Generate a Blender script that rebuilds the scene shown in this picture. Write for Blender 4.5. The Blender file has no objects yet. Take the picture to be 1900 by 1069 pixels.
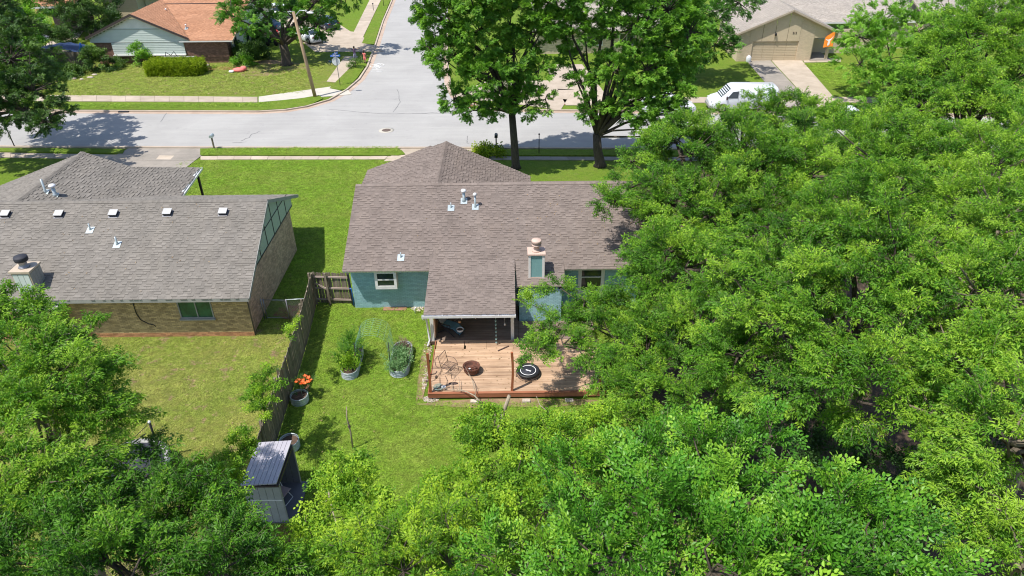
import bpy, math, random
import numpy as np
from mathutils import Vector, Matrix
from math import radians, sin, cos, pi, atan2, sqrt

random.seed(7)
RNG = np.random.default_rng(11)
SC = bpy.context.scene
COL = SC.collection

# ------------------------------------------------------------------ camera, sky, sun, exposure
FPX, PITCH, ROLL, CAMH = 1330.0, radians(32), radians(0.6), 20.0
_f = Vector((0, cos(PITCH), -sin(PITCH)))
_u0 = Vector((0, sin(PITCH), cos(PITCH)))
_x = Vector((1, 0, 0))
_r = _x*cos(ROLL) - _u0*sin(ROLL)
_u = _u0*cos(ROLL) + _x*sin(ROLL)
EYE = Vector((0, 0, CAMH))
cam_data = bpy.data.cameras.new("camera")
cam = bpy.data.objects.new("camera", cam_data)
COL.objects.link(cam)
cam_data.sensor_width = 36.0
cam_data.lens = FPX/1900*36.0
cam_data.clip_end = 2000
cam_data.clip_start = 0.1
M = Matrix((_r, _u, -_f)).transposed().to_4x4()
M.translation = EYE
cam.matrix_world = M
SC.camera = cam

def ray(px, py):
    return _f + _r*((px-950)/FPX) + _u*((534.5-py)/FPX)
def P(px, py, z=0.0):
    """place on the level z that the photograph shows at this spot (survey of the photo)"""
    d = ray(px, py); return EYE + d*((z-CAMH)/d.z)
def PY(px, py, y):
    d = ray(px, py); return EYE + d*(y/d.y)
def PD(px, py, dep):
    return EYE + ray(px, py)*dep

SUNV = Vector((-0.40, -0.28, 1.0)).normalized()
sun_el = math.asin(SUNV.z)
sun_az = atan2(SUNV.x, SUNV.y)
world = bpy.data.worlds.new("World")
SC.world = world
world.use_nodes = True
wn = world.node_tree
wn.nodes.clear()
sky = wn.nodes.new('ShaderNodeTexSky')
sky.sky_type = 'NISHITA'
sky.sun_disc = False
sky.sun_elevation = sun_el
sky.sun_rotation = sun_az
bg = wn.nodes.new('ShaderNodeBackground')
bg.inputs[1].default_value = 0.14
wo = wn.nodes.new('ShaderNodeOutputWorld')
wn.links.new(sky.outputs[0], bg.inputs[0])
wn.links.new(bg.outputs[0], wo.inputs[0])
sd = bpy.data.lights.new("sun", 'SUN')
sd.energy = 4.7
sd.angle = radians(0.55)
sd.color = (1.0, 0.95, 0.87)
so = bpy.data.objects.new("sun", sd)
so.rotation_euler = SUNV.to_track_quat('Z', 'Y').to_euler()
so.location = (0, 0, 60)
COL.objects.link(so)
SC.view_settings.view_transform = 'Standard'
SC.view_settings.look = 'None'
SC.view_settings.gamma = 1
SC.view_settings.exposure = 0.35
SC.cycles.max_bounces = 8
SC.cycles.filter_width = 1.1
SC.cycles.transparent_max_bounces = 8

# ------------------------------------------------------------------ materials
def newmat(name):
    m = bpy.data.materials.new(name); m.use_nodes = True
    nt = m.node_tree; nt.nodes.clear()
    return m, nt
def N(nt, t, **kw):
    n = nt.nodes.new(t)
    for k, v in kw.items(): setattr(n, k, v)
    return n
def mathn(nt, op, a, b=None):
    n = N(nt, 'ShaderNodeMath', operation=op)
    for i, v in enumerate((a, b)):
        if v is None: continue
        if isinstance(v, (int, float)): n.inputs[i].default_value = v
        else: nt.links.new(v, n.inputs[i])
    return n.outputs[0]
def noise(nt, scale, detail=4, rough=0.6, vec=None, dist=0.0):
    n = N(nt, 'ShaderNodeTexNoise')
    n.inputs['Scale'].default_value = scale
    n.inputs['Detail'].default_value = detail
    n.inputs['Roughness'].default_value = rough
    n.inputs['Distortion'].default_value = dist
    if vec is not None: nt.links.new(vec, n.inputs['Vector'])
    return n.outputs[0]
def ramp(nt, fac, stops):
    n = N(nt, 'ShaderNodeValToRGB')
    e = n.color_ramp.elements
    while len(e) > 1: e.remove(e[-1])
    e[0].position = stops[0][0]; e[0].color = (*stops[0][1], 1)
    for p, c in stops[1:]:
        x = e.new(p); x.color = (*c, 1)
    nt.links.new(fac, n.inputs[0])
    return n.outputs[0]
def mixc(nt, fac, a, b, mode='MIX'):
    n = N(nt, 'ShaderNodeMix', data_type='RGBA', blend_type=mode)
    if isinstance(fac, (int, float)): n.inputs[0].default_value = fac
    else: nt.links.new(fac, n.inputs[0])
    for i, v in ((6, a), (7, b)):
        if isinstance(v, tuple): n.inputs[i].default_value = (*v, 1)
        else: nt.links.new(v, n.inputs[i])
    return n.outputs[2]
def geo_pos(nt, sc=None):
    g = N(nt, 'ShaderNodeNewGeometry').outputs['Position']
    if sc:
        mp = N(nt, 'ShaderNodeMapping'); mp.inputs['Scale'].default_value = sc
        nt.links.new(g, mp.inputs[0]); return mp.outputs[0]
    return g
def finish(nt, col, rough=0.8, bump=None, bstr=0.3, bdist=0.02, metal=0.0, spec=0.5):
    b = N(nt, 'ShaderNodeBsdfPrincipled')
    if isinstance(col, tuple): b.inputs['Base Color'].default_value = (*col, 1)
    else: nt.links.new(col, b.inputs['Base Color'])
    if isinstance(rough, (int, float)): b.inputs['Roughness'].default_value = rough
    else: nt.links.new(rough, b.inputs['Roughness'])
    b.inputs['Metallic'].default_value = metal
    b.inputs['Specular IOR Level'].default_value = spec
    if bump is not None:
        bn = N(nt, 'ShaderNodeBump'); bn.inputs['Strength'].default_value = bstr
        bn.inputs['Distance'].default_value = bdist
        nt.links.new(bump, bn.inputs['Height']); nt.links.new(bn.outputs[0], b.inputs['Normal'])
    o = N(nt, 'ShaderNodeOutputMaterial')
    nt.links.new(b.outputs[0], o.inputs[0])
    return b
def tinted(nt, col, orand=0.0):
    a = N(nt, 'ShaderNodeAttribute', attribute_name='tint').outputs['Fac']
    v = mathn(nt, 'ADD', a, 1.0)
    if orand:
        r = N(nt, 'ShaderNodeObjectInfo').outputs['Random']
        r = mathn(nt, 'MULTIPLY', mathn(nt, 'SUBTRACT', r, 0.5), orand)
        v = mathn(nt, 'ADD', v, r)
    cb = N(nt, 'ShaderNodeCombineColor')
    for i in range(3): nt.links.new(v, cb.inputs[i])
    return mixc(nt, 1.0, col, cb.outputs[0], 'MULTIPLY')
def rough_mat(name, c1, c2, scale=3.0, rough=0.8, bump=0.0, bscale=40, orand=0.0, fine=0.12, metal=0.0, stretch=None, spec=0.4):
    """two-tone noise with a fine speckle, tint attribute and optional fine relief"""
    m, nt = newmat(name)
    pos = geo_pos(nt, stretch)
    n1 = noise(nt, scale, 5, 0.65, pos)
    base = ramp(nt, n1, [(0.3, c1), (0.7, c2)])
    n2 = noise(nt, bscale, 3, 0.7, pos)
    sp = ramp(nt, n2, [(0.3, (1-fine,)*3), (0.7, (1+fine,)*3)])
    base = mixc(nt, 1.0, base, sp, 'MULTIPLY')
    if 'shingle' in name:
        st = noise(nt, 0.9, 4, 0.7, geo_pos(nt, (1.6, 0.25, 1)))
        base = mixc(nt, 1.0, base, ramp(nt, st, [(0.3, (0.91, 0.915, 0.92)), (0.5, (1, 1, 1)), (0.72, (1.07, 1.06, 1.04))]), 'MULTIPLY')
    base = tinted(nt, base, orand)
    finish(nt, base, rough, n2 if bump else None, bump, 0.02, metal, spec)
    return m
def plain(name, c, rough=0.5, metal=0.0, spec=0.5, var=0.08):
    m, nt = newmat(name)
    n1 = noise(nt, 6.0, 3, 0.6, geo_pos(nt))
    base = ramp(nt, n1, [(0.3, tuple(x*(1-var) for x in c)), (0.7, tuple(x*(1+var) for x in c))])
    finish(nt, tinted(nt, base), rough, None, 0, 0, metal, spec)
    return m

MT = {}
MT['shingle_brown'] = rough_mat('shingle_brown', (0.182, 0.148, 0.131), (0.222, 0.183, 0.163), 0.9, 0.95, 0.4, 55, 0.14, 0.16, spec=0.2)
MT['shingle_gray'] = rough_mat('shingle_gray', (0.175, 0.160, 0.142), (0.222, 0.203, 0.182), 0.9, 0.95, 0.4, 55, 0.14, 0.16, spec=0.2)
MT['shingle_orange'] = rough_mat('shingle_orange', (0.36, 0.18, 0.105), (0.46, 0.245, 0.15), 1.2, 0.95, 0.3, 20, 0.12, 0.15, stretch=(0.3, 1, 1), spec=0.2)
MT['shingle_tan'] = rough_mat('shingle_tan', (0.30, 0.27, 0.24), (0.38, 0.34, 0.30), 1.0, 0.95, 0.3, 20, 0.12, 0.15, stretch=(0.3, 1, 1), spec=0.2)
MT['brick_teal'] = rough_mat('brick_teal', (0.27, 0.46, 0.50), (0.32, 0.52, 0.56), 1.5, 0.75, 0.3, 30, 0, 0.08)
MT['mortar_teal'] = rough_mat('mortar_teal', (0.16, 0.31, 0.33), (0.19, 0.35, 0.37), 2.0, 0.9)
MT['siding_teal'] = rough_mat('siding_teal', (0.17, 0.33, 0.33), (0.20, 0.38, 0.38), 2.0, 0.6, 0, 30, 0, 0.05)
MT['brick_tan'] = rough_mat('brick_tan', (0.36, 0.25, 0.12), (0.50, 0.36, 0.18), 1.2, 0.85, 0.4, 30, 0, 0.15)
MT['mortar_tan'] = rough_mat('mortar_tan', (0.13, 0.10, 0.065), (0.18, 0.14, 0.09), 2, 0.95)
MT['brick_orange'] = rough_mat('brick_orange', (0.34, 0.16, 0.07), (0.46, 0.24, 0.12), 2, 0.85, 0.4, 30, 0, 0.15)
MT['brick_brown'] = rough_mat('brick_brown', (0.17, 0.095, 0.07), (0.26, 0.145, 0.11), 2, 0.85, 0.4, 20, 0, 0.25)
MT['brick_rose'] = rough_mat('brick_rose', (0.44, 0.275, 0.19), (0.56, 0.37, 0.26), 1.5, 0.85, 0.4, 20, 0, 0.2)
MT['mortar_brown'] = rough_mat('mortar_brown', (0.16, 0.12, 0.10), (0.2, 0.15, 0.12), 2, 0.95)
MT['brick_beige'] = rough_mat('brick_beige', (0.55, 0.45, 0.32), (0.63, 0.52, 0.38), 1, 0.85, 0.3, 20, 0, 0.08)
MT['paint_beige'] = rough_mat('paint_beige', (0.52, 0.43, 0.30), (0.58, 0.48, 0.34), 1, 0.7, 0, 20, 0, 0.05)
MT['white_paint'] = rough_mat('white_paint', (0.62, 0.62, 0.60), (0.74, 0.73, 0.71), 2, 0.55, 0, 30, 0, 0.05)
MT['siding_pale'] = rough_mat('siding_pale', (0.50, 0.56, 0.53), (0.56, 0.62, 0.59), 1.5, 0.6, 0, 30, 0.05, 0.05)
MT['panel_green'] = rough_mat('panel_green', (0.40, 0.44, 0.34), (0.46, 0.50, 0.39), 1.5, 0.7, 0, 30, 0, 0.08)
MT['trim_dark'] = plain('trim_dark', (0.05, 0.035, 0.035), 0.6)
MT['trim_gray'] = rough_mat('trim_gray', (0.25, 0.25, 0.235), (0.33, 0.33, 0.31), 2, 0.6)
MT['trim_tan'] = rough_mat('trim_tan', (0.42, 0.34, 0.26), (0.50, 0.42, 0.33), 2, 0.6)
MT['concrete'] = rough_mat('concrete', (0.36, 0.30, 0.235), (0.47, 0.395, 0.32), 0.8, 0.9, 0.3, 25, 0.10, 0.10)
MT['concrete_dark'] = rough_mat('concrete_dark', (0.22, 0.20, 0.175), (0.34, 0.30, 0.26), 0.6, 0.9, 0.3, 25, 0.08, 0.12)
MT['concrete_new'] = rough_mat('concrete_new', (0.42, 0.395, 0.345), (0.50, 0.47, 0.41), 1.5, 0.9, 0.2, 25, 0.05, 0.06)
MT['metal_galv'] = rough_mat('metal_galv', (0.38, 0.44, 0.46), (0.50, 0.56, 0.58), 4, 0.4, 0, 30, 0, 0.06, metal=0.4)
MT['metal_white'] = plain('metal_white', (0.72, 0.72, 0.75), 0.4, 0.2)
MT['metal_dark'] = plain('metal_dark', (0.035, 0.035, 0.045), 0.45, 0.5)
MT['metal_gray'] = plain('metal_gray', (0.28, 0.28, 0.30), 0.45, 0.6)
MT['iron_rust'] = rough_mat('iron_rust', (0.06, 0.035, 0.03), (0.20, 0.075, 0.045), 9, 0.8, 0.5, 40, 0, 0.2, metal=0.2)
MT['iron_wire'] = rough_mat('iron_wire', (0.07, 0.05, 0.05), (0.14, 0.09, 0.075), 9, 0.7, 0, 40, 0, 0.2, metal=0.3)
MT['black'] = plain('black', (0.012, 0.012, 0.014), 0.5)
MT['black_mat'] = plain('black_mat', (0.022, 0.024, 0.035), 0.7)
MT['rubber'] = plain('rubber', (0.02, 0.02, 0.02), 0.85)
MT['glass_dark'] = plain('glass_dark', (0.02, 0.035, 0.032), 0.06, 0, 0.8)
MT['glass_green'] = rough_mat('glass_green', (0.01, 0.05, 0.03), (0.03, 0.14, 0.07), 2.0, 0.25, 0, 20, 0, 0.1, spec=0.7)
MT['glass_car'] = plain('glass_car', (0.03, 0.045, 0.06), 0.05, 0, 0.9)
MT['terracotta'] = rough_mat('terracotta', (0.50, 0.36, 0.30), (0.60, 0.45, 0.38), 8, 0.7)
MT['soil'] = rough_mat('soil', (0.07, 0.045, 0.032), (0.13, 0.085, 0.06), 12, 0.95, 0.6, 60, 0, 0.3)
MT['mulch'] = rough_mat('mulch', (0.16, 0.06, 0.03), (0.30, 0.13, 0.07), 6, 0.95, 0.6, 40, 0, 0.3)
MT['stone'] = rough_mat('stone', (0.36, 0.31, 0.25), (0.58, 0.50, 0.42), 9, 0.9, 0.3, 30, 0.3, 0.15)
MT['orange_petal'] = plain('orange_petal', (0.85, 0.16, 0.03), 0.6, var=0.2)
MT['orange_cloth'] = plain('orange_cloth', (0.80, 0.24, 0.02), 0.75)
MT['white_cloth'] = plain('white_cloth', (0.78, 0.78, 0.78), 0.75)
MT['blue_sign'] = plain('blue_sign', (0.02, 0.13, 0.55), 0.4)
MT['blue'] = plain('blue', (0.02, 0.12, 0.42), 0.5)
MT['sign_back'] = plain('sign_back', (0.62, 0.66, 0.68), 0.4, 0.2)
MT['pink'] = plain('pink', (0.75, 0.20, 0.18), 0.8)
MT['red'] = plain('red', (0.5, 0.04, 0.03), 0.6)
MT['skin'] = plain('skin', (0.35, 0.19, 0.13), 0.6)
MT['hair'] = plain('hair', (0.03, 0.018, 0.012), 0.7)
MT['purple'] = plain('purple', (0.12, 0.07, 0.15), 0.8, var=0.4)
MT['denim'] = plain('denim', (0.20, 0.20, 0.30), 0.8)
MT['shed_panel'] = rough_mat('shed_panel', (0.36, 0.345, 0.395), (0.41, 0.395, 0.44), 2, 0.55, 0, 30, 0, 0.05)
MT['shed_wall'] = rough_mat('shed_wall', (0.30, 0.31, 0.29), (0.37, 0.38, 0.355), 2, 0.6, 0, 30, 0, 0.05)
MT['shed_floor'] = plain('shed_floor', (0.12, 0.12, 0.14), 0.6)
MT['car_white'] = plain('car_white', (0.72, 0.75, 0.80), 0.2, 0, 0.6, 0.02)
MT['car_navy'] = plain('car_navy', (0.022, 0.04, 0.075), 0.18, 0.3, 0.6, 0.02)
MT['car_blue'] = plain('car_blue', (0.07, 0.13, 0.20), 0.2, 0.3, 0.6, 0.02)
MT['tail_red'] = plain('tail_red', (0.30, 0.01, 0.01), 0.25)
MT['lamp_clear'] = plain('lamp_clear', (0.6, 0.62, 0.65), 0.15)
MT['rim'] = plain('rim', (0.45, 0.45, 0.47), 0.3, 0.7)
MT['teal_cloth'] = plain('teal_cloth', (0.10, 0.22, 0.28), 0.8)
MT['bamboo'] = rough_mat('bamboo', (0.42, 0.22, 0.11), (0.55, 0.32, 0.18), 5, 0.7, 0, 30, 0, 0.1)
MT['wood_dead'] = rough_mat('wood_dead', (0.26, 0.21, 0.155), (0.38, 0.32, 0.24), 8, 0.9, 0.4, 60, 0, 0.2)
MT['chalk'] = plain('chalk', (0.75, 0.76, 0.76), 0.9)
MT['tar'] = plain('tar', (0.16, 0.16, 0.165), 0.8)
MT['iron_cover'] = rough_mat('iron_cover', (0.10, 0.075, 0.065), (0.16, 0.12, 0.10), 8, 0.7, 0.4, 40)
MT['wire_green'] = plain('wire_green', (0.22, 0.42, 0.30), 0.5, 0.3)

MT['brick_maroon'] = rough_mat('brick_maroon', (0.12, 0.04, 0.035), (0.18, 0.06, 0.05), 2, 0.85)
MT['vent_hood'] = plain('vent_hood', (0.42, 0.42, 0.42), 0.6)
MT['dead_leaf'] = rough_mat('dead_leaf', (0.20, 0.12, 0.06), (0.40, 0.29, 0.16), 9, 0.9)
MT['navy_cloth'] = plain('navy_cloth', (0.022, 0.045, 0.12), 0.6)
MT['bright_blue'] = plain('bright_blue', (0.02, 0.16, 0.62), 0.4)
MT['pinkish'] = plain('pinkish', (0.42, 0.30, 0.30), 0.8)
MT['hose_green'] = plain('hose_green', (0.22, 0.30, 0.26), 0.6)
MT['cup_teal'] = plain('cup_teal', (0.50, 0.66, 0.62), 0.4)
MT['brick_paver'] = rough_mat('brick_paver', (0.25, 0.13, 0.085), (0.33, 0.18, 0.12), 5, 0.9)
MT['terracotta_dark'] = plain('terracotta_dark', (0.28, 0.13, 0.07), 0.8)

def wood_mat(name, c1, c2, c3, axis, rough=0.8, orand=0.25):
    m, nt = newmat(name)
    st = {'x': (0.7, 14, 14), 'z': (14, 14, 0.9), 'y': (14, 0.7, 14)}[axis]
    pos = geo_pos(nt, st)
    n1 = noise(nt, 1.0, 6, 0.65, pos)
    base = ramp(nt, n1, [(0.28, c1), (0.5, c2), (0.75, c3)])
    big = noise(nt, 0.8, 3, 0.6, geo_pos(nt))
    base = mixc(nt, 1.0, base, ramp(nt, big, [(0.3, (0.82, 0.80, 0.78)), (0.7, (1.1, 1.1, 1.1))]), 'MULTIPLY')
    base = tinted(nt, base, orand)
    finish(nt, base, rough, n1, 0.3, 0.01, 0, 0.3)
    return m
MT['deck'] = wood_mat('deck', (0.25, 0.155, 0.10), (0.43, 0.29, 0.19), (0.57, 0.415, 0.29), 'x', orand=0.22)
MT['deck_stain'] = wood_mat('deck_stain', (0.20, 0.075, 0.04), (0.30, 0.115, 0.06), (0.37, 0.16, 0.09), 'x', orand=0.1)
MT['post_stain'] = wood_mat('post_stain', (0.22, 0.065, 0.03), (0.32, 0.10, 0.045), (0.38, 0.14, 0.07), 'z', orand=0.1)
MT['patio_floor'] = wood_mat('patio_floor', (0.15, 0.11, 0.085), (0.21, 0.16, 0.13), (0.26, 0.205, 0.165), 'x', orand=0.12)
MT['picket'] = wood_mat('picket', (0.085, 0.07, 0.05), (0.19, 0.16, 0.12), (0.34, 0.295, 0.23), 'z', orand=0.45)
MT['fence_rail'] = wood_mat('fence_rail', (0.26, 0.20, 0.17), (0.40, 0.32, 0.28), (0.52, 0.43, 0.38), 'x', orand=0.1)
MT['pole_wood'] = wood_mat('pole_wood', (0.24, 0.165, 0.10), (0.36, 0.26, 0.165), (0.46, 0.35, 0.24), 'z', orand=0.1)
MT['bark'] = rough_mat('bark', (0.045, 0.035, 0.028), (0.11, 0.088, 0.068), 5, 0.95, 0.8, 30, 0, 0.3, stretch=(3, 3, 0.6))
MT['bark_pale'] = rough_mat('bark_pale', (0.14, 0.115, 0.085), (0.24, 0.20, 0.15), 5, 0.95, 0.6, 30, 0, 0.25, stretch=(3, 3, 0.6))

def leaf_mat(name, dark, mid, light, trans=0.35, rough=0.42, gloss=0.5):
    m, nt = newmat(name)
    inst = N(nt, 'ShaderNodeAttribute', attribute_name='ltint', attribute_type='INSTANCER').outputs['Fac']
    own = N(nt, 'ShaderNodeAttribute', attribute_name='tint').outputs['Fac']
    f = mathn(nt, 'ADD', inst, own)
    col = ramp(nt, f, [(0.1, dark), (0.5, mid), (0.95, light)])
    b = N(nt, 'ShaderNodeBsdfPrincipled')
    nt.links.new(col, b.inputs['Base Color'])
    b.inputs['Roughness'].default_value = rough
    b.inputs['Specular IOR Level'].default_value = gloss
    t = N(nt, 'ShaderNodeBsdfTranslucent')
    tc = mixc(nt, 1.0, col, (1.25, 1.35, 0.55), 'MULTIPLY')
    nt.links.new(tc, t.inputs[0])
    mx = N(nt, 'ShaderNodeMixShader'); mx.inputs[0].default_value = trans
    nt.links.new(b.outputs[0], mx.inputs[1]); nt.links.new(t.outputs[0], mx.inputs[2])
    o = N(nt, 'ShaderNodeOutputMaterial'); nt.links.new(mx.outputs[0], o.inputs[0])
    return m
MT['leaf_lance'] = leaf_mat('leaf_lance', (0.028, 0.098, 0.008), (0.098, 0.258, 0.016), (0.30, 0.48, 0.04), 0.27, 0.52, 0.3)
MT['leaf_oval'] = leaf_mat('leaf_oval', (0.028, 0.10, 0.009), (0.09, 0.275, 0.02), (0.29, 0.50, 0.045), 0.25, 0.46, 0.38)
MT['leaf_oak'] = leaf_mat('leaf_oak', (0.036, 0.12, 0.012), (0.115, 0.295, 0.024), (0.26, 0.48, 0.045), 0.3, 0.45, 0.4)
MT['leaf_bush'] = leaf_mat('leaf_bush', (0.038, 0.115, 0.008), (0.13, 0.29, 0.015), (0.35, 0.51, 0.035), 0.24, 0.55, 0.28)
MT['leaf_dark'] = leaf_mat('leaf_dark', (0.02, 0.055, 0.012), (0.045, 0.115, 0.018), (0.12, 0.22, 0.03), 0.2, 0.5, 0.4)
MT['leaf_sage'] = leaf_mat('leaf_sage', (0.06, 0.14, 0.05), (0.13, 0.27, 0.10), (0.24, 0.40, 0.16), 0.2)
MT['leaf_brown'] = leaf_mat('leaf_brown', (0.14, 0.09, 0.06), (0.24, 0.16, 0.11), (0.34, 0.26, 0.18), 0.2)
MT['leaf_hedge'] = leaf_mat('leaf_hedge', (0.09, 0.16, 0.01), (0.24, 0.34, 0.015), (0.42, 0.50, 0.03), 0.3, 0.6, 0.2)
MT['grass_blade'] = leaf_mat('grass_blade', (0.08, 0.14, 0.012), (0.13, 0.24, 0.018), (0.21, 0.33, 0.03), 0.3, 0.6, 0.2)

# ------------------------------------------------------------------ mesh helpers
class MB:
    def __init__(s): s.v = []; s.f = []; s.t = []; s.sm = []
    def add(s, vs, fs, t=0.0, sm=False):
        b = len(s.v); s.v += [tuple(v) for v in vs]
        s.f += [tuple(b+i for i in f) for f in fs]
        s.t += [t]*len(fs); s.sm += [sm]*len(fs); return s
    def box(s, x0, x1, y0, y1, z0, z1, t=0.0):
        return s.add([(x0,y0,z0),(x1,y0,z0),(x1,y1,z0),(x0,y1,z0),(x0,y0,z1),(x1,y0,z1),(x1,y1,z1),(x0,y1,z1)],
              [(0,3,2,1),(4,5,6,7),(0,1,5,4),(1,2,6,5),(2,3,7,6),(3,0,4,7)], t)
    def obox(s, c, ax, ay, az, t=0.0):
        c = Vector(c); ax, ay, az = Vector(ax), Vector(ay), Vector(az)
        vs = [c+ax*i+ay*j+az*k for k in (-1,1) for i, j in ((-1,-1),(1,-1),(1,1),(-1,1))]
        return s.add(vs, [(0,3,2,1),(4,5,6,7),(0,1,5,4),(1,2,6,5),(2,3,7,6),(3,0,4,7)], t)
    def beam(s, a, b, w, h, t=0.0, up=(0,0,1)):
        a, b = Vector(a), Vector(b); d = (b-a); L = d.length; d.normalize()
        sd_ = d.cross(Vector(up))
        if sd_.length < 1e-4: sd_ = d.cross(Vector((0,1,0)))
        sd_.normalize(); u_ = sd_.cross(d)
        return s.obox((a+b)/2, d*(L/2), sd_*(w/2), u_*(h/2), t)
    def prism(s, pts, ext, t=0.0):
        """closed polygon (3D points) extruded by vector ext"""
        pts = [Vector(p) for p in pts]; e = Vector(ext); n = len(pts)
        nrm = Vector((0,0,0))
        for i in range(n): nrm += pts[i].cross(pts[(i+1) % n])
        if nrm.dot(e) < 0: pts = pts[::-1]
        vs = pts + [p+e for p in pts]
        fs = [tuple(range(n))[::-1], tuple(range(n, 2*n))] + [(i, (i+1) % n, n+(i+1) % n, n+i) for i in range(n)]
        return s.add(vs, fs, t)
    def tube(s, pts, r, n=8, caps=True, t=0.0, sm=True):
        pts = [Vector(p) for p in pts]
        rs = [r]*len(pts) if isinstance(r, (int, float)) else list(r)
        vs = []; ref = None
        for i, p in enumerate(pts):
            d = (pts[min(i+1, len(pts)-1)] - pts[max(i-1, 0)])
            if d.length < 1e-9: d = Vector((0,0,1))
            d.normalize()
            if ref is None:
                ref = Vector((0,0,1)) if abs(d.z) < 0.9 else Vector((1,0,0))
            a = d.cross(ref)
            if a.length < 1e-4: a = d.cross(Vector((0.3,1,0.2)))
            a.normalize(); b = a.cross(d); ref = b if abs(b.dot(d)) < 0.9 else ref
            ref = b
            b2 = a.cross(d)*-1
            for k in range(n):
                an = 2*pi*k/n; vs.append(p + a*(cos(an)*rs[i]) + b2*(sin(an)*rs[i]))
        fs = []
        for i in range(len(pts)-1):
            for k in range(n):
                k2 = (k+1) % n; fs.append((i*n+k, i*n+k2, (i+1)*n+k2, (i+1)*n+k))
        if caps:
            fs.append(tuple(range(n))[::-1]); fs.append(tuple((len(pts)-1)*n+k for k in range(n)))
        return s.add(vs, fs, t, sm)
    def lathe(s, prof, n=20, c=(0,0,0), t=0.0, caps=True, sx=1.0, sy=1.0, sm=True):
        vs = []; c = Vector(c)
        for r, z in prof:
            for k in range(n):
                an = 2*pi*k/n; vs.append((c.x+cos(an)*r*sx, c.y+sin(an)*r*sy, c.z+z))
        fs = []
        for i in range(len(prof)-1):
            for k in range(n):
                k2 = (k+1) % n; fs.append((i*n+k, i*n+k2, (i+1)*n+k2, (i+1)*n+k))
        if caps:
            fs.append(tuple(range(n))[::-1]); fs.append(tuple((len(prof)-1)*n+k for k in range(n)))
        return s.add(vs, fs, t, sm)
    def ball(s, c, r, n=10, m=6, t=0.0):
        rr = (r, r, r) if isinstance(r, (int, float)) else r
        vs = []; c = Vector(c)
        for i in range(m+1):
            ph = pi*i/m
            for k in range(n):
                an = 2*pi*k/n
                vs.append((c.x+rr[0]*sin(ph)*cos(an), c.y+rr[1]*sin(ph)*sin(an), c.z-rr[2]*cos(ph)))
        fs = [(i*n+k, i*n+(k+1) % n, (i+1)*n+(k+1) % n, (i+1)*n+k) for i in range(m) for k in range(n)]
        return s.add(vs, fs, t, True)
    def mesh(s, name, mats):
        me = bpy.data.meshes.new(name)
        me.from_pydata(s.v, [], s.f)
        for m in (mats if isinstance(mats, (list, tuple)) else [mats]):
            me.materials.append(MT[m] if isinstance(m, str) else m)
        a = me.attributes.new('tint', 'FLOAT', 'FACE'); a.data.foreach_set('value', s.t)
        if any(s.sm): me.polygons.foreach_set('use_smooth', s.sm)
        me.update(); return me
    def build(s, name, mat, parent=None, kind=None, label=None):
        o = bpy.data.objects.new(name, s.mesh(name, mat)); COL.objects.link(o)
        if parent is not None:
            o.parent = parent; o.matrix_parent_inverse = Matrix.Translation(-parent.location) if parent.type == 'EMPTY' else Matrix.Identity(4)
        if kind: o['kind'] = kind
        if label: o['label'] = label
        return o
def tag(o, label=None, cat=None, group=None, kind=None):
    if label: o['label'] = label
    if cat: o['category'] = cat
    if group: o['group'] = group
    if kind: o['kind'] = kind
    return o
def empty(name, loc, label, cat, group=None):
    o = bpy.data.objects.new(name, None); COL.objects.link(o); o.location = loc
    o.empty_display_size = 0.3
    return tag(o, label, cat, group)
def copy_tree(o, parent=None):
    c = o.copy(); COL.objects.link(c)
    if parent is not None: c.parent = parent
    for ch in list(o.children): copy_tree(ch, c)
    return c
# builders that work in local coordinates use parent=local root: geometry near origin
def lbuild(mb, name, mat, root, kind=None, label=None):
    o = bpy.data.objects.new(name, mb.mesh(name, mat)); COL.objects.link(o); o.parent = root
    if kind: o['kind'] = kind
    if label: o['label'] = label
    return o
def sheet(name, pts, z, mat, parent=None, thick=None):
    mb = MB(); pts = [Vector((p[0], p[1], z)) for p in pts]
    if thick: mb.prism([Vector((p.x, p.y, z-thick)) for p in pts], (0, 0, thick))
    else:
        nrm = sum((pts[i].cross(pts[(i+1) % len(pts)]) for i in range(len(pts))), Vector())
        if nrm.z < 0: pts = pts[::-1]
        mb.add(pts, [tuple(range(len(pts)))])
    o = mb.build(name, mat, parent)
    if parent is None: o['kind'] = 'structure'
    return o
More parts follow.
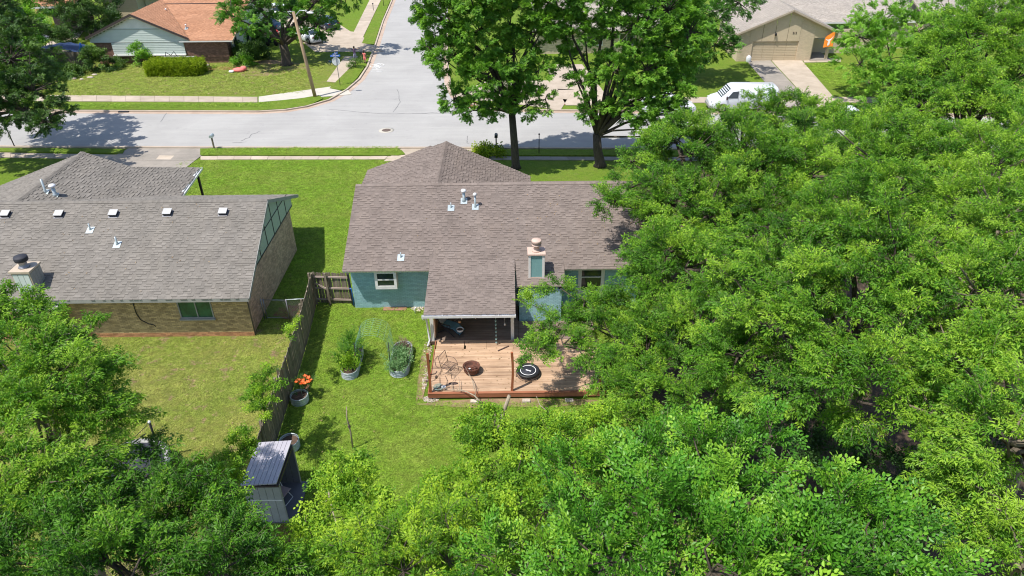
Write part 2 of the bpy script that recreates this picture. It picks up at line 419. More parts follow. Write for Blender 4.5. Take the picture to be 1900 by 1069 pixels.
# ------------------------------------------------------------------ ground
def smooth_mask(nt, val, lo, hi):
    n = N(nt, 'ShaderNodeMapRange', interpolation_type='SMOOTHSTEP')
    nt.links.new(val, n.inputs[0]); n.inputs[1].default_value = lo; n.inputs[2].default_value = hi
    return n.outputs[0]
def grass_color(nt, gain=1.0):
    pos = geo_pos(nt)
    sep = N(nt, 'ShaderNodeSeparateXYZ'); nt.links.new(pos, sep.inputs[0])
    X, Y = sep.outputs[0], sep.outputs[1]
    big = noise(nt, 0.35, 4, 0.6, pos)
    med = noise(nt, 1.6, 5, 0.7, pos)
    fin = noise(nt, 11, 4, 0.75, pos)
    g = lambda *c: tuple(v*gain for v in c)
    lush = ramp(nt, fin, [(0.25, g(0.10, 0.185, 0.018)), (0.5, g(0.165, 0.275, 0.026)), (0.75, g(0.24, 0.35, 0.04))])
    yel = ramp(nt, fin, [(0.25, g(0.18, 0.20, 0.045)), (0.5, g(0.28, 0.285, 0.075)), (0.75, g(0.38, 0.365, 0.115))])
    brn = ramp(nt, fin, [(0.25, g(0.19, 0.14, 0.075)), (0.75, g(0.38, 0.29, 0.17))])
    # dry zone: the neighbour's back yard and, weaker, the corner lawn over the street
    dx = mathn(nt, 'ADD', X, mathn(nt, 'MULTIPLY', mathn(nt, 'SUBTRACT', big, 0.5), 2.0))
    dry = mathn(nt, 'MULTIPLY', smooth_mask(nt, dx, -9.6, -10.3), smooth_mask(nt, Y, 30.0, 27.6))
    cor = mathn(nt, 'MULTIPLY', mathn(nt, 'MULTIPLY', smooth_mask(nt, X, -15.5, -18.0), smooth_mask(nt, Y, 65.5, 67.0)), mathn(nt, 'MULTIPLY', smooth_mask(nt, Y, 84.0, 78.0), 0.8))
    zone = mathn(nt, 'MAXIMUM', dry, cor)
    patches = smooth_mask(nt, mathn(nt, 'ADD', mathn(nt, 'MULTIPLY', med, 0.6), mathn(nt, 'MULTIPLY', big, 0.4)), 0.56, 0.40)
    f1 = mathn(nt, 'MULTIPLY', zone, mathn(nt, 'ADD', mathn(nt, 'MULTIPLY', patches, 0.45), 0.5))
    f1 = mathn(nt, 'MAXIMUM', f1, mathn(nt, 'MULTIPLY', patches, 0.34))
    col = mixc(nt, f1, lush, yel)
    bp = smooth_mask(nt, med, 0.53, 0.68)
    f2 = mathn(nt, 'MULTIPLY', bp, mathn(nt, 'ADD', mathn(nt, 'MULTIPLY', zone, 0.85), 0.26))
    col = mixc(nt, f2, col, brn)
    m2 = noise(nt, 3.2, 5, 0.75, pos)
    return mixc(nt, 1.0, col, ramp(nt, m2, [(0.3, (0.68, 0.72, 0.68)), (0.7, (1.25, 1.2, 1.2))]), 'MULTIPLY'), fin
m, nt = newmat('grass_ground')
c, fin = grass_color(nt, 0.85)
hf = noise(nt, 30, 3, 0.8, geo_pos(nt))
c = mixc(nt, 1.0, c, ramp(nt, hf, [(0.3, (0.5, 0.54, 0.5)), (0.65, (1.2, 1.2, 1.1))]), 'MULTIPLY')
finish(nt, c, 0.95, hf, 0.9, 0.06, 0, 0.15)
MT['grass_ground'] = m
m, nt = newmat('grass_blades')
c, fin = grass_color(nt, 1.55)
inst = N(nt, 'ShaderNodeAttribute', attribute_name='ltint', attribute_type='INSTANCER').outputs['Fac']
cb = N(nt, 'ShaderNodeCombineColor')
for i in range(3): nt.links.new(inst, cb.inputs[i])
c = mixc(nt, 1.0, c, cb.outputs[0], 'MULTIPLY')
b = N(nt, 'ShaderNodeBsdfPrincipled'); nt.links.new(c, b.inputs[0]); b.inputs['Roughness'].default_value = 0.6
b.inputs['Specular IOR Level'].default_value = 0.25
t_ = N(nt, 'ShaderNodeBsdfTranslucent'); nt.links.new(c, t_.inputs[0])
mx = N(nt, 'ShaderNodeMixShader'); mx.inputs[0].default_value = 0.3
nt.links.new(b.outputs[0], mx.inputs[1]); nt.links.new(t_.outputs[0], mx.inputs[2])
o_ = N(nt, 'ShaderNodeOutputMaterial'); nt.links.new(mx.outputs[0], o_.inputs[0])
MT['grass_blades'] = m

m, nt = newmat('asphalt')
pos = geo_pos(nt)
n1 = noise(nt, 0.22, 5, 0.6, pos, 0.5); n2 = noise(nt, 60, 2, 0.8, pos); n3 = noise(nt, 1.0, 4, 0.7, geo_pos(nt, (0.15, 1.6, 1)))
c = ramp(nt, n1, [(0.3, (0.325, 0.318, 0.312)), (0.7, (0.38, 0.373, 0.364))])
c = mixc(nt, 1.0, c, ramp(nt, n3, [(0.3, (0.93, 0.93, 0.93)), (0.7, (1.06, 1.06, 1.05))]), 'MULTIPLY')
n4 = noise(nt, 0.9, 6, 0.75, pos)
c = mixc(nt, 1.0, c, ramp(nt, n4, [(0.28, (0.84, 0.84, 0.85)), (0.42, (1, 1, 1))]), 'MULTIPLY')
c = mixc(nt, 1.0, c, ramp(nt, n2, [(0.2, (0.85,)*3), (0.8, (1.15,)*3)]), 'MULTIPLY')
finish(nt, c, 0.93, n2, 0.3, 0.01, 0, 0.2)
MT['asphalt'] = m
MT['asphalt_dark'] = rough_mat('asphalt_dark', (0.09, 0.10, 0.125), (0.13, 0.14, 0.17), 1.0, 0.9, 0.3, 30)
MT['gutter'] = rough_mat('gutter', (0.34, 0.25, 0.19), (0.47, 0.37, 0.30), 0.7, 0.9, 0.3, 25, 0.1, 0.12)

mb = MB(); mb.add([(-400, -60, 0), (400, -60, 0), (400, 500, 0), (-400, 500, 0)], [(0, 1, 2, 3)])
ground = mb.build('ground', 'grass_ground', kind='structure')

def cut(a, b, n):  # points along a-b
    a, b = Vector(a), Vector(b)
    return [a+(b-a)*i/n for i in range(n+1)]
# -- main street (near kerb, far kerb follow the survey)
nearK = [P(-400, 268), P(20, 273.5), P(370, 275), P(1000, 276), P(1500, 278.5), P(2500, 285)]
farL = [P(-400, 199), P(120, 207.5), P(480, 209), P(530, 206), P(570, 199.5), P(612, 187), P(645, 168), P(668, 148), P(683, 125), P(697, 87), P(712, 40), P(729, 0)]
tip = farL[-1] + (farL[-1]-farL[-2])*3
farL.append(tip)
farR = [P(828, 60), P(829, 120), P(834, 160), P(845, 180), P(866, 193), P(905, 203), P(1000, 206.5), P(1300, 209), P(2400, 222)]
topR = P(828, 60) + (farL[-1]-P(712, 40))*1.0
road_pts = [Vector(p) for p in nearK] + farR[::-1] + [topR] + farL[::-1]
sheet('road', road_pts, 0.004, 'asphalt')
def offset(line, d):
    out = []
    for i, p in enumerate(line):
        t = (line[min(i+1, len(line)-1)] - line[max(i-1, 0)]); t.z = 0; t.normalize()
        out.append(p + Vector((-t.y, t.x, 0))*d)
    return out
def strip(name, line, d0, d1, z0, z1, mat, label=None):
    a, b = offset(line, d0), offset(line, d1)
    mb = MB(); n = len(line)
    for i in range(n-1):
        q = [a[i], a[i+1], b[i+1], b[i]]
        if ((q[1]-q[0]).cross(q[2]-q[0])).z < 0: q = q[::-1]
        lo = [Vector((p.x, p.y, z0)) for p in q]; hi = [Vector((p.x, p.y, z1)) for p in q]
        mb.add(lo+hi, [(4,5,6,7), (0,1,5,4), (1,2,6,5), (2,3,7,6), (3,0,4,7)])
    return mb.build(name, mat, kind='structure')
strip('kerb', nearK, 0.0, -0.16, 0.0, 0.13, 'concrete')
strip('kerb', farL, 0.0, 0.17, 0.0, 0.13, 'concrete')
strip('kerb', farR, 0.0, 0.17, 0.0, 0.13, 'concrete')
strip('gutter_strip', farL, -0.45, 0.0, 0.0, 0.009, 'gutter')
strip('gutter_strip', farR, -0.45, 0.0, 0.0, 0.009, 'gutter')
strip('gutter_strip', nearK, 0.0, 0.38, 0.0, 0.009, 'gutter')

def slabs(name, a0, a1, b0, b1, n, mat, z=0.045, gap=0.022, kindname='slab'):
    """row of separate concrete slabs between edge a0-a1 and edge b0-b1"""
    base = sheet(name, [a0, a1, b1, b0], 0.012, 'soil')
    rnd = random.Random(hash(name) % 999 + n)
    for i in range(n):
        t0, t1 = i/n, (i+1)/n
        L = (Vector(a1)-Vector(a0)).length
        g = gap/L/2
        q = [Vector(a0).lerp(a1, t0+g), Vector(a0).lerp(a1, t1-g), Vector(b0).lerp(b1, t1-g), Vector(b0).lerp(b1, t0+g)]
        h = z + rnd.uniform(-0.008, 0.008)
        mb = MB(); mb.prism([Vector((p.x, p.y, 0.0)) for p in q], (0, 0, h), rnd.uniform(-0.08, 0.08))
        mb.build(kindname, mat, base)
    return base
# far pavement, near pavement, pavement up the side street
slabs('sidewalk', P(-60, 176), P(478, 180.5), P(-60, 187.5), P(478, 190.5), 20, 'concrete')
slabs('sidewalk', P(480, 180.5), P(640, 158), P(480, 190.5), P(652, 176), 1, 'concrete_new')
slabs('sidewalk', P(606, 152), P(640, 105), P(640, 155), P(664, 105), 4, 'concrete')
slabs('sidewalk', P(650, 73), P(687, -2), P(672, 73), P(708, -2), 10, 'concrete')
slabs('sidewalk', P(-60, 283), P(352, 290.5), P(-60, 292), P(344, 297.5), 15, 'concrete')
slabs('sidewalk', P(372, 290.5), P(752, 290.8), P(372, 297), P(745, 296.5), 12, 'concrete')
slabs('sidewalk', P(862, 291), P(1500, 293.5), P(870, 297), P(1500, 299.5), 20, 'concrete_dark')
slabs('sidewalk', P(1150, 182), P(1475, 180), P(1150, 192), P(1475, 190.5), 10, 'concrete')
slabs('sidewalk', P(1545, 181), P(1800, 181), P(1551, 191), P(1800, 191), 7, 'concrete')
slabs('sidewalk', P(870, 176), P(1040, 181), P(880, 187), P(1040, 191), 6, 'concrete')
# driveways
slabs('driveway', P(240, 275.5), P(175, 310), P(392, 275.8), P(345, 312), 3, 'concrete_dark')
slabs('driveway', P(745, 277), P(712, 300), P(880, 277), P(905, 300), 2, 'concrete')
slabs('driveway', P(1384, 112), P(1460, 200), P(1428, 111), P(1510, 200), 4, 'concrete_dark')
slabs('driveway', P(1430, 111), P(1512, 200), P(1486, 111), P(1563, 200), 4, 'concrete')
slabs('garden_path', P(1489, 109), P(1560, 108), P(1492, 116.5), P(1560, 115), 3, 'concrete')
slabs('driveway', P(585, 97), P(524, 48), P(712, 96), P(660, 60), 3, 'concrete')
slabs('driveway', P(521, 48), P(440, 8), P(655, 62), P(590, 20), 3, 'concrete')
slabs('driveway', P(845, 178), P(905, 150), P(1040, 205), P(1075, 150), 3, 'concrete')
slabs('driveway', P(1050, 196), P(1010, 120), P(1140, 196), P(1080, 120), 3, 'concrete')
slabs('driveway', P(55, 105), P(120, 58), P(120, 105), P(155, 58), 3, 'concrete')
sheet('parking_court', [P(-10, 98), P(52, 98), P(100, 66), P(40, 60), P(-10, 62)], 0.02, 'asphalt_dark')
mb = MB()
for a, b in (((8, 80), (66, 79.5)), ((40, 78), (58, 70))):
    a, b = P(*a), P(*b); mb.beam((a.x, a.y, 0.03), (b.x, b.y, 0.03), 0.14, 0.012)
mb.build('parking_line', 'chalk', kind='structure')
# verge that lies at kerb height
def verge(pts, z=0.10): return sheet('verge', [P(*p) for p in pts], z, 'grass_ground', thick=z)
verge([(-100, 190.5), (478, 192.5), (560, 184), (592, 178.5), (600, 184), (575, 196.5), (530, 203.5), (480, 206.3), (120, 204.8), (-100, 200)])
verge([(612, 165), (640, 170.5), (663, 146), (678, 124), (672, 122), (655, 122)])
verge([(672, 81), (694, 84.5), (708, 42), (724, 2), (708, 2)])
verge([(372, 277.8), (715, 278), (745, 280.5), (752, 288), (740, 290), (372, 289.5)])
verge([(-100, 276), (170, 277.5), (232, 279), (228, 286), (-100, 282)])
verge([(885, 280.5), (905, 278.5), (1400, 281), (1400, 291), (890, 290)])
# bare earth and mulch patches
def patch(name, c, rx, ry, mat, z=0.016, n=22, rot=0, seed=1):
    rnd = random.Random(seed); pts = []
    for k in range(n):
        a = 2*pi*k/n; rr = rnd.uniform(0.75, 1.12)
        x, y = cos(a)*rx*rr, sin(a)*ry*rr
        pts.append((c.x+x*cos(rot)-y*sin(rot), c.y+x*sin(rot)+y*cos(rot)))
    return sheet(name, pts, z, mat)
patch('mulch_bed', P(405, 127), 2.3, 0.8, 'mulch', seed=3)
patch('mulch_bed', P(870, 196), 0.9, 0.8, 'mulch', seed=8)
patch('mulch_bed', P(1060, 190), 1.6, 1.0, 'mulch', seed=9)
MT['earth'] = rough_mat('earth', (0.17, 0.115, 0.065), (0.30, 0.215, 0.125), 1.5, 0.95, 0.6, 30, 0, 0.25)
patch('bare_earth', P(500, 126), 4.5, 3.0, 'earth', seed=4)
patch('bare_earth', P(786, 688), 0.22, 2.4, 'earth', 0.022, seed=5)
patch('bare_earth', P(955, 748), 4.0, 0.30, 'earth', 0.018, seed=6)
patch('leaf_litter', P(540, 578), 0.9, 0.7, 'mulch', seed=7)
patch('leaf_litter', P(500, 1000), 1.6, 1.2, 'mulch', seed=12)
for i, (px, py) in enumerate(((762, 670), (752, 716), (700, 745), (610, 800), (735, 590), (880, 600))):
    pass
MT['shade_litter'] = rough_mat('shade_litter', (0.045, 0.032, 0.022), (0.11, 0.075, 0.05), 3, 0.95, 0.8, 25, 0, 0.35)  # soil and litter, its colour kept dark to carry shade under the crowns
sheet('shade_floor', [(5.2, 6), (30, 6), (34, 30), (30, 46), (9, 47), (7.2, 40), (7.0, 27.5), (5.4, 24), (4.6, 19)], 0.012, 'shade_litter')  # dark sheet added over the grass so crown gaps read as shade
patch('shade_floor', Vector((1.0, 12.5, 0)), 4.5, 4.5, 'shade_litter', 0.014, seed=31)
patch('shade_floor', Vector((-11.0, 11.5, 0)), 5.0, 4.5, 'shade_litter', 0.014, seed=32)
# manholes, cracks, chalk
def cover(px, py, r, cat):
    c = P(px, py); root = empty('manhole', (c.x, c.y, 0.006), cat, 'manhole')
    lbuild(MB().lathe([(r*1.75, -0.004), (r*1.75, 0.006), (r*1.02, 0.007)], 32), 'concrete_ring', 'concrete_new', root)
    mb = MB().lathe([(r, -0.003), (r, 0.014), (r*0.9, 0.015)], 28)
    for k in range(-3, 4):
        w = sqrt(max(0, 0.72-(k/4)**2))*r; mb.box(-w, w, k*r/4-0.02, k*r/4+0.02, 0.0151, 0.024, 0.3)
    lbuild(mb, 'cover', 'iron_cover', root)
cover(717, 242, 0.36, 'round iron manhole cover in a pale concrete ring on the main street')
cover(829, 200, 0.2, 'small utility cover in a pale ring near the right corner of the side street')
cr = random.Random(5)
cracks = []
for pts in (((447, 262), (462, 255), (470, 248), (488, 243)), ((612, 203), (700, 211), (783, 211), (862, 212)), ((783, 211), (812, 208), (842, 192)), ((867, 252), (866, 262), (869, 268)),
            ((700, 30), (712, 60)), ((731, 208), (742, 190), (735, 160)), ((0, 262), (8, 240), (40, 232)), ((300, 226), (312, 205)), ((430, 265), (462, 264))):
    mb = MB(); wp = []
    for a, b in zip(pts[:-1], pts[1:]):
        for k in range(5):
            q = P(a[0]+(b[0]-a[0])*k/5, a[1]+(b[1]-a[1])*k/5); wp.append(Vector((q.x+cr.uniform(-.08,.08), q.y+cr.uniform(-.08,.08), 0.011)))
    for a, b in zip(wp[:-1], wp[1:]): mb.beam(a, b, cr.uniform(0.025, 0.06), 0.003)
    mb.build('road_crack', 'tar', kind='structure')
mb = MB()   # loops drawn on the asphalt
for cx, cy, rr in ((693.5, 122.5, 0.33), (705, 121.5, 0.36), (699, 123.5, 0.22), (700.5, 120.5, 0.26), (701, 126, 0.16)):
    q = P(cx, cy); mb.tube([(q.x+cos(a*pi/9)*rr*1.2, q.y+sin(a*pi/9)*rr*1.6, 0.012) for a in range(19)], 0.022, 4)
for cx, cy in ((701, 130), (699, 132.5)):
    q = P(cx, cy); mb.tube([(q.x-0.6+0.15*a, q.y+0.07*sin(a*0.8), 0.012) for a in range(9)], 0.018, 4)
mb.build('chalk_drawing', 'chalk', kind='structure')
mb = MB(); q = P(231, 207.5); mb.box(q.x-0.45, q.x+0.45, q.y-0.25, q.y+0.03, 0.006, 0.1)
tag(mb.build('storm_drain', 'black'), 'dark storm drain mouth in the far kerb of the main street', 'drain')
# ------------------------------------------------------------------ building helpers
def roof_plane(parent, poly, eave_dir, mat, thick=0.14, expo=0.145, wr=(0.16, 0.36), singles=0, seed=1, base='trim_gray', th_h=0.016, skip=None, name='roof'):
    """sloping slab with real overlapping shingle tabs; poly = coplanar points"""
    poly = [Vector(p) for p in poly]
    n = Vector((0, 0, 0))
    for i in range(len(poly)): n += poly[i].cross(poly[(i+1) % len(poly)])
    n.normalize()
    if n.z < 0: n = -n; poly = poly[::-1]
    slab = MB(); slab.prism([p-n*0.004 for p in poly], -n*thick)
    ro = slab.build(name, base, parent)
    U = Vector(eave_dir).normalized(); U = (U - n*U.dot(n)).normalized()
    V = n.cross(U).normalized()
    if V.z < 0: U = -U; V = n.cross(U).normalized()
    O = poly[0]
    uv = [((p-O).dot(U), (p-O).dot(V)) for p in poly]
    vmin, vmax = min(v for _, v in uv), max(v for _, v in uv)
    rnd = random.Random(seed)
    mb = MB(); meshes = {}; count = 0
    v = vmin - 0.03; row = 0
    while v < vmax - 0.02:
        vm = min(max(v + expo*0.5, vmin+0.001), vmax-0.001)
        xs = []
        for i in range(len(uv)):
            (u0, a), (u1, b) = uv[i], uv[(i+1) % len(uv)]
            if (a <= vm) != (b <= vm): xs.append(u0+(u1-u0)*(vm-a)/(b-a))
        xs.sort()
        for k in range(0, len(xs)-1, 2):
            lo, hi = xs[k]-0.015, xs[k+1]+0.015
            u = lo - rnd.uniform(0, 0.15); raised = rnd.random() < 0.5
            while u < hi:
                w = rnd.choice((0.16, 0.2, 0.26, 0.34)); u1 = u+w
                a, b = max(u, lo), min(u1, hi)
                if b - a > 0.02:
                    h = th_h if raised else 0.006
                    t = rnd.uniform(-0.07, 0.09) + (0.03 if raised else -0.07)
                    top = min(v+expo+0.012, vmax+0.01)
                    full = abs((b-a)-w) < 1e-6
                    if singles and count < singles and full:
                        key = (round(w, 3), raised, rnd.randrange(3))
                        if key not in meshes:
                            q = MB(); tt = t
                            q.add([(0,0,0),(w-0.004,0,0),(w-0.004,0,h),(0,0,h),(w-0.004,expo+0.012,0.003),(0,expo+0.012,0.003)], [(0,1,2,3),(3,2,4,5),(1,4,2),(0,3,5)], tt)
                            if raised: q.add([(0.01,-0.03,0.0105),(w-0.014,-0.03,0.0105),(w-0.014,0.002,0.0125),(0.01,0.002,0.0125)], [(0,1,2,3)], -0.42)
                            meshes[key] = q.mesh('shingle', mat)
                        o = bpy.data.objects.new('shingle', meshes[key]); COL.objects.link(o)
                        o.parent = ro
                        o.matrix_world = Matrix((U, V, n)).transposed().to_4x4()
                        L = O + U*a + V*v + n*0.001
                        o.location = L
                        count += 1
                    else:
                        pts = [O+U*a+V*v, O+U*(b-0.004)+V*v, O+U*(b-0.004)+V*v+n*h, O+U*a+V*v+n*h, O+U*(b-0.004)+V*top+n*0.003, O+U*a+V*top+n*0.003]
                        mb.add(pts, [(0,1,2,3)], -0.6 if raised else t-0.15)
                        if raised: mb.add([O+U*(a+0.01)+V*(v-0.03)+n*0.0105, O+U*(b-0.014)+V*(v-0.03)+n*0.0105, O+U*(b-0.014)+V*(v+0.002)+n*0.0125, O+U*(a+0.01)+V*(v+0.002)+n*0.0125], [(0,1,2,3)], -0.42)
                        mb.add(pts, [(3,2,4,5),(1,4,2),(0,3,5)], t)
                u = u1; raised = not raised if rnd.random() < 0.8 else raised
        v += expo; row += 1
    if mb.v: mb.build('shingle_courses', mat, ro, kind='stuff')
    return ro
def ridge_cap(parent, a, b, n1, n2, mat, seed=2):
    a, b = Vector(a), Vector(b); d = (b-a); L = d.length; d.normalize()
    rnd = random.Random(seed); mb = MB(); n = int(L/0.14)
    s1 = d.cross(Vector((0,0,1))).normalized()
    def down(s, nn): # direction from ridge down one slope
        v = s - nn*s.dot(nn); return v.normalized()
    e1, e2 = down(s1, Vector(n1)), down(-s1, Vector(n2))
    for i in range(n):
        p, q = a+d*(i*L/n), a+d*((i+1)*L/n+0.02)
        h0, h1 = 0.032, 0.02
        z = Vector((0,0,1))
        mb.add([p+e1*0.15+z*h0*0.7, p+z*h0, p+e2*0.15+z*h0*0.7, q+e1*0.15+z*h1*0.7, q+z*h1, q+e2*0.15+z*h1*0.7], [(0,1,4,3),(1,2,5,4)], rnd.uniform(-0.12, 0.12))
    return mb.build('ridge_cap', mat, parent, kind='stuff')
def brick_wall(parent, a, b, z0, z1, mat, mortar, holes=(), top=None, thick=0.15, seed=1, bl=0.205, bh=0.067, var=0.2, base_rows=0, base_mat=None, name='wall', joined=True):
    """wall from a to b; outside is on the right of a->b; top(u) may cut it"""
    a, b = Vector((a[0], a[1], 0)), Vector((b[0], b[1], 0))
    d = b-a; L = d.length; d.normalize(); nrm = Vector((d.y, -d.x, 0))
    # mortar backing, as panels round the holes
    w = MB()
    us = sorted(set([0, L]+[h[0] for h in holes]+[h[1] for h in holes]))
    for u0, u1 in zip(us[:-1], us[1:]):
        zs = [(z0, z1)]
        for h in holes:
            if h[0] <= u0+1e-6 and h[1] >= u1-1e-6:
                nz = []
                for q0, q1 in zs:
                    if h[2] > q0: nz.append((q0, min(h[2], q1)))
                    if h[3] < q1: nz.append((max(h[3], q0), q1))
                zs = nz
        for q0, q1 in zs:
            if q1-q0 < 1e-3: continue
            if top and q1 >= z1-1e-6:
                m_ = [u0] + [u for u in getattr(top, 'k', ()) if u0 < u < u1] + [u1]
                pts = [a+d*u0+Vector((0,0,q0)), a+d*u1+Vector((0,0,q0))] + [a+d*u+Vector((0,0,top(u))) for u in m_[::-1]]
            else:
                pts = [a+d*u0+Vector((0,0,q0)), a+d*u1+Vector((0,0,q0)), a+d*u1+Vector((0,0,q1)), a+d*u0+Vector((0,0,q1))]
            w.prism(pts, -nrm*thick)
    wo_ = w.build(name, mortar, parent)
    rnd = random.Random(seed); bm_, bb = MB(), MB()
    rows = int(((max(top(u) for u in (0, L/4, L/2, 3*L/4, L)) if top else z1)-z0)/(bh+0.0095))
    for r in range(rows):
        zb = z0 + r*(bh+0.0095)+0.004; zt = zb+bh
        u = -bl*0.5 if r % 2 else 0.0
        while u < L:
            u0, u1 = max(u, 0.0), min(u+bl, L)
            u += bl+0.010
            if u1-u0 < 0.03: continue
            zz = top((u0+u1)/2) if top else z1
            if zt > zz+0.002: continue
            segs = [(u0, u1)]
            for h in holes:
                if zt > h[2]+0.005 and zb < h[3]-0.005:
                    ns = []
                    for s0, s1 in segs:
                        if h[0] > s0: ns.append((s0, min(h[0], s1)))
                        if h[1] < s1: ns.append((max(h[1], s0), s1))
                    segs = [s_ for s_ in ns if s_[1]-s_[0] > 0.03]
            for s0, s1 in segs:
                p = 0.007+rnd.uniform(0, 0.003)
                A = a+d*s0; B = a+d*s1; o = nrm*p
                q = [A, B, B+o, A+o]
                vs = [Vector((v.x, v.y, z)) for z in (zb, zt) for v in q]
                (bb if r < base_rows else bm_).add(vs, [(3,2,6,7),(0,3,7,4),(2,1,5,6),(4,7,6,5),(0,1,2,3)], rnd.uniform(-var, var))
    if bm_.v: bm_.build('brick_courses', mat, wo_, kind='stuff')
    if bb.v: bb.build('base_brick_courses', base_mat, wo_, kind='stuff')
    return wo_
def window(parent, a, b, z0, z1, mullions=(), rails=(), frame='white_paint', pane='glass_dark', out=0.03, fw=0.06, inset=0.05):
    a, b = Vector((a[0], a[1], 0)), Vector((b[0], b[1], 0)); d = b-a; L = d.length; d.normalize(); nrm = Vector((d.y, -d.x, 0))
    mb = MB()
    def bar(u0, u1, q0, q1, o=out):
        c = a+d*((u0+u1)/2)+nrm*((o-inset)/2)+Vector((0,0,(q0+q1)/2))
        mb.obox(c, d*((u1-u0)/2), nrm*((o+inset)/2), (0,0,(q1-q0)/2))
    bar(0, fw, z0, z1); bar(L-fw, L, z0, z1); bar(fw, L-fw, z0, z0+fw); bar(fw, L-fw, z1-fw, z1)
    for m_ in mullions: bar(L*m_-0.025, L*m_+0.025, z0+fw, z1-fw, out-0.006)
    for r_ in rails: bar(fw, L-fw, z0+(z1-z0)*r_-0.022, z0+(z1-z0)*r_+0.022, out-0.012)
    f = mb.build('window', frame, parent)
    ms = [0.0]+list(mullions)+[1.0]
    for k in range(len(ms)-1):
        q = MB(); u0, u1 = L*ms[k]+0.03, L*ms[k+1]-0.03
        q.obox(a+d*((u0+u1)/2)-nrm*0.02+Vector((0,0,(z0+z1)/2)), d*((u1-u0)/2), nrm*0.006, (0,0,(z1-z0)/2-0.03))
        q.build('pane', pane, f)
    s = MB(); s.obox(a+d*(L/2)+nrm*(out+0.02)+Vector((0,0,z0-0.035)), d*(L/2+0.05), nrm*0.06, (0,0,0.03)); s.build('sill', frame, f)
    return f
def vent_pipe(parent, p, h, r, cap=False, seed=1):
    mb = MB()
    fl = MB(); fl.box(p.x-0.16, p.x+0.16, p.y-0.2, p.y+0.16, p.z-0.075, p.z+0.025)
    f = MB(); s_ = 0.42
    f.add([(p.x-0.17,p.y-0.22,p.z-0.22*s_+0.03),(p.x+0.17,p.y-0.22,p.z-0.22*s_+0.03),(p.x+0.17,p.y+0.16,p.z+0.16*s_+0.03),(p.x-0.17,p.y+0.16,p.z+0.16*s_+0.03)], [(0,1,2,3)])
    v = MB().lathe([(r*1.8, -0.02), (r*1.3, 0.10), (r, 0.14), (r, h)], 14, p)
    o = v.build('vent_pipe', 'metal_galv', parent)
    f.build('flashing', 'metal_galv', o)
    if cap:
        MB().lathe([(r*0.9, h), (r*2.0, h+0.02), (r*2.0, h+0.10), (r*1.3, h+0.15), (0.01, h+0.17)], 14, p).build('cap', 'metal_white', o)
    return o

# ------------------------------------------------------------------ teal brick house
th = empty('house', (-1.0, 34.9, 0), 'teal painted brick house with brown shingle roof and covered patio behind the wooden deck', 'house')
SL = 0.4231
XL, XR = -8.15, 6.4
ye, yr, yf, ze, zr_ = 29.7, 34.9, 40.1, 2.5, 4.70
def mainz(y): return ze + (y-ye)*SL if y <= yr else zr_ - (y-yr)*SL
n_b = Vector((0, -SL, 1)).normalized(); n_f = Vector((0, SL, 1)).normalized()
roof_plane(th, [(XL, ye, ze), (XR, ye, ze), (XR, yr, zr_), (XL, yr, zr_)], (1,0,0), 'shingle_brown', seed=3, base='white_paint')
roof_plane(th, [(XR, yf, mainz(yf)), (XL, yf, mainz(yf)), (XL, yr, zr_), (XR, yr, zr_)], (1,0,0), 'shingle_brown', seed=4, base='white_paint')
ridge_cap(th, (XL, yr, zr_+0.01), (XR, yr, zr_+0.01), n_b, n_f, 'shingle_brown')
# front wing, ridge towards the street
wx0, wx1, wxm, wy, wz, wzr = -8.95, 1.15, -3.92, 41.7, 2.5, 4.42
ws = (wzr-wz)/(wxm-wx0); ws2 = (wzr-wz)/(wx1-wxm)
yi = yr + (zr_-wzr)/SL
yl = yr + (zr_-wz)/SL
nL = Vector((-ws, 0, 1)).normalized(); nR = Vector((ws2, 0, 1)).normalized()
roof_plane(th, [(wx0, 40.0, wz), (wx0, 42.2, wz), (wxm, 41.9, wzr), (wxm, yi-0.2, wzr)], (0,1,0), 'shingle_brown', seed=5, expo=0.16, th_h=0.03, base='white_paint')
roof_plane(th, [(wx1, 40.0, wz), (wx1, 41.0, wz), (wxm, 41.9, wzr), (wxm, yi-0.2, wzr)], (0,1,0), 'shingle_brown', seed=6, expo=0.16, th_h=0.03, base='white_paint')
ridge_cap(th, (wxm, yi-0.1, wzr+0.01), (wxm, 41.9, wzr+0.01), nR, nL, 'shingle_brown')
# small entry gable beyond the wing
q = PY(798.5, 270.5, 43.6)
roof_plane(th, [(q.x-1.9, 41.6, q.z-0.75), (q.x-1.9, 43.6, q.z-0.75), (q.x, 43.6, q.z), (q.x, 41.6, q.z)], (0,1,0), 'shingle_brown', seed=7, base='white_paint')
roof_plane(th, [(q.x+1.9, 41.6, q.z-0.75), (q.x+1.9, 43.6, q.z-0.75), (q.x, 43.6, q.z), (q.x, 41.6, q.z)], (0,1,0), 'shingle_brown', seed=8, base='white_paint')
# walls
yb = 30.28
brick_wall(th, (-7.92, yb), (-3.6, yb), 0, 2.42, 'brick_teal', 'mortar_teal', holes=[(1.24, 2.30, 1.48, 2.30)], seed=1, var=0.10)
brick_wall(th, (-3.6, yb), (0.35, yb), 0, 2.42, 'brick_teal', 'mortar_teal', seed=2, var=0.10)
brick_wall(th, (0.35, 28.70), (2.35, 28.70), 0, 2.05, 'brick_teal', 'mortar_teal', seed=3, var=0.10)
brick_wall(th, (0.35, yb), (0.35, 28.70), 0, 2.05, 'brick_teal', 'mortar_teal', seed=31, var=0.10)
brick_wall(th, (2.35, 28.70), (2.35, yb), 0, 2.05, 'brick_teal', 'mortar_teal', seed=32, var=0.10)
brick_wall(th, (2.35, yb), (6.2, yb), 0, 2.42, 'brick_teal', 'mortar_teal', holes=[(1.02, 2.12, 0.85, 2.36)], seed=4, var=0.10)
gab = lambda u: min(mainz(yb+u), mainz(39.7)+10) - 0.18
gab.k = (yr-yb,)
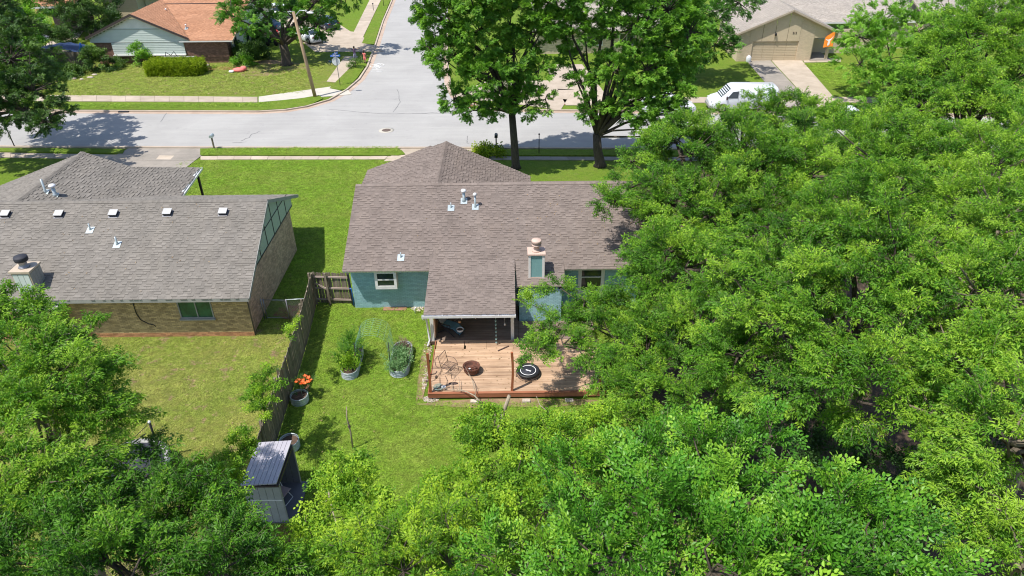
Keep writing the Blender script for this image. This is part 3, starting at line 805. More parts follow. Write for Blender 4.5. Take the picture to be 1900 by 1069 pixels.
brick_wall(th, (6.2, yb), (6.2, 39.7), 0, 2.4, 'brick_teal', 'mortar_teal', top=lambda u: mainz(yb+u)-0.2, seed=5, var=0.1)
def gl(u): return mainz(39.7-u)-0.2
brick_wall(th, (-7.92, 39.7), (-7.92, yb), 0, 2.4, 'brick_teal', 'mortar_teal', top=gl, seed=6, var=0.1)
brick_wall(th, (1.0, 39.7), (-7.92, 39.7), 0, 2.35, 'brick_teal', 'mortar_teal', seed=7)
brick_wall(th, (6.2, 39.7), (1.0, 39.7), 0, 2.35, 'brick_teal', 'mortar_teal', seed=8)
# bay window
def bay():
    y0 = yb-0.42; x0, x1, z0, z1 = -6.68, -5.62, 1.46, 2.30
    mb = MB(); mb.box(x0, x1, y0, yb-0.01, z0-0.07, z0); mb.box(x0, x1, y0, yb-0.01, z1, z1+0.06)
    mb.box(x0, x0+0.06, y0, yb-0.01, z0, z1); mb.box(x1-0.06, x1, y0, yb-0.01, z0, z1)
    w = mb.build('bay_window', 'white_paint', th)
    f = MB(); f.box(x0, x1, y0-0.04, y0-0.002, z0-0.09, z0+0.09); f.box(x0, x1, y0-0.04, y0-0.002, z1-0.04, z1+0.06)
    f.box(x0, x0+0.13, y0-0.04, y0-0.002, z0+0.09, z1-0.04); f.box(x1-0.13, x1, y0-0.04, y0-0.002, z0+0.09, z1-0.04); f.box(x0+0.13, x1-0.13, y0-0.036, y0-0.006, 1.87, 1.93)
    f.build('window_frame', 'white_paint', w)
    p = MB(); p.box(x0+0.1, x1-0.1, y0+0.004, y0+0.012, z0, z1); p.build('pane', 'glass_dark', w)
    c = MB(); c.box(x0+0.3, x0+0.55, y0+0.1, y0+0.25, z0+0.02, z0+0.22); c.box(x0+0.6, x0+0.74, y0+0.1, y0+0.2, z0+0.02, z0+0.3); c.build('window_ornament', 'bamboo', w)
bay()
window(th, (3.37, yb), (4.47, yb), 0.85, 2.36, (), (0.55,), 'white_paint', 'glass_dark', 0.05, 0.07)
mb = MB(); mb.box(3.27, 3.37, yb-0.05, yb+0.05, 0.0, 2.36); mb.box(4.47, 4.57, yb-0.05, yb+0.05, 0.0, 2.36); mb.build('window_trim', 'white_paint', th)
# patio roof
pz, py_ = 2.18, 26.38
ps = (2.76-pz)/(30.25-py_)
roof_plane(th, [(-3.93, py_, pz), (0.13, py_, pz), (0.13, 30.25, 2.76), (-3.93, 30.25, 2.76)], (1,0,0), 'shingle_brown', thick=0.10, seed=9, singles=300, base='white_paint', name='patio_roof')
g = MB()
gz = pz-0.10
g.box(-4.02, 0.16, py_-0.15, py_-0.135, gz-0.02, gz+0.10); g.box(-4.02, 0.16, py_-0.135, py_-0.01, gz-0.02, gz-0.005)
g.box(-4.02, 0.16, py_-0.012, py_, gz-0.005, gz+0.05)
for x in (-4.0, -3.1, -1.75, -0.6, 0.13): g.box(x-0.012, x+0.012, py_-0.135, py_-0.012, gz+0.07, gz+0.09)
gut = g.build('gutter', 'metal_white', th)
MB().tube([(-3.95, py_-0.07, gz), (-3.98, py_+0.1, gz-0.25), (-3.92, py_+0.55, gz-0.45), (-3.86, py_+0.72, 0.25), (-3.95, py_+0.45, 0.1)], 0.045, 8).build('downspout', 'metal_white', gut)
for x in (-3.72, 0.0):
    mb = MB(); mb.box(x-0.075, x+0.075, 27.1, 27.25, 0.0, pz+0.02); mb.build('patio_post', 'white_paint', th)
mb = MB(); mb.box(-3.8, 0.05, 27.1, 27.25, pz-0.16, pz+0.03); mb.build('patio_beam', 'white_paint', th)
# chimney bump roof
cz0, cy0 = 2.22, 28.62
s2 = (2.66-cz0)/(30.1-cy0)
roof_plane(th, [(0.2, cy0, cz0), (2.5, cy0, cz0), (2.5, 30.1, 2.66+0.03), (0.2, 30.1, 2.66+0.03)], (1,0,0), 'shingle_brown', thick=0.10, seed=10, base='white_paint', name='chimney_roof')
# chimney chase
c0 = P(980.5, 519, 2.4); cx = 1.16; cyF = 29.12
def zat(py, y):
    d = ray(990, py); return CAMH + d.z*(y/d.y)
ztop = zat(474, cyF)
mb = MB(); w_, dd = 0.34, 0.62
mb.box(cx-w_, cx+w_, cyF, cyF+dd, 2.15, ztop)
ch = mb.build('chimney', 'siding_teal', th)
tr = MB()
for s_ in (-1, 1):
    tr.box(cx+s_*w_-0.055, cx+s_*w_+0.055, cyF-0.02, cyF+0.10, 2.2, ztop)
tr.box(cx-w_-0.05, cx+w_+0.05, cyF-0.022, cyF-0.002, 2.28, 2.40); tr.box(cx-w_-0.08, cx+w_+0.08, cyF-0.06, cyF+dd+0.05, ztop+0.002, ztop+0.08)
tr.build('chimney_trim', 'terracotta', ch)
tr = MB(); tr.box(cx-w_-0.04, cx-w_+0.07, cyF-0.026, cyF-0.004, 2.28, ztop-0.01); tr.box(cx+w_-0.07, cx+w_+0.04, cyF-0.026, cyF-0.004, 2.28, ztop-0.01); tr.build('corner_trim', 'white_paint', ch)
MB().lathe([(0.21, 0), (0.2, 0.05), (0.13, 0.09), (0.13, 0.26), (0.22, 0.28), (0.22, 0.36), (0.17, 0.38), (0.17, 0.42), (0.235, 0.44), (0.235, 0.56), (0.22, 0.58), (0.01, 0.60)], 24, (cx, cyF+0.3, ztop+0.08)).build('flue_cap', 'terracotta', ch)
def onroof(px, py, fn=mainz):
    y = 32.0
    for _ in range(30):
        q = PY(px, py, y); y += (q.z - fn(y))*-1.2 if False else 0
        # solve along the ray: ray height minus roof height
        d = ray(px, py); f0 = CAMH + d.z*(y/d.y) - fn(y); dy = 0.01
        f1 = CAMH + d.z*((y+dy)/d.y) - fn(y+dy); y -= f0*dy/(f1-f0)
    return PY(px, py, y)
vent_pipe(th, onroof(837, 386), 0.30, 0.025)
vent_pipe(th, onroof(861, 373), 0.50, 0.07, cap=True)
vent_pipe(th, onroof(882, 384), 0.62, 0.05, cap=True)
vent_pipe(th, onroof(744, 478), 0.28, 0.03)
# patio floor and what is on it
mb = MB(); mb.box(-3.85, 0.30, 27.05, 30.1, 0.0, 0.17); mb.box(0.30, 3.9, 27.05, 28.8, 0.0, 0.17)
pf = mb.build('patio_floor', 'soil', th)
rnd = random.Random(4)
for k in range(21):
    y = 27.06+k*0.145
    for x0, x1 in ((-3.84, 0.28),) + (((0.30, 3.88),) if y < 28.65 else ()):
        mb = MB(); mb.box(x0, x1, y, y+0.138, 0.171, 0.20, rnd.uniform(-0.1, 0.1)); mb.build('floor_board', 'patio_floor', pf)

# ------------------------------------------------------------------ deck
dk = empty('deck', (0, 25, 0), 'weathered timber deck with red-brown edge boards behind the teal house', 'deck')
X0, X1, Y0, Y1, Z = -3.55, 3.95, 23.22, 26.98, 0.30
y = Y0+0.04; k = 0
rnd = random.Random(9)
while y < Y1-0.02:
    w_ = 0.139
    yy = min(y+w_-0.006, Y1)
    if y > 26.5: spans = [(-3.5, -2.23), (-2.20, -1.2), (-1.19, 0.02), (0.03, X1-0.02)]
    elif y > 26.2: spans = [(-3.5, -2.23), (-2.14, -1.2), (-1.19, 0.02), (0.03, X1-0.02)]
    else:
        j = rnd.choice((0.02, -1.2, 1.3)) if k % 2 else 0.02
        spans = [(X0+0.02, j), (j+0.006, X1-0.02)] if k % 3 else [(X0+0.02, X1-0.02)]
    for a, b in spans:
        mb = MB(); mb.box(a, b, y, yy, Z-0.036, Z+rnd.uniform(0, 0.004), rnd.uniform(-0.1, 0.1))
        mb.build('deck_board', 'deck', dk)
    y += w_; k += 1
for (x0, x1, y0, y1, z0, z1) in ((X0-0.02, X1, Y0-0.04, Y0, 0.10, Z+0.002), (X0-0.04, X0, Y0, Y1, 0.10, Z+0.002), (X1, X1+0.04, Y0, Y1, 0.10, Z+0.002)):
    mb = MB(); mb.box(x0, x1, y0, y1, z0, z1); mb.build('edge_board', 'deck_stain', dk)
mb = MB(); mb.box(X0-0.04, X1+0.04, Y0-0.05, Y0+0.09, Z+0.004, Z+0.022); mb.build('edge_cap', 'deck_stain', dk)
for x in (-2.6, -1.0, 0.55, 2.1, 3.4):
    mb = MB(); mb.box(x-0.05, x+0.05, Y0+0.05, Y0+0.15, 0.0, 0.26); mb.build('support_post', 'deck_stain', dk)
def post(x, y, h, lean, cat):
    mb = MB(); n = 6
    pts = [Vector((x+lean*sin(i/n*pi*0.9)*0.5, y, Z+0.02+h*i/n)) for i in range(n+1)]
    for a, b in zip(pts[:-1], pts[1:]): mb.beam(a, b+(b-a)*0.01, 0.10, 0.09, up=(0,1,0))
    return mb.build('deck_post', 'post_stain', dk)
post(-3.47, 23.3, 2.02, 0.02, ''); post(-0.05, 23.35, 2.0, 0.10, ''); post(3.68, 23.5, 2.05, 0.0, '')
for i, x in enumerate((-1.62, 0.55, 2.35)):
    q = (x, 23.02); mb = MB(); mb.box(q[0]-0.17, q[0]+0.17, q[1]-0.12, q[1]+0.06, 0.0, 0.09); o = mb.build('paver', 'stone'); tag(o, ['pale flat block at the foot of the deck edge, nearest the fallen branch', 'pale flat block below the middle deck post', 'pale flat block at the deck edge below the trampoline'][i], 'block', 'blocks along the front of the deck')
# ------------------------------------------------------------------ tan brick house on the left
lh = empty('house', (-19, 33, 0), 'tan brick house with gray shingle roof and green gable panels left of the fence', 'house')
LX0, LX1 = -30.0, -12.02
lye, lyr, lyf, lze, lzr = 27.4, 33.0, 38.5, 2.5, 4.76
ls = (lzr-lze)/(lyr-lye)
def lmz(y): return lze+(y-lye)*ls if y <= lyr else lzr-(y-lyr)*ls
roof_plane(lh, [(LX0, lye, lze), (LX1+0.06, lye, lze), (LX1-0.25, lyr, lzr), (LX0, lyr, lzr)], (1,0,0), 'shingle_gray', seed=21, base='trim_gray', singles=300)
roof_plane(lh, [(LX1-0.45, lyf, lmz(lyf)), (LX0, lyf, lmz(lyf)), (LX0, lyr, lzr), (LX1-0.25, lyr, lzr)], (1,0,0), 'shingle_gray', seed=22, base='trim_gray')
ridge_cap(lh, (LX0, lyr, lzr+0.01), (LX1-0.25, lyr, lzr+0.01), Vector((0,-ls,1)).normalized(), Vector((0,ls,1)).normalized(), 'shingle_gray')
# fascia at the back eave and the rakes
mb = MB(); mb.box(LX0, LX1+0.05, lye-0.03, lye-0.002, lze-0.19, lze-0.02); mb.build('fascia', 'trim_gray', lh)
mb = MB(); mb.beam((LX1+0.08, lye, lze-0.09), (LX1-0.23, lyr, lzr-0.09), 0.03, 0.17); mb.beam((LX1-0.23, lyr, lzr-0.09), (LX1-0.43, lyf, lmz(lyf)-0.09), 0.03, 0.17); mb.build('fascia', 'trim_gray', lh)
lyb = 27.95
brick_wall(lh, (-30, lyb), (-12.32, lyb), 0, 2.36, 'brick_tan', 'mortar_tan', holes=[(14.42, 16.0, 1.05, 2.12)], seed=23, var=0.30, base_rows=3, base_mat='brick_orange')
GW = -12.42
hgt = lambda u: 0
# side wall: brick to a rising line, green panels above
def side_top(u):
    y = lyb+u
    return lmz(y)-0.16
def brick_top(u):
    return min(side_top(u), 2.1+0.0*u)
mb_top = lambda u: min(lmz(lyb+u)-0.18, 2.55)
brick_wall(lh, (GW, lyb+0.01), (GW, 36.4), 0, 2.3, 'brick_rose', 'mortar_tan', top=mb_top, seed=24, var=0.25)
def gpanel(y0, y1):
    mb = MB()
    a, b = 2.56, 0
    ys = [y0] + ([lyr] if y0 < lyr < y1 else []) + [y1]
    pts = [Vector((GW-0.05, y0, 2.56)), Vector((GW-0.05, y1, 2.56))] + [Vector((GW-0.05, y_, max(lmz(y_)-0.17, 2.57))) for y_ in ys[::-1]]
    mb.prism(pts, (0.035, 0, 0)); mb.build('gable_panel', 'panel_green', lh)
yy = lyb+0.7
while yy < 37.0:
    gpanel(yy+0.012, min(yy+1.2, 37.9)-0.012); yy += 1.2
mb = MB(); yy = lyb+1.9
while yy < 37.0:
    mb.box(GW-0.015, GW+0.012, yy-0.02, yy+0.02, 2.57, max(2.6, lmz(yy)-0.18)); yy += 1.2
mb.box(GW-0.012, GW+0.016, lyb+0.9, 37.0, 2.54, 2.58)
mb.box(GW-0.012, GW+0.014, lyb+2.9, 36.4, 3.50, 3.53)
mb.build('gable_batten', 'trim_dark', lh)
brick_wall(lh, (GW, 36.4), (-30, 36.4), 0, 2.3, 'brick_tan', 'mortar_tan', seed=25)
window(lh, (-15.58, lyb), (-14.0, lyb), 1.05, 2.12, (0.52,), (), 'trim_gray', 'glass_green', 0.03, 0.055)
mb = MB()
for k in range(22): mb.box(-15.62+k*0.077, -15.62+k*0.077+0.066, lyb-0.05, lyb-0.008, 0.885, 0.985, 0.1*((k*7) % 5-2)/2)
mb.build('sill_brick', 'brick_tan', lh, kind='stuff')
a = P(268, 560, 0.6)
MB().tube([(-17.58, lyb-0.03, 2.35), (-17.60, lyb-0.03, 1.35), (-17.5, lyb-0.03, 1.0), (-17.2, lyb-0.03, 0.78), (-16.95, lyb-0.03, 0.70), (-16.9, lyb-0.03, 0.6)], 0.02, 5).build('cable', 'black', lh)
# chimney chase
cyF = 27.75
cc = P(48, 545, 2.75)
cx = PY(42, 520, cyF).x
def zL(py, y): d = ray(45, py); return CAMH + d.z*(y/d.y)
zt = zL(507, cyF)
mb = MB(); mb.box(cx-0.42, cx+0.42, cyF, cyF+0.85, 2.2, zt); ch = mb.build('chimney', 'trim_tan', lh)
for k in range(3):
    mb = MB(); mb.box(cx-0.36+k*0.245, cx-0.36+k*0.245+0.225, cyF-0.02, cyF-0.002, 2.5, zt-0.08); mb.build('siding_panel', 'siding_pale', ch)
for k in range(4):
    mb = MB(); mb.box(cx+0.422, cx+0.438, cyF+0.03+k*0.2, cyF+0.21+k*0.2, 2.4, zt-0.05); mb.build('siding_panel', 'trim_gray', ch)
mb = MB(); mb.box(cx-0.47, cx+0.47, cyF-0.06, cyF+0.9, zt+0.002, zt+0.09); mb.build('chimney_cap', 'trim_tan', ch)
MB().lathe([(0.25, 0), (0.22, 0.05), (0.17, 0.08), (0.17, 0.3), (0.2, 0.32)], 24, (cx, cyF+0.42, zt+0.09)).build('flue', 'metal_gray', ch)
MB().lathe([(0.27, 0.32), (0.29, 0.36), (0.29, 0.5), (0.27, 0.54), (0.01, 0.57)], 24, (cx, cyF+0.42, zt+0.09)).build('flue_cap', 'black_mat', ch)
# firebox bump-out below the eave
brick_wall(lh, (-23.4, 27.25), (PY(97, 560, 27.25).x, 27.25), 0, 2.05, 'brick_tan', 'mortar_tan', seed=26, var=0.3)
bx = PY(97, 560, 27.25).x
brick_wall(lh, (bx, 27.25), (bx, lyb), 0, 2.05, 'brick_tan', 'mortar_tan', seed=27, var=0.3)
mb = MB(); mb.prism([(-23.5, 27.15, 2.06), (bx+0.1, 27.15, 2.06), (bx+0.1, 27.95, 2.30), (-23.5, 27.95, 2.30)], (0, 0, 0.07)); mb.build('bump_roof', 'trim_gray', lh)
# vents along the ridge
for px, py in ((12, 399), (111, 399), (212, 398), (312, 396), (415, 395)):
    q = onroof(px, py, lmz); o = MB()
    n_ = Vector((0, -ls, 1)).normalized(); v_ = Vector((0, 1, ls)).normalized()
    o.obox(q+n_*0.075, Vector((0.19, 0, 0)), v_*0.17, n_*0.07); ob = o.build('roof_vent', 'metal_dark', lh)
    f = MB(); f.obox(q+n_*0.022-v_*0.03, Vector((0.23, 0, 0)), v_*0.22, n_*0.004); f.build('flashing', 'metal_gray', ob)
    f = MB(); f.obox(q+n_*0.16, Vector((0.205, 0, 0)), v_*0.185, n_*0.014); f.build('hood', 'vent_hood', ob)
vent_pipe(lh, onroof(168, 427, lmz), 0.35, 0.035); vent_pipe(lh, onroof(218, 454, lmz), 0.42, 0.045)
# front wing
rx = -25.3; zrw = 4.55
def W(px, py):   # point on right slope plane z = zrw - s*(x-rx)
    s_ = (zrw-2.5)/(-19.45-rx)
    d = ray(px, py)
    # CAMH + t dz = zrw - s (t dx - rx)
    t = (zrw + s_*rx - CAMH)/(d.z + s_*d.x); return EYE + d*t
A, B, C, D_ = W(150, 281), W(245, 310), W(371, 311), W(332, 366)
s_ = (zrw-2.5)/(-19.45-rx)
low = Vector((D_.x-0.1, 37.3, zrw - s_*(D_.x-0.1-rx)))
ys_ = lyr + (lzr-zrw)/ls
roof_plane(lh, [A, B, C, D_, low, Vector((rx, ys_-0.1, zrw))], (0,1,0), 'shingle_gray', seed=31, expo=0.16, th_h=0.026, base='white_paint', name='wing_roof')
XW = -31.5; s3 = (zrw-2.3)/(rx-XW)
roof_plane(lh, [Vector((rx, A.y, zrw)), Vector((rx, ys_-0.1, zrw)), Vector((XW, 37.5, 2.3)), Vector((XW, A.y, 2.3))], (0,1,0), 'shingle_gray', seed=32, expo=0.16, base='white_paint', name='wing_roof')
ridge_cap(lh, (rx, ys_-0.1, zrw+0.01), (rx, A.y, zrw+0.01), Vector((s_,0,1)).normalized(), Vector((-s3,0,1)).normalized(), 'shingle_gray')
brick_wall(lh, (-20.6, 36.4), (-20.6, 41.0), 0, 2.3, 'brick_tan', 'mortar_tan', seed=33)
brick_wall(lh, (-20.6, 41.0), (-31, 41.0), 0, 2.3, 'brick_tan', 'mortar_tan', seed=34)
g = MB(); a, b = Vector((C.x+0.06, C.y, C.z-0.1)), Vector((D_.x+0.06, D_.y, D_.z-0.1))
g.beam(a+Vector((0.1,0,0.03)), b+Vector((0.1,0,0.03)), 0.015, 0.12); g.beam(a, b, 0.14, 0.015)
for k in range(6):
    p_ = a.lerp(b, k/5); g.beam(p_+Vector((-0.05,0,0.08)), p_+Vector((0.1,0,0.08)), 0.02, 0.02)
g.build('gutter', 'metal_white', lh)
mb = MB(); q = Vector((D_.x-0.35, D_.y+0.3, 0)); mb.box(q.x-0.06, q.x+0.06, q.y-0.06, q.y+0.06, 0, 2.35); mb.box(q.x-0.06, q.x+0.06, C.y-0.5, C.y-0.38, 0, 2.35); mb.build('porch_post', 'trim_dark', lh)
def wz(px, py): return W(px, py)
vent_pipe(lh, wz(85, 357), 0.75, 0.055, cap=False); vent_pipe(lh, wz(103, 363), 0.5, 0.09, cap=True)

# ------------------------------------------------------------------ timber fence between the yards
def pickets(root, a, b, h, side, seed, z=0.03, dog=True, rails_side=1, post_every=2.4, w=0.14):
    a, b = Vector((a[0], a[1], 0)), Vector((b[0], b[1], 0)); d = b-a; L = d.length; d.normalize(); nrm = Vector((d.y, -d.x, 0))*rails_side
    rnd = random.Random(seed); meshes = []
    for k in range(4):
        q = MB(); hh = h+rnd.uniform(-0.03, 0.03); ww = w/2-0.002
        q.prism([(-ww, 0, 0), (ww, 0, 0), (ww, 0, hh-0.04), (ww-0.03, 0, hh), (-ww+0.03, 0, hh), (-ww, 0, hh-0.04)], (0, 0.018, 0))
        meshes.append(q.mesh('picket', 'picket'))
    n = int(L/(w+0.004))
    for i in range(n):
        o = bpy.data.objects.new('picket', meshes[rnd.randrange(4)]); COL.objects.link(o); o.parent = root
        p = a+d*((i+0.5)*L/n) - root.location
        o.location = (p.x, p.y, z - root.location.z + rnd.uniform(-0.015, 0.02))
        o.rotation_euler = (rnd.uniform(-0.012, 0.012), rnd.uniform(-0.012, 0.012), atan2(d.y, d.x)+rnd.uniform(-0.03, 0.03))
    for zz in (0.28, 0.95, h-0.2):
        q = MB(); q.beam(a+nrm*0.045+Vector((0,0,zz)), b+nrm*0.045+Vector((0,0,zz)), 0.04, 0.09); q.build('rail', 'fence_rail', root)
    k = 0.0
    while k <= L+0.01:
        p = a+d*k+nrm*0.11; q = MB(); q.box(p.x-0.05, p.x+0.05, p.y-0.05, p.y+0.05, 0, h+0.05); q.build('post', 'picket', root); k += post_every
fr = empty('fence', (-9.6, 26, 0), 'tall weathered picket fence running between the two back yards', 'fence')
fpts = [(-9.98, 30.6), (-9.72, 27.8), (-9.55, 25.4), (-9.42, 22.4), (-9.2, 18.6)]
for i, (a, b) in enumerate(zip(fpts[:-1], fpts[1:])): pickets(fr, a, b, 1.83, 1, 50+i, rails_side=1)
gt = empty('gate', (-8.9, 30.6, 0), 'wooden gate and fence panel with pale rails joining the teal house', 'gate')
ga, gb = (-9.95, 30.75), (-8.1, 30.62)
pickets(gt, ga, gb, 1.80, 1, 60, rails_side=1, post_every=9)
mb = MB(); mb.beam((-9.25, 30.55, 0.05), (-9.3, 30.6, 1.85), 0.10, 0.09, up=(0,1,0)); mb.build('post', 'picket', gt)
mb = MB(); mb.beam((-9.85, 30.58, 1.3), (-9.3, 30.56, 0.95), 0.09, 0.03, up=(0,1,0)); mb.build('brace', 'fence_rail', gt)
mb = MB(); mb.beam((-8.08, 30.5, 0.05), (-8.12, 30.5, 1.85), 0.09, 0.09, up=(0,1,0)); mb.build('post', 'metal_dark', gt)
bp = MB().tube([(-8.02, 30.38, 0.03), (-8.02, 30.38, 1.05), (-8.1, 30.38, 1.1)], 0.035, 8); tag(bp.build('pipe', 'blue'), 'blue standing pipe against the gate post at the corner of the teal house', 'pipe')
# chain link
cl = empty('chain_link_fence', (-11, 28.9, 0), 'low gray chain link fence with gate between the tan brick house and the wooden fence', 'fence')
ca, cb_, cc_ = Vector((-12.25, 29.35, 0)), Vector((-11.0, 29.3, 0)), Vector((-9.9, 29.4, 0))
for p in (ca, cb_, ca+Vector((0.12, 0, 0)), cc_):
    MB().tube([p, p+Vector((0,0,1.18))], 0.032, 8).build('post', 'metal_gray', cl)
MB().tube([ca+Vector((0.12,0,1.13)), cb_+Vector((-0.03,0,1.13)), cb_+Vector((-0.03,0,0.08)), ca+Vector((0.12,0,0.08)), ca+Vector((0.12,0,1.13))], 0.022, 6).build('gate_frame', 'metal_gray', cl)
MB().tube([cb_+Vector((0,0,1.15)), cc_+Vector((0,0,1.15))], 0.026, 6).build('top_rail', 'metal_galv', cl)
mb = MB()
def mesh_wire(a, b, z0, z1, st=0.085):
    L = (b-a).length; d = (b-a).normalized(); k = -int((z1-z0)/st)
    while k*st < L:
        for sg in (1, -1):
            u0, v0, u1, v1 = k*st, z0, k*st+(z1-z0), z1
            if sg < 0: u0, u1 = u1, u0
            # clip in u
            def cl_(u0, v0, u1, v1):
                pts = []
                for t in (0, 1):
                    pass
                t0, t1 = 0.0, 1.0; du = u1-u0
                for lim, s_ in ((0, 1), (L, -1)):
                    f0 = (u0-lim)*s_; f1 = (u1-lim)*s_
                    if f0 < 0 and f1 < 0: return None
                    if f0 < 0: t0 = max(t0, f0/(f0-f1))
                    if f1 < 0: t1 = min(t1, f0/(f0-f1))
                return (t0, t1) if t1 > t0 else None
            r = cl_(u0, v0, u1, v1)
            if r:
                A_ = a+d*(u0+(u1-u0)*r[0])+Vector((0,0,v0+(v1-v0)*r[0])); B_ = a+d*(u0+(u1-u0)*r[1])+Vector((0,0,v0+(v1-v0)*r[1]))
                mb.tube([A_, B_], 0.004, 3, caps=False, sm=False)
        k += 1
mesh_wire(ca+Vector((0.12,0,0)), cb_, 0.08, 1.13); mesh_wire(cb_, cc_, 0.05, 1.13)
mb.build('wire_mesh', 'metal_gray', cl, kind='stuff')

# ------------------------------------------------------------------ brick house over the street, orange roof
oh = empty('house', (-37, 80, 0), 'brick house with orange-brown roof and pale siding gable across the street', 'house')
yW = 78.35
oy = 77.9
def XY(px, py, y): return PY(px, py, y)
pk = PY(240.8, 26, oy); l_ = PY(158, 69.5, oy); r_ = PY(349, 70.5, oy)
slL = (pk.z-l_.z)/(pk.x-l_.x)
l_.z = pk.z - slL*(pk.x-l_.x)
ybk = 92
roof_plane(oh, [l_, Vector((l_.x, ybk, l_.z)), Vector((pk.x, ybk, pk.z)), pk], (0,1,0), 'shingle_orange', expo=0.18, wr=(0.3, 0.5), seed=41, base='trim_tan')
slR = (pk.z-r_.z)/(r_.x-pk.x)
zr4 = 5.35; ms = 0.34; yR = 77.9+(zr4-2.42)/ms
def omz(y): return 2.42+(y-77.9)*ms
# right slope of the gable, cut by the valley with the main roof
vy = 77.9+(pk.z-2.42)/ms
roof_plane(oh, [r_, pk, Vector((pk.x, vy, pk.z))], (0,1,0), 'shingle_orange', expo=0.18, seed=42, base='trim_tan')
xe = PY(431, 73, 77.9).x
x0m = r_.x-0.9
roof_plane(oh, [Vector((r_.x, 77.9, 2.42)), Vector((xe, 77.9, 2.42)), Vector((xe, yR, zr4)), Vector((pk.x-0.2, yR, zr4)), Vector((pk.x-0.2, vy, pk.z))], (1,0,0), 'shingle_orange', expo=0.18, seed=43, base='trim_tan')
roof_plane(oh, [Vector((xe, yR, zr4)), Vector((pk.x-0.2, yR, zr4)), Vector((pk.x-0.2, yR+8, zr4-8*ms)), Vector((xe, yR+8, zr4-8*ms))], (1,0,0), 'shingle_orange', expo=0.3, seed=44, base='trim_tan')
mb = MB(); mb.beam(PY(296, 9, 84.6)+Vector((0,0,0)), PY(415, 9, 84.6), 0.10, 0.05); 
mb = MB(); zz = omz(84.9)+0.03; mb.box(PY(296, 9, 84.9).x, xe, 84.85, 85.0, zz-0.02, zz+0.03); mb.build('roof_step', 'trim_dark', oh)
mb = MB(); mb.beam(l_+Vector((0,-0.05,-0.09)), pk+Vector((0,-0.05,-0.09)), 0.05, 0.2); mb.beam(pk+Vector((0,-0.05,-0.09)), r_+Vector((0,-0.05,-0.09)), 0.05, 0.2); mb.build('bargeboard', 'trim_dark', oh)
mb = MB(); mb.beam(l_+Vector((0,0.0,-0.23)), pk+Vector((0,0.0,-0.23)), 0.06, 0.12); mb.beam(pk+Vector((0,0.0,-0.23)), r_+Vector((0,0.0,-0.23)), 0.06, 0.12); mb.build('bargeboard_trim', 'trim_tan', oh)
xw0 = PY(186, 118, yW).x; xw1 = PY(429, 118, yW).x
def gtop(x): return (pk.z - slL*(pk.x-x) if x < pk.x else pk.z - slR*(x-pk.x)) - 0.24
brick_wall(oh, (xw0, yW), (xw1, yW), 0, 2.28, 'brick_brown', 'mortar_brown', seed=45, var=0.3, bl=0.21)
# siding field: lap boards, each a piece
xs0, xs1 = PY(207, 80, yW).x, PY(341, 80, yW).x
zz = 0.98; k = 0
while zz < 4.45:
    z1 = zz+0.175
    if zz < 2.2: a, b = xs0, xs1
    else:
        a = max(xw0-0.3, pk.x-(pk.z-0.26-z1)/slL); b = min(xs1+1.0, pk.x+(pk.z-0.26-z1)/slR)
    if b-a > 0.3:
        mb = MB(); yo = yW-0.09
        mb.add([(a,yo-0.03,zz),(b,yo-0.03,zz),(b,yo-0.008,z1),(a,yo-0.008,z1),(a,yo+0.08,zz),(b,yo+0.08,zz),(b,yo+0.08,z1),(a,yo+0.08,z1)], [(0,1,2,3),(0,4,5,1),(3,2,6,7),(0,3,7,4),(1,5,6,2),(4,7,6,5)], 0.0)
        mb.build('siding_board' if zz < 3.55 else 'gable_board', 'siding_pale' if zz < 3.55 else 'white_paint', oh)
    zz = z1+0.004; k += 1
mb = MB(); mb.box(xs0-0.05, xs1+0.05, yW-0.32, yW-0.02, 0.86, 0.96); mb.build('ledge', 'white_paint', oh)
mb = MB(); mb.box(pk.x-3.7, pk.x+3.5, yW-0.14, yW-0.125, 3.53, 3.57); mb.box(pk.x-5.0, pk.x+5.2, yW-0.14, yW-0.125, 2.20, 2.24); mb.build('siding_trim', 'trim_gray', oh)
g = MB(); xg = PY(331, 72, 77.8).x
g.box(xg, xe, 77.74, 77.755, 2.28, 2.40); g.box(xg, xe, 77.755, 77.88, 2.28, 2.295); g.build('gutter', 'white_paint', oh)
# right side wall with white shutters and windows
brick_wall(oh, (xw1, yW), (xw1, yW+1.1), 0, 2.3, 'brick_brown', 'mortar_brown', seed=46, var=0.3)
mb = MB(); mb.prism([(xw1-0.1, yW+1.1, 0), (xw1-0.1, 96, 0), (xw1-0.1, 96, 2.5), (xw1-0.1, yR, 5.0), (xw1-0.1, yW+1.1, omz(yW+1.1)-0.2)], (0.1, 0, 0)); sw = mb.build('side_wall', 'siding_pale', oh)
for y0, y1, nm, mt in ((79.8, 80.25, 'shutter', 'white_paint'), (80.25, 81.3, 'window', 'glass_dark'), (81.3, 81.7, 'shutter', 'white_paint'), (83.9, 84.3, 'shutter', 'white_paint'), (84.3, 85.4, 'window', 'glass_dark'), (85.4, 85.8, 'shutter', 'white_paint')):
    mb = MB(); mb.box(xw1+0.002, xw1+(0.05 if nm == 'shutter' else 0.03), y0+0.005, y1-0.005, 0.35, 2.1); mb.build(nm, mt, sw)
mb = MB(); mb.box(xe-0.12, xe+0.02, 77.9, 77.98, 2.0, 2.4); mb.beam((xe+0.02, 77.9, 2.33), (xe+0.02, yR, zr4-0.1), 0.04, 0.2); mb.build('bargeboard', 'trim_tan', oh)
vp = lambda px, py: onroof(px, py, omz)
vent_pipe(oh, vp(309, 24), 0.3, 0.05, cap=True); vent_pipe(oh, vp(346, 53), 0.3, 0.05, cap=True)

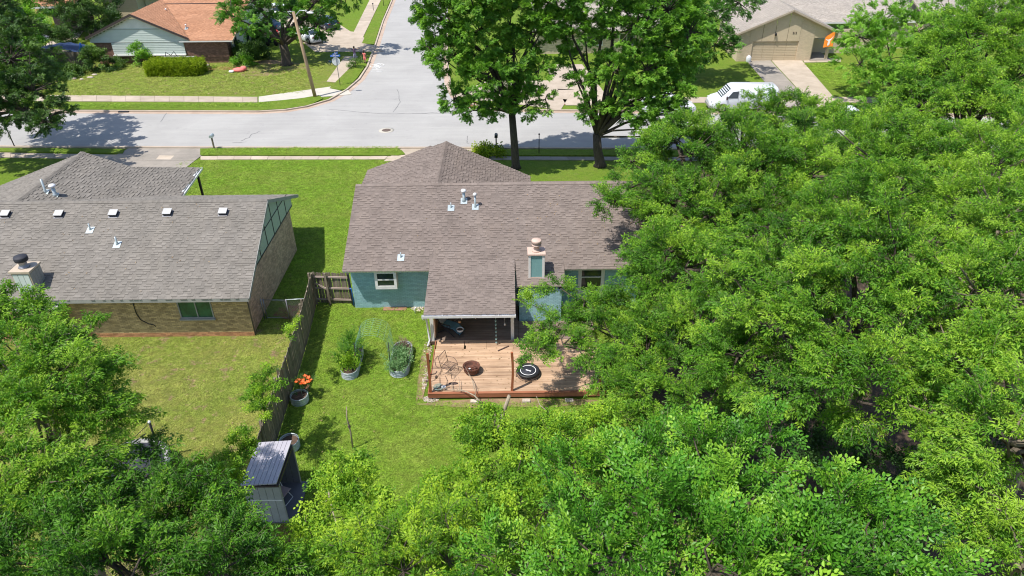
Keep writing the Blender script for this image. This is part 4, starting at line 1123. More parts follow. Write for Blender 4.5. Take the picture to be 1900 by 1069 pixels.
# ------------------------------------------------------------------ beige garage house on the right
rh = empty('house', (33, 80, 0), 'beige brick house with double garage door and gray roof across the street at the right', 'house')
yG = 76.6
gx0, gx1 = PY(1369, 109, yG).x, PY(1502.5, 108, yG).x
yE = yG-0.35
pk2 = PY(1474, 18, yE); le, re_ = PY(1368.5, 62.5, yE), PY(1561.5, 61, yE)
sA = (pk2.z-le.z)/(pk2.x-le.x); sB = (pk2.z-re_.z)/(re_.x-pk2.x)
bk = 90.0
roof_plane(rh, [le, pk2, Vector((pk2.x, bk, pk2.z)), Vector((le.x, bk, le.z))], (0,1,0), 'shingle_tan', expo=0.2, seed=51, base='trim_tan')
yv = 80.2; em = 2.55; mz = 0.33
ev = PY(1541, 41, 81.0)
def rmz(y): return ev.z+(y-81.0)*mz
vy1 = 81.0+(pk2.z-ev.z)/mz
roof_plane(rh, [re_, pk2, Vector((pk2.x, vy1, pk2.z)), Vector((re_.x, 81.0+max(0.0,(re_.z-ev.z)/mz)+0.1, re_.z))], (0,1,0), 'shingle_tan', expo=0.2, seed=52, base='trim_tan')
zt_ = 6.6; yt = 81.0+(zt_-ev.z)/mz
xm0 = pk2.x+(pk2.z-ev.z)/sB
roof_plane(rh, [Vector((xm0-0.3, 81.0, ev.z)), Vector((44.6, 81.0, ev.z)), Vector((44.6, yt, zt_)), Vector((pk2.x-4, yt, zt_)), Vector((pk2.x-4, 81.0+(pk2.z-ev.z)/mz, pk2.z)), Vector((pk2.x, vy1, pk2.z))], (1,0,0), 'shingle_tan', expo=0.2, seed=53, base='trim_tan')
mb = MB(); mb.beam(le+Vector((0,-0.03,-0.1)), pk2+Vector((0,-0.03,-0.1)), 0.05, 0.18); mb.beam(pk2+Vector((0,-0.03,-0.1)), re_+Vector((0,-0.03,-0.1)), 0.05, 0.18); mb.beam(le+Vector((-0.02,0,-0.1)), Vector((le.x-0.02, bk, le.z-0.1)), 0.05, 0.14); mb.build('fascia', 'trim_tan', rh)
mb = MB(); mb.box(xm0, 44.6, 80.93, 80.98, ev.z-0.16, ev.z-0.01); mb.build('gutter', 'white_paint', rh)
dx0, dx1 = PY(1392, 109, yG).x, PY(1476, 108.5, yG).x
dz = 2.02
def rt(x): return (pk2.z - sA*(pk2.x-x) if x < pk2.x else pk2.z - sB*(x-pk2.x)) - 0.2
brick_wall(rh, (gx0, yG), (dx0, yG), 0, 2.1, 'brick_beige', 'paint_beige', seed=54, var=0.07, top=lambda u: rt(gx0+u))
brick_wall(rh, (dx1, yG), (gx1, yG), 0, 2.1, 'brick_beige', 'paint_beige', seed=55, var=0.07, top=lambda u: rt(dx1+u))
mb = MB(); mb.box(gx0-0.15, gx0, yG+0.01, 84.5, 0, le.z-0.2); mb.build('side_wall', 'brick_beige', rh)
# upper panels above the door
nP = 4
for k in range(nP):
    a, b = gx0+0.9+(dx1-gx0-0.9)*k/nP+0.02, gx0+0.9+(dx1-gx0-0.9)*(k+1)/nP-0.02
    pts = [Vector((a, yG-0.03, dz+0.03)), Vector((b, yG-0.03, dz+0.03)), Vector((b, yG-0.03, rt(b)))]
    if a < pk2.x < b: pts.append(Vector((pk2.x, yG-0.03, rt(pk2.x))))
    pts.append(Vector((a, yG-0.03, rt(a))))
    mb = MB(); mb.prism(pts, (0, 0.05, 0)); mb.build('gable_panel', 'paint_beige', rh)
mb = MB(); mb.box(gx0+0.9, dx1, yG+0.03, yG+0.06, dz+0.03, rt(gx0+0.9)); mb.build('panel_joint', 'trim_dark', rh)
gd = MB().box(dx0, dx1, yG+0.15, yG+0.2, 0, dz).build('garage_door', 'trim_dark', rh)
for r in range(4):
    for c in range(4):
        a, b = dx0+(dx1-dx0)*c/4, dx0+(dx1-dx0)*(c+1)/4
        z0, z1 = dz*r/4, dz*(r+1)/4
        mb = MB(); mb.box(a+0.006, b-0.006, yG+0.11, yG+0.149, z0+0.012, z1-0.012)
        for j in range(3):
            zz = z0+0.012+(z1-z0-0.024)*(j+0.5)/3; mb.box(a+0.02, b-0.02, yG+0.095, yG+0.11, zz-0.055, zz+0.055)
        mb.build('door_panel', 'paint_beige', gd)
mb = MB(); mb.box(dx0-0.02, dx1+0.02, yG-0.02, yG+0.13, dz-0.02, dz+0.028); mb.build('door_lintel', 'trim_tan', rh)
mb = MB(); q = PY(1439.5, 64, yG-0.1); mb.lathe([(0.07, -0.12), (0.12, -0.1), (0.10, 0.12), (0.02, 0.16)], 10, (q.x, yG-0.13, q.z)); mb.build('wall_lamp', 'black', rh)
def text_mesh(txt, size, mat, ext=0.01):
    cu = bpy.data.curves.new('lettering', 'FONT'); cu.body = txt; cu.size = size; cu.extrude = ext; cu.align_x = 'CENTER'; cu.align_y = 'CENTER'
    ob = bpy.data.objects.new('lettering', cu); COL.objects.link(ob)
    dg = bpy.context.evaluated_depsgraph_get(); me = bpy.data.meshes.new_from_object(ob.evaluated_get(dg))
    bpy.data.objects.remove(ob); me.materials.clear(); me.materials.append(MT[mat]); return me
q = PY(1474.5, 61.5, yG-0.04)
o = bpy.data.objects.new('house_number', text_mesh('313', 0.30, 'trim_dark')); COL.objects.link(o); o.parent = rh; o.matrix_parent_inverse = Matrix.Translation(-rh.location)
o.location = (q.x, yG-0.05, q.z); o.rotation_euler = (pi/2, 0, 0)
mb = MB(); mb.prism([(gx1+0.01, yG+0.02, 2.32), (re_.x-0.15, yG+0.02, 2.32), (re_.x-0.15, yG+0.02, max(2.33, rt(re_.x-0.15))), (gx1+0.01, yG+0.02, rt(gx1))], (0, 0.12, 0)); mb.build('porch_gable_panel', 'paint_beige', rh)
# porch recess and main wall to the right
yp = 79.6
mb = MB(); mb.box(gx1+0.0, 37.3, yp, yp+0.15, 0, 2.5); rw = mb.build('porch_wall', 'brick_beige', rh)
window(rh, (PY(1519, 70, yp).x, yp-0.01), (PY(1539, 70, yp).x, yp-0.01), PY(1525, 71, yp).z, PY(1525, 56, yp).z, (), (0.5,), 'white_paint', 'glass_green')
mb = MB(); mb.box(37.3, 44.4, 81.4, 81.55, 0, ev.z-0.1); mb.box(37.15, 37.3, yp+0.16, 81.4, 0, 2.5); mb.build('front_wall', 'brick_beige', rh)
mb = MB(); mb.box(gx1, gx1+0.12, yG+0.1, yp-0.01, 0, 2.5); mb.build('porch_side_wall', 'brick_beige', rh)
px_ = PY(1533, 104, yG+0.2)
mb = MB(); mb.box(px_.x-0.12, px_.x+0.12, yG+0.1, yG+0.34, 0, 2.3); pp = mb.build('porch_post', 'paint_beige', rh)
mb = MB(); mb.box(gx1+0.0, px_.x+0.5, yG-0.1, yp, 0.0, 0.12); mb.build('porch_slab', 'concrete_dark', rh)
# satellite dish and dark red tiles on the neighbour's roof beyond
# flag
fl = empty('flag', (px_.x, yG-0.2, 0), 'orange flag with a white horned emblem hanging at the porch of the beige house', 'flag')
a, b = PY(1551, 57, yG-0.5), PY(1536, 60, yG-0.1)
MB().tube([PY(1533, 70, yG+0.08), PY(1552, 56, yG-0.7)], 0.025, 6).build('flagpole', 'white_paint', fl)
def flagpt(u, v):
    A, B, C_, D2 = PY(1551, 57, yG-0.65), PY(1532.5, 68, yG-0.1), PY(1526.5, 88, yG-0.15), PY(1544.5, 87, yG-0.6)
    # u along the pole (top to inner), v downwards
    top = A.lerp(B, u); bot = D2.lerp(C_, u); p = top.lerp(bot, v)
    p.y += 0.07*sin(u*7+v*4)*(0.3+v); return p
mb = MB(); nu, nv = 12, 10
vs = [flagpt(i/nu, j/nv) for j in range(nv+1) for i in range(nu+1)]
mb.add(vs, [(j*(nu+1)+i, j*(nu+1)+i+1, (j+1)*(nu+1)+i+1, (j+1)*(nu+1)+i) for j in range(nv) for i in range(nu)], 0, True)
mb.add([v+Vector((0,0.012,0)) for v in vs], [(j*(nu+1)+i, (j+1)*(nu+1)+i, (j+1)*(nu+1)+i+1, j*(nu+1)+i+1) for j in range(nv) for i in range(nu)], 0, True)
mb.build('cloth', 'orange_cloth', fl)
em_ = MB()
def seg(pts, w):
    for (u0, v0, w0), (u1, v1, w1) in zip(pts[:-1], pts[1:]):
        q_ = [flagpt(u0, v0-w0), flagpt(u1, v1-w1), flagpt(u1, v1+w1), flagpt(u0, v0+w0)]
        em_.add([p+Vector((0,-0.02,0)) for p in q_], [(0,1,2,3),(3,2,1,0)])
seg([(0.08, 0.28, 0.01), (0.25, 0.40, 0.035), (0.40, 0.46, 0.06), (0.60, 0.46, 0.06), (0.75, 0.40, 0.035), (0.92, 0.28, 0.01)], 0)
seg([(0.40, 0.62, 0.18), (0.46, 0.66, 0.24), (0.54, 0.66, 0.24), (0.60, 0.62, 0.18)], 0)
em_.build('emblem', 'white_cloth', fl)
tag(MB().lathe([(0.24, 0), (0.27, 0.1), (0.27, 0.5), (0.2, 0.62), (0.12, 0.66), (0.12, 0.72), (0.01, 0.73)], 18, (PY(1389, 110, yG-0.35).x, yG-0.35, 0.01)).build('gas_bottle', 'lamp_clear'), 'pale gray gas bottle standing at the left corner of the beige garage', 'bottle')
DO_TREES = True
# ------------------------------------------------------------------ leaf sprays
def leaf(vs, fs, ts, base, d, n, L, W, t, fold=0.25, seg=4, droop=0.2):
    """one leaf blade: folded along the midrib, slightly drooping"""
    d = d.normalized(); side = d.cross(n)
    if side.length < 1e-4: side = d.cross(Vector((0.3, 0.2, 1)))
    side.normalize(); nn = side.cross(d).normalized()
    b = len(vs)
    tip = base + d*L - nn*(L*droop)
    if seg == 4:
        mid = base + d*(L*0.45) - nn*(L*droop*0.25)
        vs += [base, mid+side*(W/2)+nn*(W*fold*0.5), tip, mid-side*(W/2)+nn*(W*fold*0.5)]
        fs += [(b, b+1, b+2), (b, b+2, b+3)]; ts += [t, t-0.03]
    else:
        m1 = base + d*(L*0.3) - nn*(L*droop*0.1); m2 = base + d*(L*0.68) - nn*(L*droop*0.5)
        f = nn*(W*fold*0.5)
        vs += [base, m1+side*(W*0.47)+f, m2+side*(W*0.42)+f, tip, m2-side*(W*0.42)+f, m1-side*(W*0.47)+f]
        fs += [(b, b+1, b+2, b+3), (b, b+3, b+4, b+5)]; ts += [t, t-0.03]
def spray_obj(kind, seed, mat):
    rnd = random.Random(seed*31+hash(kind) % 7 if False else seed*31+len(kind))
    vs, fs, ts = [], [], []
    U = rnd.uniform
    if kind == 'lance':           # drooping stars of narrow leaflets along a twig
        for k in range(7):
            q = k/6; c = Vector((0.06+0.40*q+U(-.03,.03), U(-0.16, 0.16)*(0.5+0.5*q), 0.06*sin(q*3)-0.10*q*q+U(-.06,.05)))
            a0 = U(0, 6.3); m_ = rnd.choice((5, 6, 7))
            for j in range(m_):
                a = a0+2*pi*j/m_+U(-.35,.35); r_ = U(0.0, 0.05)
                ld = Vector((cos(a)+0.35, sin(a), U(-0.75, 0.15)))
                leaf(vs, fs, ts, c+Vector((cos(a)*r_, sin(a)*r_, 0)), ld, Vector((U(-.4,.4), U(-.4,.4), 1)), U(0.075, 0.135), U(0.030, 0.044), U(-0.17, 0.17)+0.10*(q-0.4), 0.35, 4, 0.3)
    elif kind == 'oval':          # two ranks of glossy oval leaves
        twigs = [(Vector((0,0,0)), 0.0, 0.50, 11)] + [(Vector((0.06+0.13*k, 0, 0.01)), (1 if k % 2 else -1)*U(0.5, 0.8), U(0.20, 0.28), 6) for k in range(3)]
        for b0, an, L, n in twigs:
            td = Vector((cos(an), sin(an), U(0.0, 0.2))).normalized()
            for j in range(n):
                q = (j+0.5)/n; p = b0+td*(L*q)+Vector((0,0,0.05*sin(q*2.4)-0.02))
                sg = 1 if j % 2 else -1; a2 = sg*U(0.75, 1.15)*(1-0.5*q*q)
                ld = Vector((td.x*cos(a2)-td.y*sin(a2), td.x*sin(a2)+td.y*cos(a2), U(-0.05, 0.35)))
                leaf(vs, fs, ts, p, ld, Vector((U(-.35,.35), U(-.35,.35), 1)), U(0.080, 0.105)*(1-0.25*q), U(0.045, 0.058)*(1-0.2*q), U(-0.10, 0.10)+0.22*(q-0.5), 0.35, 6, 0.15)
    elif kind == 'oak':           # star shaped rosettes at twig ends
        for k in range(6):
            c = Vector((0.10+0.40*(k/5.0)+U(-.03,.03), U(-0.17, 0.17), U(-0.06, 0.10)))
            for j in range(7):
                a = 2*pi*j/7+U(-.3,.3); el = U(-0.35, 0.35)
                ld = Vector((cos(a)*cos(el), sin(a)*cos(el), sin(el)))
                leaf(vs, fs, ts, c, ld, Vector((U(-.3,.3), U(-.3,.3), 1)), U(0.11, 0.16), U(0.048, 0.064), U(-0.16, 0.16), 0.3, 4, 0.3)
    elif kind == 'bush':          # loose heart-shaped small leaves in all directions
        for k in range(32):
            p = Vector((U(0, 0.42), U(-0.17, 0.17), U(-0.10, 0.12)))
            a = U(0, 2*pi)
            leaf(vs, fs, ts, p, Vector((cos(a)+0.4, sin(a), U(-0.6, 0.3))), Vector((U(-.6,.6), U(-.6,.6), 1)), U(0.070, 0.10), U(0.050, 0.068), U(-0.18, 0.18), 0.3, 6, 0.2)
    elif kind == 'fine':          # feathery narrow leaves in long arching rows
        for k in range(3):
            an = (k-1)*0.5+U(-.1,.1); L = U(0.42, 0.55)
            td = Vector((cos(an), sin(an), 0.15)).normalized()
            for j in range(11):
                q = (j+0.5)/11; p = td*(L*q)+Vector((0,0,0.06*sin(q*3)-0.14*q*q))
                for sg in (-1, 1):
                    a2 = sg*U(0.6, 0.95)
                    ld = Vector((td.x*cos(a2)-td.y*sin(a2), td.x*sin(a2)+td.y*cos(a2), U(-0.5, 0.05)))
                    leaf(vs, fs, ts, p, ld, Vector((U(-.3,.3), U(-.3,.3), 1)), U(0.095, 0.13)*(1-0.35*q), U(0.022, 0.030), U(-0.12, 0.12)+0.15*(q-0.3), 0.3, 4, 0.25)
    nb = len(fs)
    me = bpy.data.meshes.new('leaf_spray')
    mb = MB()
    if kind != 'bush':
        mb.tube([(0,0,0), (0.2, 0, 0.03), (0.46, 0, -0.01)], [0.006, 0.004, 0.002], 3, caps=False, sm=False)
    off = len(vs); vv = [tuple(v) for v in vs]+mb.v; ff = fs+[tuple(i+off for i in f) for f in mb.f]
    me.from_pydata(vv, [], ff)
    me.materials.append(MT[mat]); me.materials.append(MT['bark_pale'])
    me.polygons.foreach_set('material_index', [0]*nb+[1]*len(mb.f))
    a = me.attributes.new('tint', 'FLOAT', 'FACE'); a.data.foreach_set('value', ts+[0.0]*len(mb.f))
    me.update()
    return bpy.data.objects.new('leaf_spray', me)
def grass_obj(seed):
    rnd = random.Random(seed); vs, fs = [], []
    for k in range(11):
        p = Vector((rnd.uniform(-.09,.09), rnd.uniform(-.09,.09), 0)); a = rnd.uniform(0, 2*pi); h = rnd.uniform(0.02, 0.05)
        d = Vector((cos(a), sin(a), 0)); s_ = Vector((-sin(a), cos(a), 0))*0.007; b = len(vs)
        vs += [p-s_, p+s_, p+d*h*0.9+Vector((0,0,h*0.45))+s_*0.7, p+d*h*1.9+Vector((0,0,h*0.55))]
        fs += [(b, b+1, b+2), (b, b+2, b+3)]
    me = bpy.data.meshes.new('grass_tuft'); me.from_pydata([tuple(v) for v in vs], [], fs); me.materials.append(MT['grass_blades'])
    me.update(); return bpy.data.objects.new('grass_tuft', me)
_groups = {}
def inst_group(kind, mat):
    key = (kind, mat)
    if key in _groups: return _groups[key]
    obs = [grass_obj(s) for s in range(4)] if kind == 'grass' else [spray_obj(kind, s, mat) for s in range(5)]
    ng = bpy.data.node_groups.new('foliage_'+kind, 'GeometryNodeTree')
    ng.interface.new_socket(name='Geometry', in_out='INPUT', socket_type='NodeSocketGeometry')
    ng.interface.new_socket(name='Geometry', in_out='OUTPUT', socket_type='NodeSocketGeometry')
    gi = ng.nodes.new('NodeGroupInput'); go = ng.nodes.new('NodeGroupOutput')
    m2p = ng.nodes.new('GeometryNodeMeshToPoints'); ng.links.new(gi.outputs[0], m2p.inputs['Mesh'])
    jn = ng.nodes.new('GeometryNodeJoinGeometry')
    for ob in obs:
        oi = ng.nodes.new('GeometryNodeObjectInfo'); oi.inputs['Object'].default_value = ob; oi.inputs['As Instance'].default_value = False
        g2i = ng.nodes.new('GeometryNodeGeometryToInstance'); ng.links.new(oi.outputs['Geometry'], g2i.inputs[0])
        ng.links.new(g2i.outputs[0], jn.inputs[0])
    ip = ng.nodes.new('GeometryNodeInstanceOnPoints')
    ng.links.new(m2p.outputs[0], ip.inputs['Points']); ng.links.new(jn.outputs[0], ip.inputs['Instance'])
    ip.inputs['Pick Instance'].default_value = True
    def attr(nm, ty):
        a = ng.nodes.new('GeometryNodeInputNamedAttribute'); a.data_type = ty; a.inputs['Name'].default_value = nm
        return a.outputs['Attribute']
    ng.links.new(attr('vid', 'INT'), ip.inputs['Instance Index'])
    e = ng.nodes.new('FunctionNodeEulerToRotation'); ng.links.new(attr('rot', 'FLOAT_VECTOR'), e.inputs[0])
    ng.links.new(e.outputs[0], ip.inputs['Rotation'])
    ng.links.new(attr('scl', 'FLOAT'), ip.inputs['Scale'])
    ng.links.new(ip.outputs[0], go.inputs[0])
    _groups[key] = (ng, len(obs)); return _groups[key]
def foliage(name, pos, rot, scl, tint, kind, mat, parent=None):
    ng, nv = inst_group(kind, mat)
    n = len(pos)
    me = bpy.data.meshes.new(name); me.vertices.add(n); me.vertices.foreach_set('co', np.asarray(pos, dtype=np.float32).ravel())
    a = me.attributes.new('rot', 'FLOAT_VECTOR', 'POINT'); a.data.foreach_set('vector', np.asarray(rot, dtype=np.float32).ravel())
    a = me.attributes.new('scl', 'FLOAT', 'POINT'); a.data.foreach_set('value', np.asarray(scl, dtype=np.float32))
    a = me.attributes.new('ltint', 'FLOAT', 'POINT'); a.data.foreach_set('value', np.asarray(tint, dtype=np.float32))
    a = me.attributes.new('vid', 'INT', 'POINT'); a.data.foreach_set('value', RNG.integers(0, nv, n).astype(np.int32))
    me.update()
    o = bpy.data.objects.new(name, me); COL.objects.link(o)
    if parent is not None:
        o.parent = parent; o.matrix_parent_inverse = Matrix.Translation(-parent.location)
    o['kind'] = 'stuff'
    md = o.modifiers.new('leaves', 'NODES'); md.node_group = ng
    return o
def euler_from(X, Zh, roll):
    """rows: x axis dirs and z hints -> euler angles"""
    X = X/np.linalg.norm(X, axis=1, keepdims=True)
    Y = np.cross(Zh, X); Y /= np.maximum(np.linalg.norm(Y, axis=1, keepdims=True), 1e-6)
    Z = np.cross(X, Y)
    c, s = np.cos(roll)[:, None], np.sin(roll)[:, None]
    Y2 = Y*c+Z*s; Z2 = -Y*s+Z*c
    ry = -np.arcsin(np.clip(X[:, 2], -1, 1)); rz = np.arctan2(X[:, 1], X[:, 0]); rx = np.arctan2(Y2[:, 2], Z2[:, 2])
    return np.stack([rx, ry, rz], 1)
def crown_points(blobs, clump=0.75, per=14, sscale=1.0, seed=1, flat=0.5, upb=0.05, low=-0.45, dens=0.72, inner=0.05, hol=0.2):
    rng = np.random.default_rng(seed)
    C_ = np.array([b[0][:] for b in blobs]); Rr = np.array([b[1] for b in blobs]); Rz = np.array([b[2] if len(b) > 2 else b[1]*0.8 for b in blobs])
    cl, clo = [], []
    for i in range(len(blobs)):
        area = 4*pi*Rr[i]**2*(0.55+0.45*Rz[i]/Rr[i]); n = max(4, int(area/(clump*clump*0.9)*dens))
        k = np.arange(n)+0.5
        ph = np.arccos(1-2*k/n); th_ = pi*(1+5**0.5)*k+rng.uniform(0, 6)
        d = np.stack([np.cos(th_)*np.sin(ph), np.sin(th_)*np.sin(ph), np.cos(ph)], 1)+rng.normal(0, 0.12, (n, 3))
        d /= np.linalg.norm(d, axis=1, keepdims=True)
        keep = (d[:, 2] > low) | (rng.random(n) < 0.35)
        d = d[keep]; n = len(d)
        rr = rng.uniform(0.72, 1.15, n)*(1+0.22*np.sin(d[:,0]*4.1+i*1.7)*np.sin(d[:,1]*3.7+i*2.3+d[:,2]*2)); rr[rng.random(n) < inner] *= 0.55
        p = C_[i]+d*rr[:, None]*np.array([Rr[i], Rr[i], Rz[i]])
        ok = np.ones(n, bool)
        for j in range(len(blobs)):
            if j == i: continue
            q = (p-C_[j])/np.array([Rr[j], Rr[j], Rz[j]])
            ok &= (np.linalg.norm(q, axis=1) > 0.66)
        cl.append(p[ok]); clo.append(d[ok])
    cl = np.concatenate(cl); clo = np.concatenate(clo)
    ok = cl[:, 2] > 0.15; cl, clo = cl[ok], clo[ok]
    hole = np.sin(cl[:,0]*2.1/clump*0.6+seed)*np.sin(cl[:,1]*2.3/clump*0.6+seed*2)*np.sin(cl[:,2]*2.6/clump*0.6)
    ok = (hole < hol) | (rng.random(len(cl)) < 0.12); cl, clo = cl[ok], clo[ok]
    n = len(cl)
    szs = rng.uniform(0.55, 1.35, n)*clump*0.62
    tc = rng.normal(0.42, 0.15, n)
    per_i = np.maximum(3, (per*0.62*(szs/(clump*0.62))**1.6*rng.uniform(0.8, 1.2, n))).astype(int)
    idx = np.repeat(np.arange(n), per_i); m = len(idx)
    off = rng.normal(0, 1, (m, 3)); off /= np.linalg.norm(off, axis=1, keepdims=True)
    off *= rng.uniform(0.15, 1.0, (m, 1))**0.5
    off[:, 2] *= flat
    base = cl[idx]+off*szs[idx][:, None]*0.75
    dr = off*0.9+clo[idx]*0.75+np.array([0, 0, upb])+rng.normal(0, 0.28, (m, 3))
    rot = euler_from(dr, np.tile([0, 0, 1.0], (m, 1))+rng.normal(0, 0.25, (m, 3))+clo[idx]*0.4, rng.normal(0, 0.35, m))
    s = rng.uniform(0.6, 1.3, m)*sscale
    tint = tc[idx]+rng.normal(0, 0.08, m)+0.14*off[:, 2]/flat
    return cl, base - dr/np.linalg.norm(dr, axis=1, keepdims=True)*0.12*s[:, None], rot, s, tint
def tree(name, label, base, blobs, kind='lance', mat='leaf_lance', clump=0.8, per=14, sscale=1.0, tr=0.2, seed=1, group=None, cat='tree', bark='bark', tshift=0.0, twigs=0.3, forks=None, trunk_top=None, **kw):
    root = empty(name, (base[0], base[1], 0), label, cat, group)
    cl, pos, rot, s, tint = crown_points(blobs, clump, per, sscale, seed, **kw)
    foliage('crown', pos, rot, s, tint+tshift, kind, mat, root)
    rnd = random.Random(seed)
    mb = MB(); b = Vector((base[0], base[1], 0))
    cen = sum((bl[0] for bl in blobs), Vector())/len(blobs)
    zlow = min(bl[0].z for bl in blobs)
    top = trunk_top or Vector((b.x*0.6+cen.x*0.4, b.y*0.6+cen.y*0.4, max(0.8, min(zlow*0.8, cen.z*0.6))))
    mid = b.lerp(top, 0.5)+Vector((rnd.uniform(-.1,.1), rnd.uniform(-.1,.1), 0))*top.z*0.3
    mb.tube([b, b+Vector((0,0,0.25)), mid, top], [tr*1.5, tr*1.1, tr*0.95, tr*0.85], 12)
    t = mb.build('trunk', bark, root)
    lm = MB()
    for i, bl in enumerate(blobs):
        c = bl[0]; r0 = tr*0.55*rnd.uniform(0.6, 1)*min(1.0, bl[1]/2+0.3)
        k1 = top.lerp(c, 0.35)+Vector((rnd.uniform(-.3,.3), rnd.uniform(-.3,.3), (c.z-top.z)*0.10)); k2 = top.lerp(c, 0.7)+Vector((rnd.uniform(-.3,.3), rnd.uniform(-.3,.3), 0.1))
        lm.tube([top-Vector((0,0,0.2)), k1, k2, c], [r0, r0*0.8, r0*0.55, r0*0.35], 7)
    for p in cl[np.random.default_rng(seed).random(len(cl)) < twigs]:
        p = Vector(p); i = min(range(len(blobs)), key=lambda i: (blobs[i][0]-p).length); c = blobs[i][0]
        m_ = c.lerp(p, 0.5)+Vector((rnd.uniform(-.15,.15), rnd.uniform(-.15,.15), rnd.uniform(-.05,.2)))
        lm.tube([c, m_, p, p+(p-c).normalized()*0.15], [tr*0.16, tr*0.11, 0.012, 0.006], 4, caps=False)
    lm.build('limbs', bark, root)
    return root
def BY(px, py, y, r, rz=None):
    return (PY(px, py, y), r, rz if rz else r*0.8)
def B(px, py, dep, r, rz=None):
    c = PD(px, py, dep); c.z = max(c.z, 0.5)
    return (c, r, rz if rz else r*0.8)

# ------------------------------------------------------------------ trees
if DO_TREES:
    q = P(957, 312)
    tree('oak_tree', 'straight-trunked leafy tree in the front lawn of the teal house, left of the forked one', (q.x, q.y),
         [BY(815, 30, 48, 1.5), BY(838, 110, 47.5, 1.6), BY(842, 185, 47.5, 0.9, 1.0), BY(890, 60, 48, 2.0), BY(905, 140, 47, 1.7), BY(880, 205, 47, 0.8, 0.8), BY(955, 100, 48, 1.7), BY(950, 20, 49, 2.0), BY(870, -20, 48, 2.2), BY(985, 60, 49, 1.3), BY(978, 195, 47, 0.7, 1.2), BY(950, 165, 48.5, 1.3), BY(800, -20, 48, 1.6), BY(925, 205, 47.5, .8, .7), BY(1000, 130, 47.5, .9), BY(940, -60, 49, 2.4), BY(1015, 40, 48, 1.0), BY(1025, -10, 48.5, 1.3), BY(800, 90, 47.5, .8), BY(1012, 185, 47, .5, .8)],
         'oak', 'leaf_oak', clump=0.58, per=28, sscale=0.68, tr=0.27, seed=101, dens=0.85, hol=0.3, tshift=0.24, twigs=0.25, trunk_top=Vector((q.x-0.25, q.y, 4.2)))
    q = P(1113, 308)
    tree('oak_tree', 'large tree with a dark forked trunk on the front lawn of the teal house', (q.x, q.y),
         [BY(1085, 60, 49, 1.5), BY(1115, 0, 49, 2.0), BY(1180, 50, 48, 2.0), BY(1140, 130, 47.5, 1.4), BY(1200, 130, 47.5, 1.9), BY(1240, 175, 47, 1.3), BY(1180, 195, 47, 1.5), BY(1205, 240, 46.5, 0.9, 1.0), BY(1075, 155, 47.5, 0.9), BY(1095, 205, 47.5, 0.7, 1.0), BY(1250, 90, 48.5, 1.8), BY(1240, 20, 49, 2.0), BY(1050, -10, 49, 1.4), BY(1160, -50, 49, 2.4), BY(1265, 130, 48, 1.0), BY(1060, 110, 49, .8), BY(1045, 45, 48.5, 1.0), BY(1250, 205, 46.5, 1.0), BY(1225, 262, 46, .7, .7), BY(1280, 60, 48, 1.3)],
         'oak', 'leaf_oak', clump=0.58, per=28, sscale=0.68, tr=0.33, seed=102, dens=0.85, hol=0.3, tshift=0.22, twigs=0.25, trunk_top=Vector((q.x-0.35, q.y, 2.4)))
    tree('shade_tree', 'dark spreading tree shading the lawn left of the beige garage house', (15.8, 70.5),
         [BY(1300, 40, 69, 2.6), BY(1325, 85, 69, 2.0), BY(1300, 110, 68, 1.6), BY(1370, 5, 71, 2.2, 1.2), BY(1260, 80, 70, 2.2), BY(1240, 10, 71, 2.4)],
         'oak', 'leaf_oak', clump=0.9, per=13, sscale=1.2, tr=0.35, seed=103, tshift=-0.15)
    q = P(532, 121)
    tree('shade_tree', 'old tree with massive twin trunks in the corner lawn across the street', (q.x, q.y),
         [B(470, 5, 74, 2.6), B(430, 28, 72, 1.1, 1.0), B(455, 45, 71, 1.2, 1.1), B(520, -10, 75, 3.0), B(585, 5, 75, 2.4), B(590, 48, 76, 1.5, 1.2), B(545, 30, 74, 1.6), B(555, 66, 74, 0.8, 0.8), B(500, 62, 72, .8, .8), B(640, -20, 76, 2.2), B(450, -40, 76, 2.2)],
         'oak', 'leaf_oak', clump=0.9, per=14, sscale=1.25, tr=0.5, seed=104, twigs=0.35, tshift=0.0, trunk_top=Vector((q.x, q.y, 2.2)))
    tree('shade_tree', 'dark drooping tree reaching over the main street at the left edge', (-39.5, 50),
         [B(20, 110, 50, 2.6), B(-40, 60, 52, 3), B(60, 170, 49, 2.0), B(15, 190, 49, 2.2), B(95, 215, 49, 1.1, 0.9), B(-40, 160, 50, 3), B(80, 228, 48, 0.7, 0.7), B(50, 205, 48, 1.3, 0.9), B(-60, 10, 52, 3)],
         'oak', 'leaf_dark', clump=0.7, per=15, sscale=1.0, tr=0.35, seed=105, tshift=0.2, twigs=0.5)
    tree('shade_tree', 'bright green tree across the street in the top left corner', (-56, 72),
         [B(10, 20, 72, 3.2), B(30, 60, 71, 2.4), B(-20, 90, 71, 3), B(20, 95, 70, 1.8), B(50, 110, 70, 1.6), B(15, 130, 69, 2.0), B(-50, 40, 72, 3.5)],
         'bush', 'leaf_oak', clump=0.9, per=14, sscale=1.7, tr=0.35, seed=106, tshift=0.2)
    q = P(178, 75)
    tree('ornamental_tree', 'small dark dense tree between the porch and the orange-roofed house', (q.x, q.y-0.5),
         [B(130, 20, 86, 2.2, 1.8), B(165, 15, 86, 2.6, 2.2), B(150, 42, 85, 2.2, 1.7), B(185, 35, 85, 1.8, 1.6), B(120, 5, 87, 2.2)],
         'bush', 'leaf_dark', clump=0.9, per=14, sscale=1.6, tr=0.18, seed=107, tshift=0.1)
    q = P(1655, 195)
